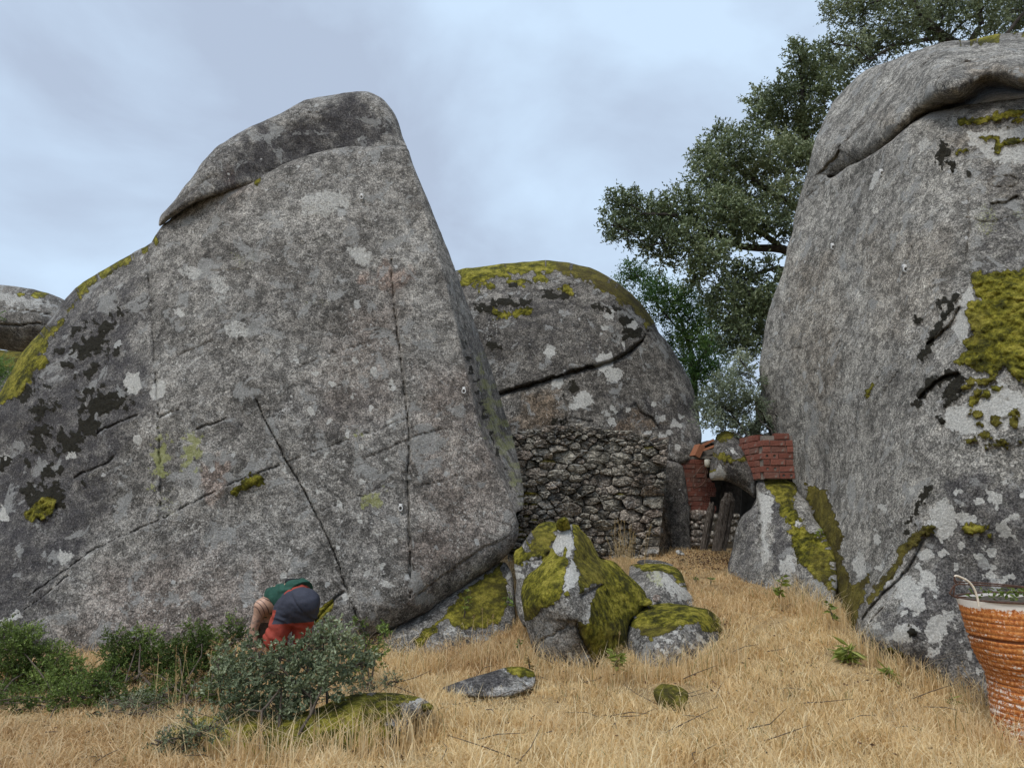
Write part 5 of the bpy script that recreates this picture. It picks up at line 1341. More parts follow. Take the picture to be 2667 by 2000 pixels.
def foliage(name, clumps, dens, tw_len, nleaf, leaf, mat, parent, off, up=.35, base_tone=.45, fold=.25, droop=.1, twig_mat=None, twig_r=.003):
    B, D, Ln, Tn = twigs_for_clumps(clumps, dens, tw_len, up)
    n = len(B)
    t_ = (np.arange(nleaf) + .5) / nleaf
    pos = B[:, None] + D[:, None] * (Ln[:, None] * t_[None])[..., None]
    pos[..., 2] -= droop * (Ln[:, None] * t_[None]) * t_[None]
    r_ = rng.normal(size=(n, nleaf, 3))
    r_ /= np.linalg.norm(r_, axis=-1)[..., None]
    ax = D[:, None] * .55 + r_ * .85
    ax[..., 2] += .08
    ln = leaf[0] * rng.uniform(.65, 1.25, (n, nleaf)) * (1 - .25 * t_[None])
    wd = ln * leaf[1] * rng.uniform(.8, 1.2, (n, nleaf))
    tone = np.clip(base_tone + Tn[:, None] + rng.normal(0, .16, (n, nleaf)), 0, 1)
    me = leaves_mesh(name, pos.reshape(-1, 3), ax.reshape(-1, 3), ln.ravel(), wd.ravel(), tone.ravel(), np.array(off), fold)
    o = link(name, me, mat, parent)
    if name == 'leaves': tag(o, kind='stuff')
    if twig_mat is not None:
        e = B + D * Ln[:, None] * .9
        s1 = np.cross(D, rng.normal(size=(n, 3))); s1 /= np.linalg.norm(s1, axis=1)[:, None]
        s2 = np.cross(D, s1)
        ring = [s1, -.5 * s1 + .87 * s2, -.5 * s1 - .87 * s2]
        v = np.stack([B + q * twig_r for q in ring] + [e + q * twig_r * .4 for q in ring], 1).reshape(-1, 3) - np.array(off)
        b = np.arange(n)[:, None] * 6
        q = np.concatenate([b + np.array([[k, (k + 1) % 3, 3 + (k + 1) % 3, 3 + k]]) for k in range(3)])
        tag(link('twigs', mesh_np('twigs', v, quads=q), twig_mat, parent), kind='stuff')
    return o, B


def limb_tree(name, limbs, clumps, mat, parent, off, r_fine=.018, fine=3):
    """main limbs (lists of (xyz, radius)) plus branches reaching into every clump, one trunk mesh"""
    v_, f_ = [], []
    nodes = []
    for lm in limbs:
        pts = np.array([q[0] for q in lm], float); rad = np.array([q[1] for q in lm])
        s = np.linspace(0, len(pts) - 1, (len(pts) - 1) * 5 + 1)
        pp = np.stack([np.interp(s, np.arange(len(pts)), pts[:, k]) for k in range(3)], -1)
        rr = np.interp(s, np.arange(len(pts)), rad)
        pp += .05 * np.stack([perlin(pp * 1.7 + k * 9) for k in range(3)], -1)
        tube(v_, f_, pp, rr, 8)
        nodes += [(p, r) for p, r in zip(pp, rr)]
    NP = np.array([p for p, r in nodes])
    for c, rad in clumps:
        c = np.array(c, float)
        d = np.linalg.norm(NP - c, axis=1)
        k = int(np.argmin(d))
        a = NP[k]; ln = d[k]
        r0 = min(nodes[k][1] * .6, .02 + .012 * ln)
        s = np.linspace(0, 1, 7)[:, None]
        pp = a * (1 - s) + c * s
        pp[:, 2] += .12 * ln * np.sin(s[:, 0] * math.pi)
        pp += .09 * np.stack([perlin(pp * 2.1 + q * 5) for q in range(3)], -1) * np.sin(s * math.pi)
        tube(v_, f_, pp, np.linspace(r0, r_fine, 7), 6)
        for q in range(fine):
            dd = rng.normal(size=3); dd[2] = abs(dd[2]) * .6; dd /= np.linalg.norm(dd)
            e = c + dd * np.array(rad) * rng.uniform(.5, .95)
            st = pp[rng.integers(3, 7)]
            s2 = np.linspace(0, 1, 5)[:, None]
            p2 = st * (1 - s2) + e * s2
            p2 += .07 * np.stack([perlin(p2 * 3 + w * 5) for w in range(3)], -1) * np.sin(s2 * math.pi)
            tube(v_, f_, p2, np.linspace(r_fine, .005, 5), 4)
    o = link(name, mesh_np(name, np.array(v_) - np.array(off), quads=f_), mat, parent)
    if name == 'stem': tag(o, kind='stuff')
    return o


t = NT('oak_bark')
bf = t.noise(14, 8, .7)
t.bsdf(t.ramp(bf, [(.3, (.02, .017, .014)), (.7, (.09, .08, .07))]), .95, t.bump(bf, 1, .03), .15)
M['bark'] = t.m
M['oak_leaf'] = leaf_mat('holm_oak_leaves', (.06, .085, .04), (.17, .215, .105), (.36, .4, .25), .12, .5, .4)
M['oak_leaf2'] = leaf_mat('holm_oak_leaves_dark', (.055, .076, .036), (.155, .195, .098), (.34, .38, .235), .12, .5, .4)
M['ash_leaf'] = leaf_mat('green_tree_leaves', (.025, .06, .014), (.065, .14, .036), (.17, .26, .08), .35, .5)
M['willow_leaf'] = leaf_mat('grey_shrub_leaves', (.10, .125, .08), (.24, .28, .19), (.44, .48, .37), .2, .6, .25)


def clumps_px(lst, Y0, dY=.7, zs=.85):
    out = []
    for x, y, r_ in lst:
        Yc = Y0 + rng.uniform(-dY, dY)
        k = Yc / F
        out.append((P(x, y, Yc), (r_ * k, r_ * k * 1.2, r_ * k * zs)))
    return out


oak_list = [(1345, 445, 40), (1320, 487, 20), (1400, 470, 46), (1352, 500, 32), (1425, 515, 40), (1470, 455, 52), (1480, 520, 44), (1540, 385, 50), (1560, 465, 60), (1535, 560, 52), (1600, 315, 45), (1610, 400, 60), (1600, 490, 52), (1655, 265, 42), (1680, 340, 52), (1690, 430, 50), (1600, 605, 42), (1560, 650, 40), (1615, 680, 36), (1655, 655, 34),
            (1585, 725, 34), (1635, 730, 30), (1550, 300, 28), (1525, 340, 34), (1640, 215, 26), (1690, 215, 40), (1735, 175, 44), (1722, 115, 28), (1765, 135, 40), (1795, 195, 42), (1725, 285, 42), (1735, 350, 40), (1700, 500, 26), (1660, 480, 30), (1440, 560, 22), (1390, 540, 16), (1500, 600, 24), (1625, 640, 30), (1680, 610, 20), (1750, 250, 36), (1800, 150, 26), (1670, 575, 18), (1640, 660, 26), (1610, 755, 24), (1660, 700, 26), (1570, 690, 26)]
oc = clumps_px(oak_list, 15.5, .6)
ob = np.array([4.7, 16.3, float(ground_z(np.array([4.7]), np.array([16.3]))[0])])
oak = empty('holm_oak', ob.tolist())
tag(oak, 'big holm oak with grey green leaves spreading left from behind the tall right boulder', 'tree')
pp_ = lambda x, y, Y_: P(x, y, Y_)
limbs = [[(ob, .26), (ob + [0.1, 0, 1.3], .23), (pp_(1760, 640, 16.2), .2), (pp_(1765, 500, 16.0), .16), (pp_(1760, 380, 15.9), .13), (pp_(1735, 260, 15.7), .09), (pp_(1730, 170, 15.5), .04)],
         [(pp_(1770, 560, 16.1), .12), (pp_(1690, 540, 15.7), .10), (pp_(1600, 532, 15.5), .075), (pp_(1520, 495, 15.4), .06), (pp_(1460, 468, 15.3), .045), (pp_(1390, 460, 15.3), .02)],
         [(pp_(1768, 590, 16.1), .07), (pp_(1680, 578, 15.7), .045), (pp_(1620, 600, 15.5), .03), (pp_(1570, 640, 15.4), .02)],
         [(pp_(1765, 660, 16.1), .08), (pp_(1700, 650, 15.7), .05), (pp_(1640, 690, 15.5), .03), (pp_(1590, 720, 15.4), .02)],
         [(pp_(1764, 480, 16.0), .09), (pp_(1680, 420, 15.6), .06), (pp_(1610, 380, 15.4), .04), (pp_(1560, 330, 15.4), .02)],
         [(pp_(1690, 540, 15.7), .07), (pp_(1600, 470, 15.2), .05), (pp_(1540, 430, 15.1), .03)],
         [(pp_(1560, 510, 15.4), .04), (pp_(1480, 520, 15.2), .025), (pp_(1400, 530, 15.1), .012)]]
limb_tree('trunk', limbs, oc, M['bark'], oak, ob)
foliage('crown', oc, 3.5, .28, 12, (.094, .46), M['oak_leaf'], oak, ob, base_tone=.46)

top_list = [(1815, 18, 34), (1860, 40, 48), (1905, 88, 40), (1850, 100, 34), (1960, 30, 60), (2040, 14, 60), (1955, 96, 34), (2030, 70, 26), (2120, 26, 50), (2185, 26, 50), (1930, -25, 60), (2060, -30, 70), (1792, 28, 16), (1835, 148, 26), (2155, 55, 26), (1880, 120, 24), (1800, 95, 18), (2200, -30, 60), (1990, 70, 24), (2225, 45, 30), (1860, -20, 40)]
tc_ = clumps_px(top_list, 13.6, .5)
tb = np.array([8.0, 14.4, float(ground_z(np.array([8.0]), np.array([14.4]))[0])])
top = empty('holm_oak', tb.tolist())
tag(top, 'holm oak with dark twisting branches against the sky, on top of the overhanging right boulder', 'tree')
limbs = [[(tb, .24), (tb + [.1, -.1, 2.0], .22), (tb + [.05, -.2, 4.5], .19), (pp_(2090, 118, 14.0), .15), (pp_(2050, 92, 13.8), .11), (pp_(2010, 60, 13.6), .09), (pp_(1985, 20, 13.5), .07), (pp_(1960, -10, 13.4), .05), (pp_(1880, 5, 13.3), .02)],
         [(pp_(2095, 100, 14.0), .08), (pp_(2118, 50, 13.9), .06), (pp_(2100, -20, 13.8), .05), (pp_(2110, -60, 13.8), .03)],
         [(pp_(2050, 80, 13.8), .06), (pp_(1990, 92, 13.6), .045), (pp_(1930, 100, 13.4), .03), (pp_(1880, 130, 13.3), .015)],
         [(pp_(2110, 110, 14.0), .07), (pp_(2170, 80, 13.8), .045), (pp_(2215, 30, 13.7), .03)],
         [(pp_(2030, 60, 13.7), .04), (pp_(1960, 52, 13.4), .025), (pp_(1900, 40, 13.3), .012)]]
limb_tree('trunk', limbs, tc_, M['bark'], top, tb)
foliage('crown', tc_, 3.3, .26, 12, (.08, .42), M['oak_leaf2'], top, tb, base_tone=.42)

ash_list = [(1380, 600, 24), (1358, 580, 16), (1420, 622, 30), (1452, 650, 32), (1482, 692, 32), (1500, 735, 32), (1430, 680, 24), (1530, 700, 24), (1510, 785, 26), (1480, 640, 22), (1545, 762, 26), (1500, 830, 26), (1345, 610, 12), (1400, 650, 22), (1460, 740, 24), (1550, 800, 20), (1520, 660, 20), (1475, 780, 22), (1530, 740, 24), (1510, 810, 22)]
ac = clumps_px(ash_list, 20.5, .8)
abx = P(1500, 850, 20.5)[0]
ab = np.array([abx, 20.5, float(ground_z(np.array([abx]), np.array([20.5]))[0])])
ash = empty('leafy_tree', ab.tolist())
tag(ash, 'bright green leafy tree behind the domed boulder, below the holm oak', 'tree')
limbs = [[(ab, .12), (pp_(1500, 850, 20.5), .09), (pp_(1495, 760, 20.5), .07), (pp_(1470, 690, 20.5), .04), (pp_(1440, 640, 20.5), .02)], [(pp_(1498, 800, 20.5), .05), (pp_(1540, 730, 20.5), .03)], [(pp_(1485, 730, 20.5), .04), (pp_(1420, 660, 20.4), .02), (pp_(1380, 600, 20.3), .01)]]
limb_tree('trunk', limbs, ac, M['bark'], ash, ab, .014)
foliage('crown', ac, 3.8, .36, 10, (.085, .5), M['ash_leaf'], ash, ab, base_tone=.42)

gs_list = [(1540, 862, 30), (1580, 850, 36), (1602, 805, 26), (1535, 902, 28), (1580, 896, 34), (1622, 870, 30), (1560, 822, 22), (1600, 775, 18), (1625, 930, 16), (1520, 880, 16), (1600, 915, 22), (1560, 932, 12), (1590, 955, 14), (1620, 958, 16), (1650, 900, 14), (1640, 830, 16), (1640, 935, 14), (1668, 925, 12), (1600, 938, 12), (1655, 912, 12), (1690, 905, 8)]
gc_ = clumps_px(gs_list, 12.9, .3)
gb = P(1716, 1075, 12.0)
gshrub = empty('grey_shrub', gb.tolist())
tag(gshrub, 'pale grey green shrub rooted on the ledge, leaning left over the jammed boulder and bricks', 'shrub')
limbs = [[(gb, .045), (P(*d1(1310, 620), 11.93), .04), (P(*d1(1220, 430), 11.93), .035), (P(*d1(1100, 350), 11.95), .032), (P(*d1(980, 260), 12.3), .028), (P(*d1(850, 130), 12.6), .02), (P(1580, 890, 12.8), .012)],
         [(P(*d1(1200, 400), 11.94), .02), (P(*d1(1150, 250), 12.1), .015), (P(*d1(1130, 100), 12.2), .012), (P(*d1(1020, 0), 12.4), .008), (P(1620, 830, 12.6), .006)],
         [(P(*d1(980, 250), 12.3), .018), (P(*d1(780, 160), 12.5), .012), (P(*d1(650, 90), 12.7), .008)],
         [(P(*d1(1210, 420), 11.94), .016), (P(*d1(1215, 200), 12.0), .013), (P(*d1(1180, 60), 12.0), .01), (P(*d1(1120, -60), 12.1), .007), (P(1640, 850, 12.4), .005)]]
limb_tree('stem', limbs, gc_, M['bark'], gshrub, gb, .008, 4)
foliage('leaves', gc_, 9.0, .14, 12, (.046, .5), M['willow_leaf'], gshrub, gb, base_tone=.5)

# small far shrub at the left edge
fs = clumps_px([(-10, 790, 22), (10, 800, 20), (5, 815, 20), (-20, 820, 26), (-8, 680, 8)], 21, .3)
fb = P(-5, 850, 21)
fb[2] = ground_z(fb[0:1], fb[1:2])[0]
fsh = empty('green_shrub', fb.tolist())
tag(fsh, 'far green shrub at the left edge below the distant boulder', 'shrub')
limb_tree('stem', [[(fb, .04), (P(-5, 830, 21), .03), (P(-5, 800, 21), .02)]], fs, M['bark'], fsh, fb, .01)
foliage('leaves', fs, 2.4, .3, 10, (.07, .45), M['ash_leaf'], fsh, fb, base_tone=.65)

# ------------------------------------------------------------------ the bending person
def sdf_mesh(fn, lo, hi, h):
    xs = [np.arange(lo[k], hi[k], h) for k in range(3)]
    G = np.stack(np.meshgrid(*xs, indexing='ij'), -1)
    sh = G.shape[:3]
    D = fn(G.reshape(-1, 3)).reshape(sh)
    S_ = D < 0
    n = np.array(sh) - 1
    c = np.zeros(tuple(n) + (3,)); cnt = np.zeros(tuple(n))
    corners = [(i, j, k) for i in (0, 1) for j in (0, 1) for k in (0, 1)]
    sl = lambda a, o: a[o[0]:o[0] + n[0], o[1]:o[1] + n[1], o[2]:o[2] + n[2]]
    for a in corners:
        for ax in range(3):
            if a[ax]: continue
            b = list(a); b[ax] = 1
            da, db = sl(D, a), sl(D, b)
            m = (da < 0) != (db < 0)
            t_ = np.where(m, da / np.where(m, da - db, 1), 0)
            pt = np.array(a, float) + np.zeros(tuple(n) + (3,))
            pt[..., ax] += t_
            c += pt * m[..., None]; cnt += m
    act = cnt > 0
    idx = np.full(tuple(n), -1); idx[act] = np.arange(act.sum())
    ijk = np.argwhere(act)
    v = np.array(lo) + (ijk + c[act] / cnt[act][:, None]) * h
    quads = []
    for ax in range(3):
        o1, o2 = [(1, 2), (2, 0), (0, 1)][ax]
        a = S_
        b = np.roll(S_, -1, ax)
        m = a != b
        sel = np.argwhere(m)
        sel = sel[(sel[:, ax] < sh[ax] - 1) & (sel[:, o1] > 0) & (sel[:, o2] > 0) & (sel[:, o1] < n[o1]) & (sel[:, o2] < n[o2])]
        e1 = np.zeros(3, int); e1[o1] = 1
        e2 = np.zeros(3, int); e2[o2] = 1
        q = [sel, sel - e1, sel - e1 - e2, sel - e2]
        q = np.stack([idx[tuple(w.T)] for w in q], -1)
        fl_ = S_[tuple(sel.T)]
        q = np.where(fl_[:, None], q[:, ::-1], q)
        quads.append(q[(q >= 0).all(1)])
    return v, np.concatenate(quads)


def caps(p, a, b, ra, rb):
    a = np.array(a); b = np.array(b)
    e = b - a
    t_ = np.clip(((p - a) @ e) / (e @ e + 1e-9), 0, 1)
    return np.linalg.norm(p - a - t_[:, None] * e, axis=1) - (ra + (rb - ra) * t_)


def smin(a, b, k):
    h_ = np.clip(.5 + .5 * (b - a) / k, 0, 1)
    return b * (1 - h_) + a * h_ - k * h_ * (1 - h_)


gz_ = lambda x, y: float(ground_z(np.array([x]), np.array([y]))[0])
q_ = lambda x, y, Y_: P(x, y, Y_)
hipL, hipR = q_(620, 1318, 8.44), q_(660, 1318, 8.40)
buttL, buttR = q_(636, 1302, 8.36), q_(661, 1301, 8.32)
kneeL, kneeR = q_(594, 1378, 8.40), q_(652, 1372, 8.5)
footL = q_(606, 1425, 8.6); footL[2] = gz_(footL[0], footL[1]) + .06
footR = q_(650, 1425, 8.6); footR[2] = gz_(footR[0], footR[1]) + .06
waist = q_(642, 1281, 8.52)
chest = q_(600, 1294, 8.78)
shl, shr = q_(565, 1309, 8.70), q_(592, 1318, 8.98)
elbL, elbR = q_(548, 1358, 8.72), q_(572, 1364, 8.92)
hanL, hanR = q_(549, 1402, 8.70), q_(572, 1405, 8.85)
neck = q_(568, 1330, 8.88)
head = q_(566, 1354, 8.9)
tor_ax = (chest - waist) / np.linalg.norm(chest - waist)
nb = np.array([-.5, .5, .62]); nb /= np.linalg.norm(nb)
wp = q_(652, 1260, 8.41)


def f_torso(p, g=0.0):
    d = caps(p, waist, chest, .142 + g, .15 + g)
    d = smin(d, caps(p, chest, (shl + shr) / 2, .13 + g, .10 + g), .06)
    return d


def f_body(p):
    d = f_torso(p)
    d = smin(d, caps(p, shl, shr, .075, .075), .06)
    for s_, e_, w_ in ((shl, elbL, hanL), (shr, elbR, hanR)):
        d = smin(d, caps(p, s_, e_, .066, .046), .05)
        d = smin(d, caps(p, e_, w_, .047, .031), .02)
        palm = w_ + np.array([0, .01, -.05])
        d = smin(d, caps(p, w_, palm, .03, .032), .02)
        for k, (ang, ln) in enumerate(((-.5, .07), (-.2, .085), (.05, .09), (.3, .075))):
            b_ = palm + np.array([.02 * (k - 1.5), .012, -.02])
            t1 = b_ + np.array([.010 * (k - 1.5), .03, -ln * .55])
            t2 = t1 + np.array([0, .035, -ln * .3])
            d = smin(d, caps(p, b_, t1, .0095, .009), .006)
            d = smin(d, caps(p, t1, t2, .009, .0075), .004)
        th = palm + np.array([.035, .02, .0])
        d = smin(d, caps(p, palm + np.array([.015, 0, .02]), th, .012, .011), .008)
        d = smin(d, caps(p, th, th + np.array([.008, .03, -.03]), .011, .009), .004)
    d = smin(d, caps(p, (shl + shr) / 2, neck, .062, .056), .04)
    hd = head - neck; hd /= np.linalg.norm(hd)
    d = smin(d, caps(p, neck + hd * .05, head + hd * .07, .082, .092), .03)
    face = np.array([-.75, .5, -.2]); face /= np.linalg.norm(face)
    d = smin(d, caps(p, head + face * .09, head + face * .105 + hd * .02, .018, .012), .02)   # nose
    return d


def f_trouser(p):
    d = smin(caps(p, hipL, kneeL, .135, .115), caps(p, kneeL, footL + [0, 0, .08], .115, .08), .05)
    d2 = smin(caps(p, hipR, kneeR, .125, .092), caps(p, kneeR, footR + [0, 0, .08], .092, .072), .05)
    b1 = smin(caps(p, buttL, hipL, .15, .14), caps(p, buttR, hipR, .15, .14), .09)
    d = smin(d, d2, .02)
    d = smin(d, b1, .05)
    d = smin(d, caps(p, waist, (hipL + hipR) / 2, .15, .16), .08)
    d = np.maximum(d, (p - wp) @ nb)
    wr = .006 * np.sin(60 * (p[:, 2] + .5 * p[:, 0]) + 4 * perlin(p * 6)) * smooth(hipL[2] - p[:, 2], -.02, .1)
    wr = wr + .006 * perlin(p * 15) + .007 * np.abs(perlin(p * np.array([9, 9, 22]))) * smooth(np.linalg.norm(p - (buttL + buttR) / 2, axis=1), .1, .3)
    wr = wr + .012 * np.exp(-((p - (buttL + buttR) / 2) @ (np.cross(nb, [0, 1, 0]) / np.linalg.norm(np.cross(nb, [0, 1, 0]))) / .012) ** 2)
    return d + wr


def f_vest(p):
    d = smin(f_torso(p, .010), caps(p, waist - .08 * tor_ax, waist, .135, .142), .05) + .012 * perlin(p * 8) + .008 * np.abs(perlin(p * np.array([22, 9, 14])))
    d = np.maximum(d, -.002 - (p - wp) @ nb)
    # arm hole and open side towards the camera
    hole = caps(p, shl, shl + np.array([.06, -.10, -.02]), .10, .12)
    hole2 = caps(p, shl * .55 + chest * .45 + np.array([0, -.12, -.06]), shl * .2 + chest * .8 + np.array([.03, -.13, -.1]), .075, .06)
    hole3 = caps(p, neck, neck + (neck - chest) * .4, .08, .1)
    holeR = caps(p, shr, shr + np.array([.02, .14, -.03]), .10, .12)
    for q in (hole, hole2, hole3, holeR): d = np.maximum(d, -q)
    # folds running from the arm hole to the hem
    s_ = (p - chest) @ np.array([.5, .3, .8])
    return d + .007 * np.sin(55 * s_ + 5 * perlin(p * 5)) * smooth(np.linalg.norm(p - shl, axis=1), .08, .2)


pbase = np.array([(footL[0] + footR[0]) / 2, (footL[1] + footR[1]) / 2, gz_((footL[0] + footR[0]) / 2, (footL[1] + footR[1]) / 2)])
lo = np.array([-3.55, 8.1, pbase[2] - .1]); hi = np.array([-2.05, 9.4, 1.2])
v, q = sdf_mesh(f_body, lo, hi, .0125)
t = NT('skin')
sk = t.ramp(t.noise(12, 4, .6), [(.3, (.38, .22, .15)), (.7, (.52, .33, .235))])
# dark tattoo bands over the ribs and inked sleeve
tw = t.n('ShaderNodeTexWave', {'Vector': t.tc, 'Scale': 9.0, 'Distortion': 1.2, 'Detail': 2.0}, wave_type='BANDS', bands_direction='DIAGONAL').outputs['Fac']
sk = t.mix(t.math('MULTIPLY', t.step(tw, .86, .93), t.math('MULTIPLY', t.attr('ribs'), .85)), sk, (.05, .03, .03))
sk = t.mix(t.math('MULTIPLY', t.math('MULTIPLY', t.step(t.noise(28, 4, .7), .45, .6), t.attr('ink')), .6), sk, (.10, .11, .11))
t.bsdf(sk, .5, t.bump(t.noise(60, 3), .15, .004), .35)
M['skin'] = t.m
ribs = smooth(-np.linalg.norm(v - q_(575, 1302, 8.68), axis=1), -.2, -.1)
ink = smooth(-np.minimum(np.linalg.norm(v - elbL, axis=1), np.linalg.norm(v - (elbL + hanL) / 2, axis=1)), -.22, -.12)
person = link('person', mesh_np('person', v - pbase, quads=q, attrs={'ribs': ribs, 'ink': ink}), M['skin'], loc=pbase.tolist())
tag(person, 'person bending over before the huge boulder, in dark trousers with red legs and green vest', 'person')


def fabric(name, c, c2, sc=160):
    t = NT(name)
    f = t.noise(7, 5, .6)
    t.bsdf(t.ramp(f, [(.3, c), (.7, c2)]), .8, t.bump(t.noise(sc, 2), .25, .004, t.bump(t.noise(14, 5, .6), .5, .02)), .25)
    return t.m


M['navy'] = fabric('navy_cloth', (.032, .035, .05), (.05, .054, .075))
M['red'] = fabric('red_cloth', (.22, .036, .024), (.33, .058, .036))
M['green'] = fabric('green_cloth', (.012, .05, .036), (.025, .085, .06))
v, q = sdf_mesh(f_trouser, lo, hi, .0095)
me = mesh_np('trousers', v - pbase, quads=q)
for k in ('navy', 'red'): me.materials.append(M[k])
fc = v[q].mean(1)
ax = (fc - wp) @ nb
zk = q_(620, 1346, 8.35)[2]; zk2 = q_(592, 1316, 8.4)[2]
xk = q_(602, 1330, 8.4)[0]
red = (fc[:, 2] < zk + .05 * (fc[:, 0] - hipL[0])) | ((fc[:, 2] < zk2) & (fc[:, 0] < xk + .3 * (fc[:, 2] - zk2))) | ((ax > -.055) & (fc[:, 0] > q_(620, 1268, 8.4)[0]))
me.polygons.foreach_set('material_index', red.astype(np.int32))
link('trousers', me, None, person)
v, q = sdf_mesh(f_vest, lo, hi, .0095)
link('vest', mesh_np('vest', v - pbase, quads=q), M['green'], person)
M['black'] = fabric('black_cloth', (.008, .008, .009), (.02, .02, .022))
b1_ = q_(622, 1256, 8.62); b2_ = q_(652, 1254, 8.60)
v, q = sdf_mesh(lambda p: caps(p, b1_, b2_, .035, .03) + .008 * perlin(p * 25), lo, hi, .0095)
link('waist_pouch', mesh_np('waist_pouch', v - pbase, quads=q), M['black'], person)
M['hair'] = simple_mat('brown_hair', (.05, .035, .022), (.12, .08, .05), 60, .6)
v, q = sdf_mesh(lambda p: np.maximum(caps(p, head + np.array([.0, -.015, .0]), head + np.array([.02, -.02, -.07]), .1, .1) + .006 * perlin(p * 30), -caps(p, head + np.array([-.09, .06, -.02]), head + np.array([-.12, .1, -.1]), .09, .09)), lo, hi, .0125)
link('hair', mesh_np('hair', v - pbase, quads=q), M['hair'], person)
M['boot'] = simple_mat('boot_leather', (.03, .025, .02), (.07, .06, .05), 30, .7)
for ft in (footL, footR):
    v, q = sdf_mesh(lambda p: smin(caps(p, ft + [.03, -.03, .0], ft + [-.12, .12, -.015], .05, .045), caps(p, ft + [.02, -.02, 0], ft + [.02, -.02, .09], .055, .06), .04), ft - [.3, .25, .15], ft + [.25, .35, .3], .014)
    link('boot', mesh_np('boot', v - pbase, quads=q), M['boot'], person)

# ------------------------------------------------------------------ shrubs in front of the slab
M['oak_shrub_leaf'] = leaf_mat('oak_shrub_leaves', (.07, .095, .05), (.18, .215, .125), (.36, .40, .26), .2, .55, .3)
M['box_leaf'] = leaf_mat('small_green_leaves', (.045, .075, .014), (.13, .19, .04), (.29, .37, .1), .25, .5, .3)
M['dry_leaf'] = leaf_mat('dry_shrub_leaves', (.12, .07, .03), (.26, .17, .075), (.42, .32, .15), .2, .7, .2)
M['lime_leaf'] = leaf_mat('lime_leaves', (.07, .1, .015), (.2, .25, .05), (.4, .42, .13), .35, .5, .3)
M['stem'] = simple_mat('shrub_stem', (.05, .04, .03), (.14, .11, .085), 30, .9)
M['straw_stem'] = simple_mat('straw_stem', (.4, .28, .13), (.62, .47, .25), 30, .9)


def shrub(name, label, lst, Y0, stems, leafmat, leaf, tw, nleaf, dens=4, tone=.5, dY=.25, up=.5, stem_r=.014, group=None, zs=1.0, fine=4):
    cl = clumps_px(lst, Y0, dY, zs)
    dens = dens * 1.35; tw = tw * .85; leaf = (leaf[0] * 1.3, leaf[1])
    bs = []
    for sx, sy, sY in stems:
        b = P(sx, sy, sY); b[2] = gz_(b[0], b[1]) - .02
        bs.append(b)
    b0_ = np.mean(bs, 0)
    root = empty(name, b0_.tolist())
    tag(root, label, 'shrub', group)
    limbs = []
    cc = np.array([c for c, r in cl])
    for b in bs:
        k = np.argsort(np.linalg.norm(cc[:, :2] - b[:2], axis=1))[:4]
        top_ = cc[k].mean(0)
        mid = b * .5 + top_ * .5 + rng.normal(0, .05, 3)
        limbs.append([(b, stem_r), (mid, stem_r * .75), (top_, stem_r * .45)])
        if len(cc) > 6:
            far = cc[rng.integers(len(cc))]
            limbs.append([(mid, stem_r * .6), (mid * .45 + far * .55 + [0, 0, .05], stem_r * .4), (far, stem_r * .25)])
    limb_tree('stem', limbs, cl, M['stem'], root, b0_, stem_r * .3, fine)
    foliage('leaves', cl, dens, tw, nleaf, leaf, leafmat, root, b0_, up=up, base_tone=tone, twig_mat=M['stem'], twig_r=.0018)
    return root


shrub('oak_shrub', 'large grey green oak shrub in front of the bending person, over the mossy low rock',
      [(500, 1440, 32), (560, 1422, 26), (620, 1424, 30), (690, 1408, 32), (738, 1385, 26), (540, 1470, 40), (600, 1460, 42), (670, 1455, 42), (730, 1440, 36), (785, 1440, 22), (520, 1515, 32), (590, 1515, 38), (650, 1512, 38), (700, 1485, 32), (480, 1475, 26), (570, 1555, 24), (625, 1550, 24), (668, 1392, 14), (715, 1362, 16), (470, 1430, 14), (760, 1410, 22), (535, 1392, 12), (705, 1375, 16), (500, 1550, 20), (760, 1475, 18), (480, 1560, 14)],
      6.2, [(563, 1602, 5.62), (628, 1590, 5.72), (600, 1585, 5.8), (690, 1560, 6.1)], M['oak_shrub_leaf'], (.033, .62), .13, 11, 5.0, .5, .3)
shrub('green_shrub', 'bright green small leaved shrub at the left edge of the picture', [(30, 1410, 36), (90, 1435, 38), (20, 1470, 40), (100, 1490, 38), (150, 1455, 28), (60, 1390, 28), (168, 1500, 26), (8, 1372, 22), (-40, 1430, 40), (50, 1515, 30), (130, 1420, 20), (190, 1470, 16)], 7.6, [(30, 1560, 7.2), (90, 1560, 7.2), (140, 1550, 7.3), (-30, 1560, 7.2)], M['box_leaf'], (.022, .5), .15, 16, 13, .5, .25)
shrub('green_shrub', 'dark green shrub second from the left, with upright sprigs against the huge boulder', [(250, 1385, 16), (290, 1385, 18), (300, 1425, 30), (250, 1460, 30), (340, 1420, 28), (285, 1500, 32), (350, 1475, 32), (230, 1500, 26), (235, 1415, 16), (320, 1375, 12), (260, 1430, 22)], 7.9, [(270, 1550, 7.3), (330, 1550, 7.4), (240, 1550, 7.3)], M['box_leaf'], (.024, .5), .15, 15, 12, .36, .25)
shrub('green_shrub', 'dark olive shrub between the sprigged shrub and the grey green oak shrub', [(430, 1378, 18), (415, 1355, 9), (420, 1420, 32), (462, 1400, 24), (400, 1460, 32), (450, 1465, 32), (380, 1405, 22), (495, 1350, 10), (505, 1375, 18), (430, 1500, 26), (370, 1440, 24), (480, 1430, 20), (440, 1395, 18)], 7.9, [(400, 1545, 7.3), (450, 1540, 7.3)], M['box_leaf'], (.024, .5), .15, 15, 12, .32, .25)
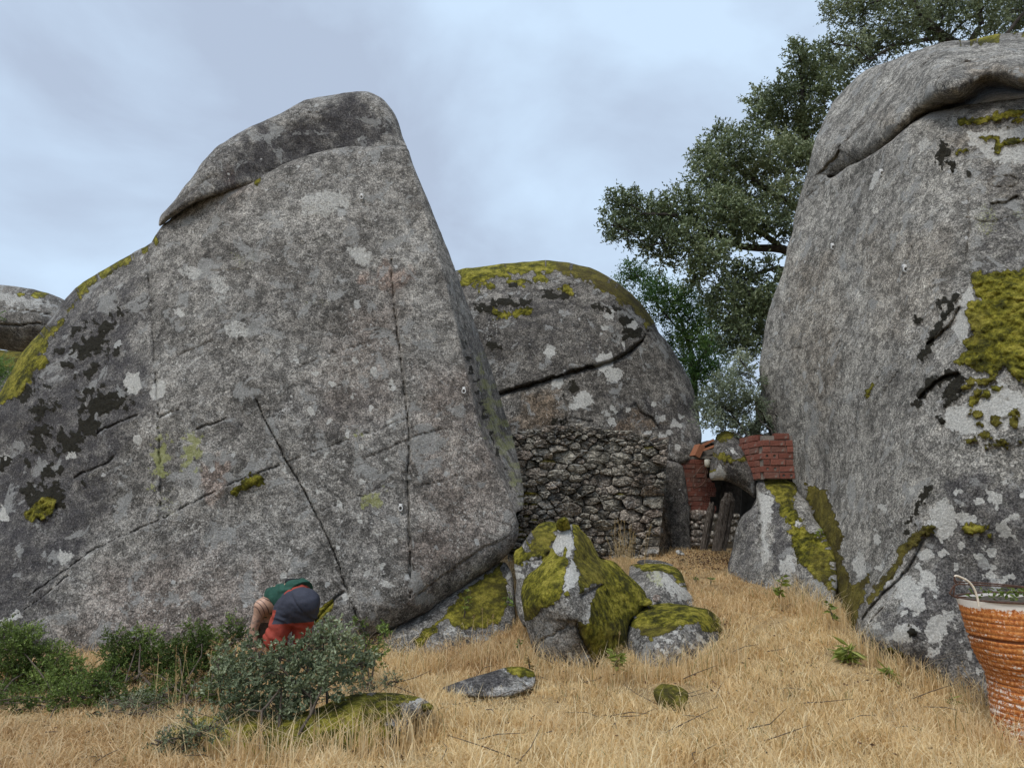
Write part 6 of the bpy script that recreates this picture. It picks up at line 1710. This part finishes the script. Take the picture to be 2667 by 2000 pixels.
shrub('green_shrub', 'low mid green shrub along the dry grass in front of the leftmost shrub', [(10, 1515, 24), (50, 1530, 24), (95, 1520, 24), (140, 1510, 26), (185, 1505, 24), (-30, 1520, 26), (215, 1480, 22), (170, 1475, 22), (120, 1540, 16)], 6.95, [(60, 1560, 6.8), (150, 1550, 6.8)], M['box_leaf'], (.023, .5), .14, 14, 9, .3, .2)
shrub('green_shrub', 'low dark shrub filling the shade under the sprigged shrub, behind the grey olive one', [(200, 1520, 24), (240, 1500, 24), (290, 1515, 26), (340, 1510, 26), (390, 1510, 26), (435, 1520, 26), (480, 1510, 24), (360, 1535, 18), (420, 1540, 18)], 7.1, [(260, 1555, 7.0), (400, 1550, 7.0)], M['box_leaf'], (.024, .5), .14, 14, 9, .16, .2)
shrub('dry_shrub', 'yellowing brown leaved shrub in the middle of the dark shrubs', [(490, 1395, 16), (380, 1490, 26), (420, 1470, 22), (350, 1510, 22), (460, 1500, 20), (300, 1460, 14), (500, 1410, 14)], 7.2, [(400, 1550, 7.0), (460, 1545, 7.0)], M['dry_leaf'], (.022, .5), .14, 12, 3.2, .45, .2)
shrub('grey_shrub', 'low grey olive shrub in the dry grass before the dark shrubs', [(250, 1520, 24), (285, 1540, 28), (330, 1530, 24), (300, 1505, 20), (220, 1545, 18), (350, 1505, 16), (270, 1560, 18)], 6.6, [(270, 1580, 6.4), (320, 1575, 6.4)], M['oak_shrub_leaf'], (.02, .45), .13, 14, 5, .35, .15)
shrub('creeping_shrub', 'low dark green creeping shrub at the bottom edge left of centre', [(395, 1600, 24), (430, 1588, 22), (362, 1625, 22), (455, 1580, 16), (420, 1615, 20), (480, 1570, 14), (340, 1640, 16), (385, 1635, 18), (340, 1600, 16), (410, 1560, 14)], 5.35, [(390, 1650, 5.35), (430, 1645, 5.35)], M['oak_shrub_leaf'], (.022, .5), .1, 11, 8, .25, .12, .4)
shrub('green_sprig', 'fresh green sprigs rising at the right end of the oak shrub by the undercut', [(775, 1345, 9), (782, 1362, 9), (828, 1368, 9), (815, 1388, 11), (800, 1405, 14), (770, 1400, 18), (820, 1415, 14), (790, 1430, 22), (765, 1440, 20), (832, 1355, 6)], 7.7, [(785, 1470, 7.6), (800, 1470, 7.6)], M['box_leaf'], (.024, .5), .11, 12, 5.5, .55, .12)
shrub('dry_shrub', 'straw coloured seeding weed standing out of the oak shrub, right of the person', [(705, 1362, 14), (718, 1345, 10), (690, 1385, 14), (725, 1370, 12), (700, 1405, 14)], 6.5, [(700, 1500, 6.5)], M['dry_leaf'], (.012, .6), .1, 12, 5, .8, .08)
shrub('creeping_shrub', 'trailing green plant on the dry grass right of the oak shrub', [(800, 1478, 12), (830, 1470, 10), (850, 1472, 10), (780, 1490, 14), (760, 1500, 14)], 7.3, [(800, 1490, 7.2)], M['oak_shrub_leaf'], (.022, .5), .1, 10, 3.5, .4, .1, .2)


# ------------------------------------------------------------------ small green plants with large leaves
def leafy_plant(label, lst, Y_, leafmat, ln, wd, n, tone=.5, spread=18, stems=3, group=None):
    cx, cy = lst
    b = P(cx, cy, Y_)
    root = empty('leafy_plant', b.tolist())
    tag(root, label, 'plant', group)
    k = Y_ / F
    pos = []; ax = []
    sv, sf = [], []
    for s_ in range(stems):
        top_ = b + np.array([rng.uniform(-.5, .5) * spread * k, rng.uniform(-.06, .06), spread * k * rng.uniform(1.2, 2.0)])
        pts = [b, (b + top_) / 2 + rng.normal(0, .01, 3), top_]
        tube(sv, sf, pts, [.005, .004, .002], 5)
        for i in range(n // stems):
            t_ = rng.uniform(.15, 1)
            q = b + (top_ - b) * t_
            a = rng.uniform(0, 2 * math.pi)
            pos.append(q); ax.append([math.cos(a), math.sin(a), rng.uniform(-.5, .7)])
    m = len(pos)
    link('stem', mesh_np('stem', np.array(sv) - b, quads=sf), M['stem'], root)
    L_ = ln * rng.uniform(.6, 1.2, m)
    tag(link('leaves', leaves_mesh('leaves', np.array(pos), np.array(ax), L_, L_ * wd, np.clip(tone + rng.normal(0, .2, m), 0, 1), b, .18), leafmat, root), kind='stuff')
    return root


for lab, xy, Y_, mt, ln, wd, n, tn, sp in [
        ('yellowing broad leaved plant hanging at the foot of the huge slab over dark moss', (1002, 1335), 9.05, 'lime_leaf', .10, .42, 22, .55, 32),
        ('small green climbing plant in the gap left of the pointed boulder', (1098, 1312), 9.0, 'box_leaf', .075, .5, 14, .6, 22),
        ('pale green thistle like rosette at the base between the two mossy boulders', (1335, 1448), 7.85, 'lime_leaf', .12, .3, 40, .6, 22),
        ('fresh green plant at the foot of the mossy ledge, right edge of the path', (1683, 1292), 9.7, 'lime_leaf', .11, .45, 34, .5, 24),
        ('light green leaf tuft growing in the groove of the mossy ledge', (1773, 1160), 10.4, 'lime_leaf', .09, .45, 10, .4, 10),
        ('green narrow leaved tuft at the base of the right boulder', (1832, 1432), 8.1, 'lime_leaf', .19, .22, 60, .5, 24),
        ('small green weed at the ledge foot, between ledge and right boulder', (1800, 1340), 8.9, 'lime_leaf', .1, .4, 22, .5, 20),
        ('tiny green seedling alone in the dry path grass', (1503, 1258), 11.3, 'lime_leaf', .07, .4, 9, .25, 8),
        ('tiny dark green seedling on the path, right of the light one', (1536, 1262), 11.2, 'box_leaf', .07, .4, 9, .4, 7),
        ('pale green weed clump at the foot of the tall right boulder, under its lichen', (1925, 1470), 7.7, 'lime_leaf', .12, .2, 40, .6, 18),
        ('low green weed between the rusty tub and the tall right boulder', (2060, 1530), 7.2, 'lime_leaf', .09, .2, 24, .35, 16),
        ('faint green weed in the bottom right grass', (1985, 1590), 6.2, 'box_leaf', .05, .35, 26, .6, 12),
        ('withered brown leaved weed at the right tip of the flat dark stone', (1145, 1452), 7.9, 'dry_leaf', .06, .6, 34, .7, 18),
        ('dark green ivy like plant at the left foot of the pointed boulder', (1120, 1405), 8.6, 'box_leaf', .06, .5, 16, .35, 14)]:
    leafy_plant(lab, xy, Y_, M[mt], ln, wd, n, tn, sp)

# ------------------------------------------------------------------ tall dry grass tuft by the wall, dry stalks
def tuft(name, label, base_px, Y_, n, h0, spread, mat, cat, heads=True, lean=.25):
    b = P(*base_px, Y_); b[2] = min(b[2], gz_(b[0], b[1]) + .25)
    v_, f_ = [], []
    pos = []; ax = []
    for i in range(n):
        s_ = b + np.array([rng.normal(0, spread), rng.normal(0, spread), 0])
        d = np.array([rng.normal(0, lean), rng.normal(0, lean), 1.0])
        h = h0 * rng.uniform(.5, 1.1)
        e = s_ + d * h
        m_ = (s_ + e) / 2 + np.array([0, 0, .04 * h])
        tube(v_, f_, [s_, m_, e], [.0028, .0022, .0012], 3)
        if heads:
            for k in range(10):
                pos.append(s_ + d * h * (.8 + .22 * k / 10)); a = rng.normal(size=3); ax.append(d * .8 + a * .5)
    root = empty(name, b.tolist())
    tag(root, label, cat)
    tag(link('stalks', mesh_np('stalks', np.array(v_) - b, quads=f_), mat, root), kind='stuff')
    if pos:
        m_ = len(pos)
        tag(link('seed_heads', leaves_mesh('seed_heads', np.array(pos), np.array(ax), rng.uniform(.02, .04, m_), np.full(m_, .008), np.clip(rng.normal(.7, .2, m_), 0, 1), b, .1), M['dry_leaf'], root), kind='stuff')


tuft('grass_tuft', 'tall dry straw grass tuft standing against the dry stone wall', (1352, 1245), 11.6, 46, .78, .09, M['straw_stem'], 'grass', lean=.16)
tuft('dry_stalk', 'tall dry seeded stalks between the dark shrubs on the left', (385, 1545), 6.6, 9, .6, .1, M['straw_stem'], 'stalk', lean=.2)
tuft('dry_stalk', 'slender dry stalks in front of the yellowing shrub, left of the oak shrub', (468, 1545), 6.5, 7, .55, .06, M['straw_stem'], 'stalk', lean=.2)
tuft('dry_stalk', 'reddish dry dock stalks beside the yellowing plant at the slab foot', (1060, 1360), 8.9, 5, .3, .12, M['straw_stem'], 'stalk', lean=.08)
tuft('dry_stalk', 'dry stalks between the two mossy boulders', (1345, 1460), 7.9, 5, .48, .05, M['straw_stem'], 'stalk', lean=.12)
tuft('dry_stalk', 'dry branching stalks in front of the right boulder, left of the rusty tub', (2140, 1590), 6.6, 14, .62, .12, M['straw_stem'], 'stalk', lean=.35)

# ------------------------------------------------------------------ rusty corrugated tub
db_ = P(2290, 1600, 6.25)
tubx, tuby = db_[0], 6.25
tg = gz_(tubx, tuby)
prof_px = [(2087, 1292), (2092, 1310), (2098, 1335), (2106, 1365), (2118, 1402), (2132, 1432), (2146, 1455), (2152, 1480), (2155, 1510), (2160, 1545), (2170, 1590), (2180, 1620)]
zr_ = []
for x, y in prof_px:
    e = P(x, y, 6.25)
    zr_.append((e[2], tubx - e[0]))
zs_ = np.linspace(zr_[0][0], tg - .03, 150)
pz = np.array(zr_)[::-1]
rr_ = np.interp(zs_, pz[:, 0], pz[:, 1])
dd_ = zs_[0] - zs_
corr = np.where(dd_ > .075, .007 * np.abs(np.sin((dd_ - .075) * math.pi / .043)) ** .7, .004)
corr -= np.where(np.abs(dd_ - .29) < .012, .012, 0)
n = 96
v_ = []
for zq, rq in zip(zs_, rr_ + corr):
    for k in range(n):
        a = 2 * math.pi * k / n
        v_.append((tubx + rq * (1 + .02 * math.sin(3 * a + 5 * zq) + .012 * math.sin(7 * a - 9 * zq)) * math.cos(a), tuby + rq * .92 * (1 + .02 * math.sin(3 * a + 5 * zq)) * math.sin(a), zq + .012 * math.cos(a) + .004 * math.sin(4 * a + 2)))
f_ = [(i * n + k, i * n + (k + 1) % n, (i + 1) * n + (k + 1) % n, (i + 1) * n + k) for i in range(len(zs_) - 1) for k in range(n)]
tb0 = np.array([tubx, tuby, tg])
t = NT('rusted_enamel')
sep = t.n('ShaderNodeSeparateXYZ', {0: t.tc})
zz = sep.outputs[2]
Htop = float(zr_[0][0] - tg)
ms = t.n('ShaderNodeMapping', {'Vector': t.tc, 'Scale': (4.0, 4.0, 26.0)}).outputs[0]
stre = t.noise(1.2, 8, .7, .3, ms)
fine = t.noise(45, 7, .75)
drip = t.noise(3, 6, .7, .5, t.n('ShaderNodeMapping', {'Vector': t.tc, 'Scale': (14.0, 14.0, 2.5)}).outputs[0])
rust = t.ramp(fine, [(.3, (.13, .035, .012)), (.45, (.42, .12, .025)), (.58, (.62, .26, .07)), (.72, (.72, .42, .19))])
paintm = t.math('ADD', t.math('ADD', t.math('MULTIPLY', t.math('SUBTRACT', stre, .47), 4.2), t.math('MULTIPLY', t.math('SUBTRACT', drip, .5), 3.0)), t.math('MULTIPLY', t.math('SUBTRACT', fine, .5), 4.0))
topband = t.step(zz, Htop - .075, Htop - .03)
paintm = t.math('ADD', paintm, t.math('MULTIPLY', topband, 2.2))
lowb = t.step(zz, Htop * .45, Htop * .62)
paintm = t.math('SUBTRACT', paintm, t.math('MULTIPLY', t.math('MULTIPLY', lowb, t.math('SUBTRACT', 1.0, topband)), .35))
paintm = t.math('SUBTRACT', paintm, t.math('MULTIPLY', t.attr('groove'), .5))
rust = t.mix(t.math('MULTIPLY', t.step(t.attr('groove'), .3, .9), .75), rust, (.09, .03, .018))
col = t.mix(t.step(paintm, .1, .7), rust, (.74, .69, .62))
t.bsdf(col, .75, t.bump(fine, .6, .008), .3)
M['rust'] = t.m
tubo = empty('rusty_tub', tb0.tolist())
tag(tubo, 'rust orange corrugated metal tub used as a planter at the right edge', 'tub')
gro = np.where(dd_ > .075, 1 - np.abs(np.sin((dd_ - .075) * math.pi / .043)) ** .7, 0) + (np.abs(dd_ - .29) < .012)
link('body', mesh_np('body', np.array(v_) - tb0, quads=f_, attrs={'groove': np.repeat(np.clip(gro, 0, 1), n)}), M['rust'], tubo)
rp = [(tubx + (rr_[0] + .004) * math.cos(a), tuby + (rr_[0] + .004) * .92 * math.sin(a), zs_[0] + .004 + .012 * math.cos(a)) for a in np.linspace(0, 2 * math.pi, 97)]
tube_obj('rim', rp, .008, M['rust_rod'], tubo, tb0, 6)
sv = [(tubx + .97 * rr_[0] * math.cos(a) * q, tuby + .97 * rr_[0] * .92 * math.sin(a) * q, zs_[0] - .03 + .03 * (1 - q) + rnd.uniform(-.01, .01)) for q in (1, .66, .33, .05) for a in np.linspace(0, 2 * math.pi, 33)[:-1]]
link('soil', mesh_np('soil', np.array(sv) - tb0, quads=[(i * 32 + k, i * 32 + (k + 1) % 32, (i + 1) * 32 + (k + 1) % 32, (i + 1) * 32 + k) for i in range(3) for k in range(32)]), M['core'], tubo)
# plants in it
pl = empty('potted_plant', (tubx, tuby, zs_[0]))
tag(pl, 'small green weeds growing in the rusty tub', 'plant')
pos = []; ax = []
for i in range(260):
    a = rng.uniform(0, 2 * math.pi); q = rr_[0] * .85 * math.sqrt(rng.uniform())
    pos.append((tubx + q * math.cos(a), tuby + q * .9 * math.sin(a), zs_[0] - .02 + rng.uniform(0, .09)))
    ax.append((rng.normal(), rng.normal(), .5))
link('leaves', leaves_mesh('leaves', np.array(pos), np.array(ax), rng.uniform(.03, .06, 260), rng.uniform(.018, .03, 260), rng.uniform(0, .35, 260), np.array([tubx, tuby, zs_[0]]), .2), M['lime_leaf'], pl)
d2 = lambda x, y, dY=0.0: P(*z('D2', [(x, y)])[0], 5.95 + dY)
wf_b = d2(300, 420)
wfo = empty('bent_wire', wf_b.tolist())
tag(wfo, 'dark rusty wire frame lying across the top of the rusty tub', 'wire')
for pts in ([(270, 240), (300, 268), (430, 272), (700, 290), (1100, 330), (1300, 345)], [(265, 310), (320, 295), (480, 300), (700, 312), (1000, 330), (1300, 350)], [(220, 395), (260, 320), (320, 292), (340, 262)], [(220, 395), (270, 430), (400, 434)], [(275, 300), (262, 420), (285, 430)], [(278, 205), (270, 260), (300, 300)]):
    tube_obj('wire', [d2(*q) for q in pts], .006, M['rust_rod'], wfo, wf_b, 6)
M['cable'] = simple_mat('pale_cable', (.5, .42, .32), (.66, .58, .47), 60, .6, .1)
cpts = catmull([(275, 215), (285, 203), (330, 215), (420, 262), (475, 325), (505, 390), (525, 460), (538, 540)], False, 12)
tube_cb = d2(538, 540, -.08)
co = tube_obj('cable', [d2(x, y, -.0008 * i) for i, (x, y) in enumerate(cpts)], .0085, M['cable'], None, tube_cb, 8)
co.location = tube_cb.tolist()
tag(co, 'pale bent cable looping over the rim of the rusty tub', 'cable')


# ------------------------------------------------------------------ dry grass
LOW = []
for x_, y_, Y_, rx_, ry_, k_ in [(460, 1600, 5.6, .5, .4, .6), (640, 1620, 5.5, .4, .4, .45), (850, 1590, 5.65, .5, .5, .3), (1110, 1510, 7.2, .6, .45, .3), (1450, 1565, 6.3, .4, .4, .75), (1740, 0, 0, 0, 0, 0), (1460, 1520, 7.4, .45, .5, .2), (1335, 1465, 7.8, .3, .4, .3), (1660, 1310, 9.5, .3, .4, .4), (1832, 1440, 8.0, .35, .45, .4), (100, 1560, 7.0, 1.6, 1.0, .4), (380, 1545, 7.2, 1.2, .9, .5), (1470, 1455, 8.3, .7, .4, .5), (1210, 1475, 8.0, .7, .4, .5), (2230, 1650, 6.0, .5, .5, .6)]:
    if Y_:
        q_p = P(x_, y_, Y_); LOW.append((q_p[0], q_p[1], rx_, ry_, k_))
def grass(name, label, n, region, hmin, hmax, brown, seed, width=.0048, flat=.9, green=.0):
    r = np.random.default_rng(seed)
    x0, x1, y0, y1 = region
    # denser towards the camera
    m = n * 4
    y = y0 + (y1 - y0) * r.uniform(0, 1, m) ** 1.35
    x = r.uniform(-1, 1, m) * (y * .74 + .3)
    keep = (x > x0) & (x < x1)
    x, y = x[keep][:n], y[keep][:n]
    q = np.stack([x, y, 0 * x], -1)
    clump = fbm(q * 2.2 + seed, 3)
    tuftn = fbm(q * 7.0 + seed * 2, 2)
    ok = r.uniform(0, 1, len(x)) < np.clip(.62 + .75 * clump + .6 * tuftn, .06, 1)
    x, y, clump, tuftn = x[ok], y[ok], clump[ok], tuftn[ok]
    n = len(x)
    zg = ground_z(x, y)
    low = np.ones(n)
    for (ax_, ay_, rx_, ry_, k_) in LOW:
        low = np.minimum(low, k_ + (1 - k_) * smooth(np.hypot((x - ax_) / rx_, (y - ay_) / ry_), .7, 1.15))
    h = low * r.uniform(hmin, hmax, n) * (.75 + .45 * np.clip(clump + .5, 0, 1.3))
    # swirl direction field so the matted straw lies in drifts
    fa = 2.5 * fbm(np.stack([x * .8, y * .8, 0 * x + seed], -1), 2) * math.pi + r.normal(0, 1.9, n)
    lean = np.abs(r.normal(0, flat, n)) * 1.05
    dx, dy = np.cos(fa) * lean, np.sin(fa) * lean
    s1 = np.stack([x, y, zg - .01], -1)
    d1_ = np.stack([dx * .5, dy * .5, np.ones(n)], -1); d1_ /= np.linalg.norm(d1_, axis=1)[:, None]
    d2_ = np.stack([dx * 1.4 + r.normal(0, .25, n), dy * 1.4 + r.normal(0, .25, n), np.ones(n) * .8], -1); d2_ /= np.linalg.norm(d2_, axis=1)[:, None]
    d3_ = d2_ + np.stack([dx * .8, dy * .8, -.45 * np.ones(n) - lean * .5], -1); d3_ /= np.linalg.norm(d3_, axis=1)[:, None]
    p1 = s1 + d1_ * (h * .38)[:, None]
    p2 = p1 + d2_ * (h * .34)[:, None]
    p3 = p2 + d3_ * (h * .34)[:, None]
    wa = r.uniform(0, math.pi, n)
    w = np.stack([np.cos(wa), np.sin(wa), 0 * wa], -1) * (width * r.uniform(.6, 1.3, n))[:, None]
    v = np.stack([s1 - w, s1 + w, p1 - w * .85, p1 + w * .85, p2 - w * .6, p2 + w * .6, p3], 1).reshape(-1, 3)
    b = np.arange(n)[:, None] * 7
    quads = np.concatenate([b + np.array([[0, 1, 3, 2]]), b + np.array([[2, 3, 5, 4]])])
    tris = b + np.array([[4, 5, 6]])
    tone = np.clip(.5 + .3 * clump + .2 * tuftn + r.normal(0, .27, n), 0, 1)
    gr = (r.uniform(0, 1, n) < green * (1 + 2 * fbm(np.stack([x * 1.3, y * 1.3, 0 * x + 5], -1), 2))).astype(float)
    br = np.clip(brown(x, y) + .25 * fbm(np.stack([x * 1.1, y * 1.1, 0 * x + 9], -1), 3), 0, 1)
    off = np.array([0, 6, 0])
    me = mesh_np(name, v - off, tris=tris, quads=quads, attrs={'tone': np.repeat(tone, 7), 'brown': np.repeat(br, 7), 'green': np.repeat(gr, 7)}, smooth_shade=False)
    o = link(name, me, M['straw'], loc=off.tolist())
    tag(o, label, kind='stuff')
    return o


t = NT('dry_straw')
col = t.ramp(t.attr('tone'), [(0, (.45, .29, .12)), (.45, (.82, .625, .33)), (1, (.95, .83, .56))])
col = t.mix(t.math('MULTIPLY', t.attr('brown'), .8), col, t.ramp(t.attr('tone'), [(0, (.24, .125, .055)), (.5, (.5, .31, .15)), (1, (.76, .55, .32))]))
col = t.mix(t.math('MULTIPLY', t.attr('green'), .8), col, (.13, .16, .045))
b = t.n('ShaderNodeBsdfPrincipled', {'Base Color': col, 'Roughness': .7, 'Specular IOR Level': .3})
tr = t.n('ShaderNodeBsdfTranslucent', {'Color': col})
mx = t.n('ShaderNodeMixShader', {0: .5, 1: b.outputs[0], 2: tr.outputs[0]})
t.t.links.new(mx.outputs[0], t.out.inputs[0])
M['straw'] = t.m


def brown_field(x, y):
    # browner low growth on the left, on the mound below the slab and up the path
    left = smooth(-x, .9, 2.6) * .55
    mound = smooth(.75 - np.hypot((x + .35) / 1.1, (y - 8.9) / 1.0), 0, .4) * .9
    path = smooth(y, 9.0, 11.5) * .7
    return np.maximum(np.maximum(left, mound), path)


grass('dry_grass', 'tangled straw coloured dry grass covering the ground', 235000, (-7.5, 7.5, 4.3, 10.5), .07, .19, brown_field, 3, green=.03)
grass('dry_grass', 'short brownish dry grass up the path to the doorway', 70000, (-.5, 6.5, 9.5, 14.4), .05, .15, lambda x, y: .55 + 0 * x, 5, width=.005, green=.02)
grass('dry_grass', 'long loose straw stalks standing above the dry grass', 26000, (-7.5, 7.5, 4.5, 10.0), .16, .34, brown_field, 8, width=.0036, flat=1.1)


# wisps crowding the feet of the rocks
def wisps(name, label, lines, n, hmin, hmax, seed, spread=.13, width=.0036):
    r = np.random.default_rng(seed)
    X = []; 
    for pts in lines:
        w = np.array([hit_ground(x, y) for x, y in pts])
        s_ = np.r_[0, np.cumsum(np.linalg.norm(np.diff(w, axis=0), axis=1))]
        m = max(8, int(n * s_[-1]))
        u_ = r.uniform(0, s_[-1], m)
        X.append(np.stack([np.interp(u_, s_, w[:, 0]) + r.normal(0, spread, m), np.interp(u_, s_, w[:, 1]) - np.abs(r.normal(0, spread, m))], -1))
    X = np.concatenate(X); n = len(X)
    zg = ground_z(X[:, 0], X[:, 1])
    h = r.uniform(hmin, hmax, n)
    fa = r.uniform(0, 2 * math.pi, n); ln = np.abs(r.normal(0, .45, n))
    d = np.stack([np.cos(fa) * ln, np.sin(fa) * ln, np.ones(n)], -1)
    p0 = np.stack([X[:, 0], X[:, 1], zg - .01], -1)
    p1 = p0 + d * (h * .55)[:, None] * np.array([.6, .6, 1])
    p2 = p0 + d * h[:, None] * np.array([1.5, 1.5, .92])
    wa = r.uniform(0, math.pi, n)
    w = np.stack([np.cos(wa), np.sin(wa), 0 * wa], -1) * (width * r.uniform(.6, 1.2, n))[:, None]
    v = np.stack([p0 - w, p0 + w, p1 - w * .8, p1 + w * .8, p2], 1).reshape(-1, 3)
    b = np.arange(n)[:, None] * 5
    off = np.array([0, 7, 0])
    me = mesh_np(name, v - off, tris=b + np.array([[2, 3, 4]]), quads=b + np.array([[0, 1, 3, 2]]), attrs={'tone': np.repeat(np.clip(r.normal(.6, .25, n), 0, 1), 5), 'brown': np.repeat(r.uniform(0, .6, n), 5), 'green': np.repeat((r.uniform(0, 1, n) < .06).astype(float), 5)}, smooth_shade=False)
    tag(link(name, me, M['straw'], loc=off.tolist()), label, kind='stuff')


wisps('dry_grass', 'longer wispy straw crowding the feet of the rocks', [[(1845, 1395), (1900, 1435), (1990, 1475), (2100, 1525), (2230, 1590)], [(1185, 1468), (1280, 1478), (1400, 1470), (1480, 1462), (1570, 1430)], [(880, 1455), (960, 1450), (1060, 1425), (1150, 1440)], [(1690, 1285), (1760, 1325), (1810, 1360)], [(700, 1640), (820, 1628), (920, 1565)], [(340, 1630), (480, 1650), (620, 1655)], [(2060, 1600), (2212, 1650)]], 420, .16, .42, 21)

# fallen leaves and twigs
M['litter'] = leaf_mat('fallen_leaves', (.035, .02, .013), (.11, .06, .035), (.3, .2, .12), .1, .8, .2)
r = np.random.default_rng(31)
m = 1500
c0_ = hit_ground(1545, 1215)
lx = np.concatenate([r.normal(c0_.x, .4, m), r.uniform(-4, 4.5, 900)]); ly = np.concatenate([c0_.y - .25 + r.normal(0, .5, m), r.uniform(5, 10, 900)])
lp = np.stack([lx, ly, ground_z(lx, ly) + r.uniform(.01, .1, m + 900)], -1)
la = r.normal(size=(m + 900, 3)); la[:, 2] *= .4
lo_ = np.array([0, 8, 0])
tag(link('leaf_litter', leaves_mesh('leaf_litter', lp, la, r.uniform(.025, .05, m + 900), r.uniform(.012, .026, m + 900), np.clip(r.normal(.35, .25, m + 900), 0, 1), lo_, .15), M['litter'], loc=lo_.tolist()), 'dark fallen leaves before the doorway and scattered in the dry grass', kind='stuff')
v_, f_ = [], []
for k in range(150):
    x = r.uniform(-3.8, 3.8); y = r.uniform(5, 9.2)
    if k < 60: x = r.normal(-2.2, .9); y = r.normal(6.9, .35)
    zb = float(ground_z(np.array([x]), np.array([y]))[0])
    a = r.uniform(0, 2 * math.pi); ln = r.uniform(.15, .55)
    p0 = np.array([x, y, zb + r.uniform(.02, .1)]); d = np.array([math.cos(a), math.sin(a), r.uniform(-.05, .5)])
    tube(v_, f_, [p0, p0 + d * ln * .5 + r.normal(0, .02, 3), p0 + d * ln], [.0045, .0035, .0015], 4)
tag(link('fallen_twigs', mesh_np('fallen_twigs', np.array(v_) - lo_, quads=f_), M['stem'], loc=lo_.tolist()), 'thin dead twigs lying among the dry grass and shrubs', kind='stuff')

# ------------------------------------------------------------------ families of look-alikes
for o in COL.objects:
    if o.parent is None and 'category' in o:
        g_ = {'boulder': 'granite boulders', 'stone': 'loose stones', 'tree': 'trees behind the boulders', 'shrub': 'shrubs', 'plant': 'small green plants', 'stalk': 'dry stalks'}.get(o['category'])
        if g_ and 'group' not in o: o['group'] = g_
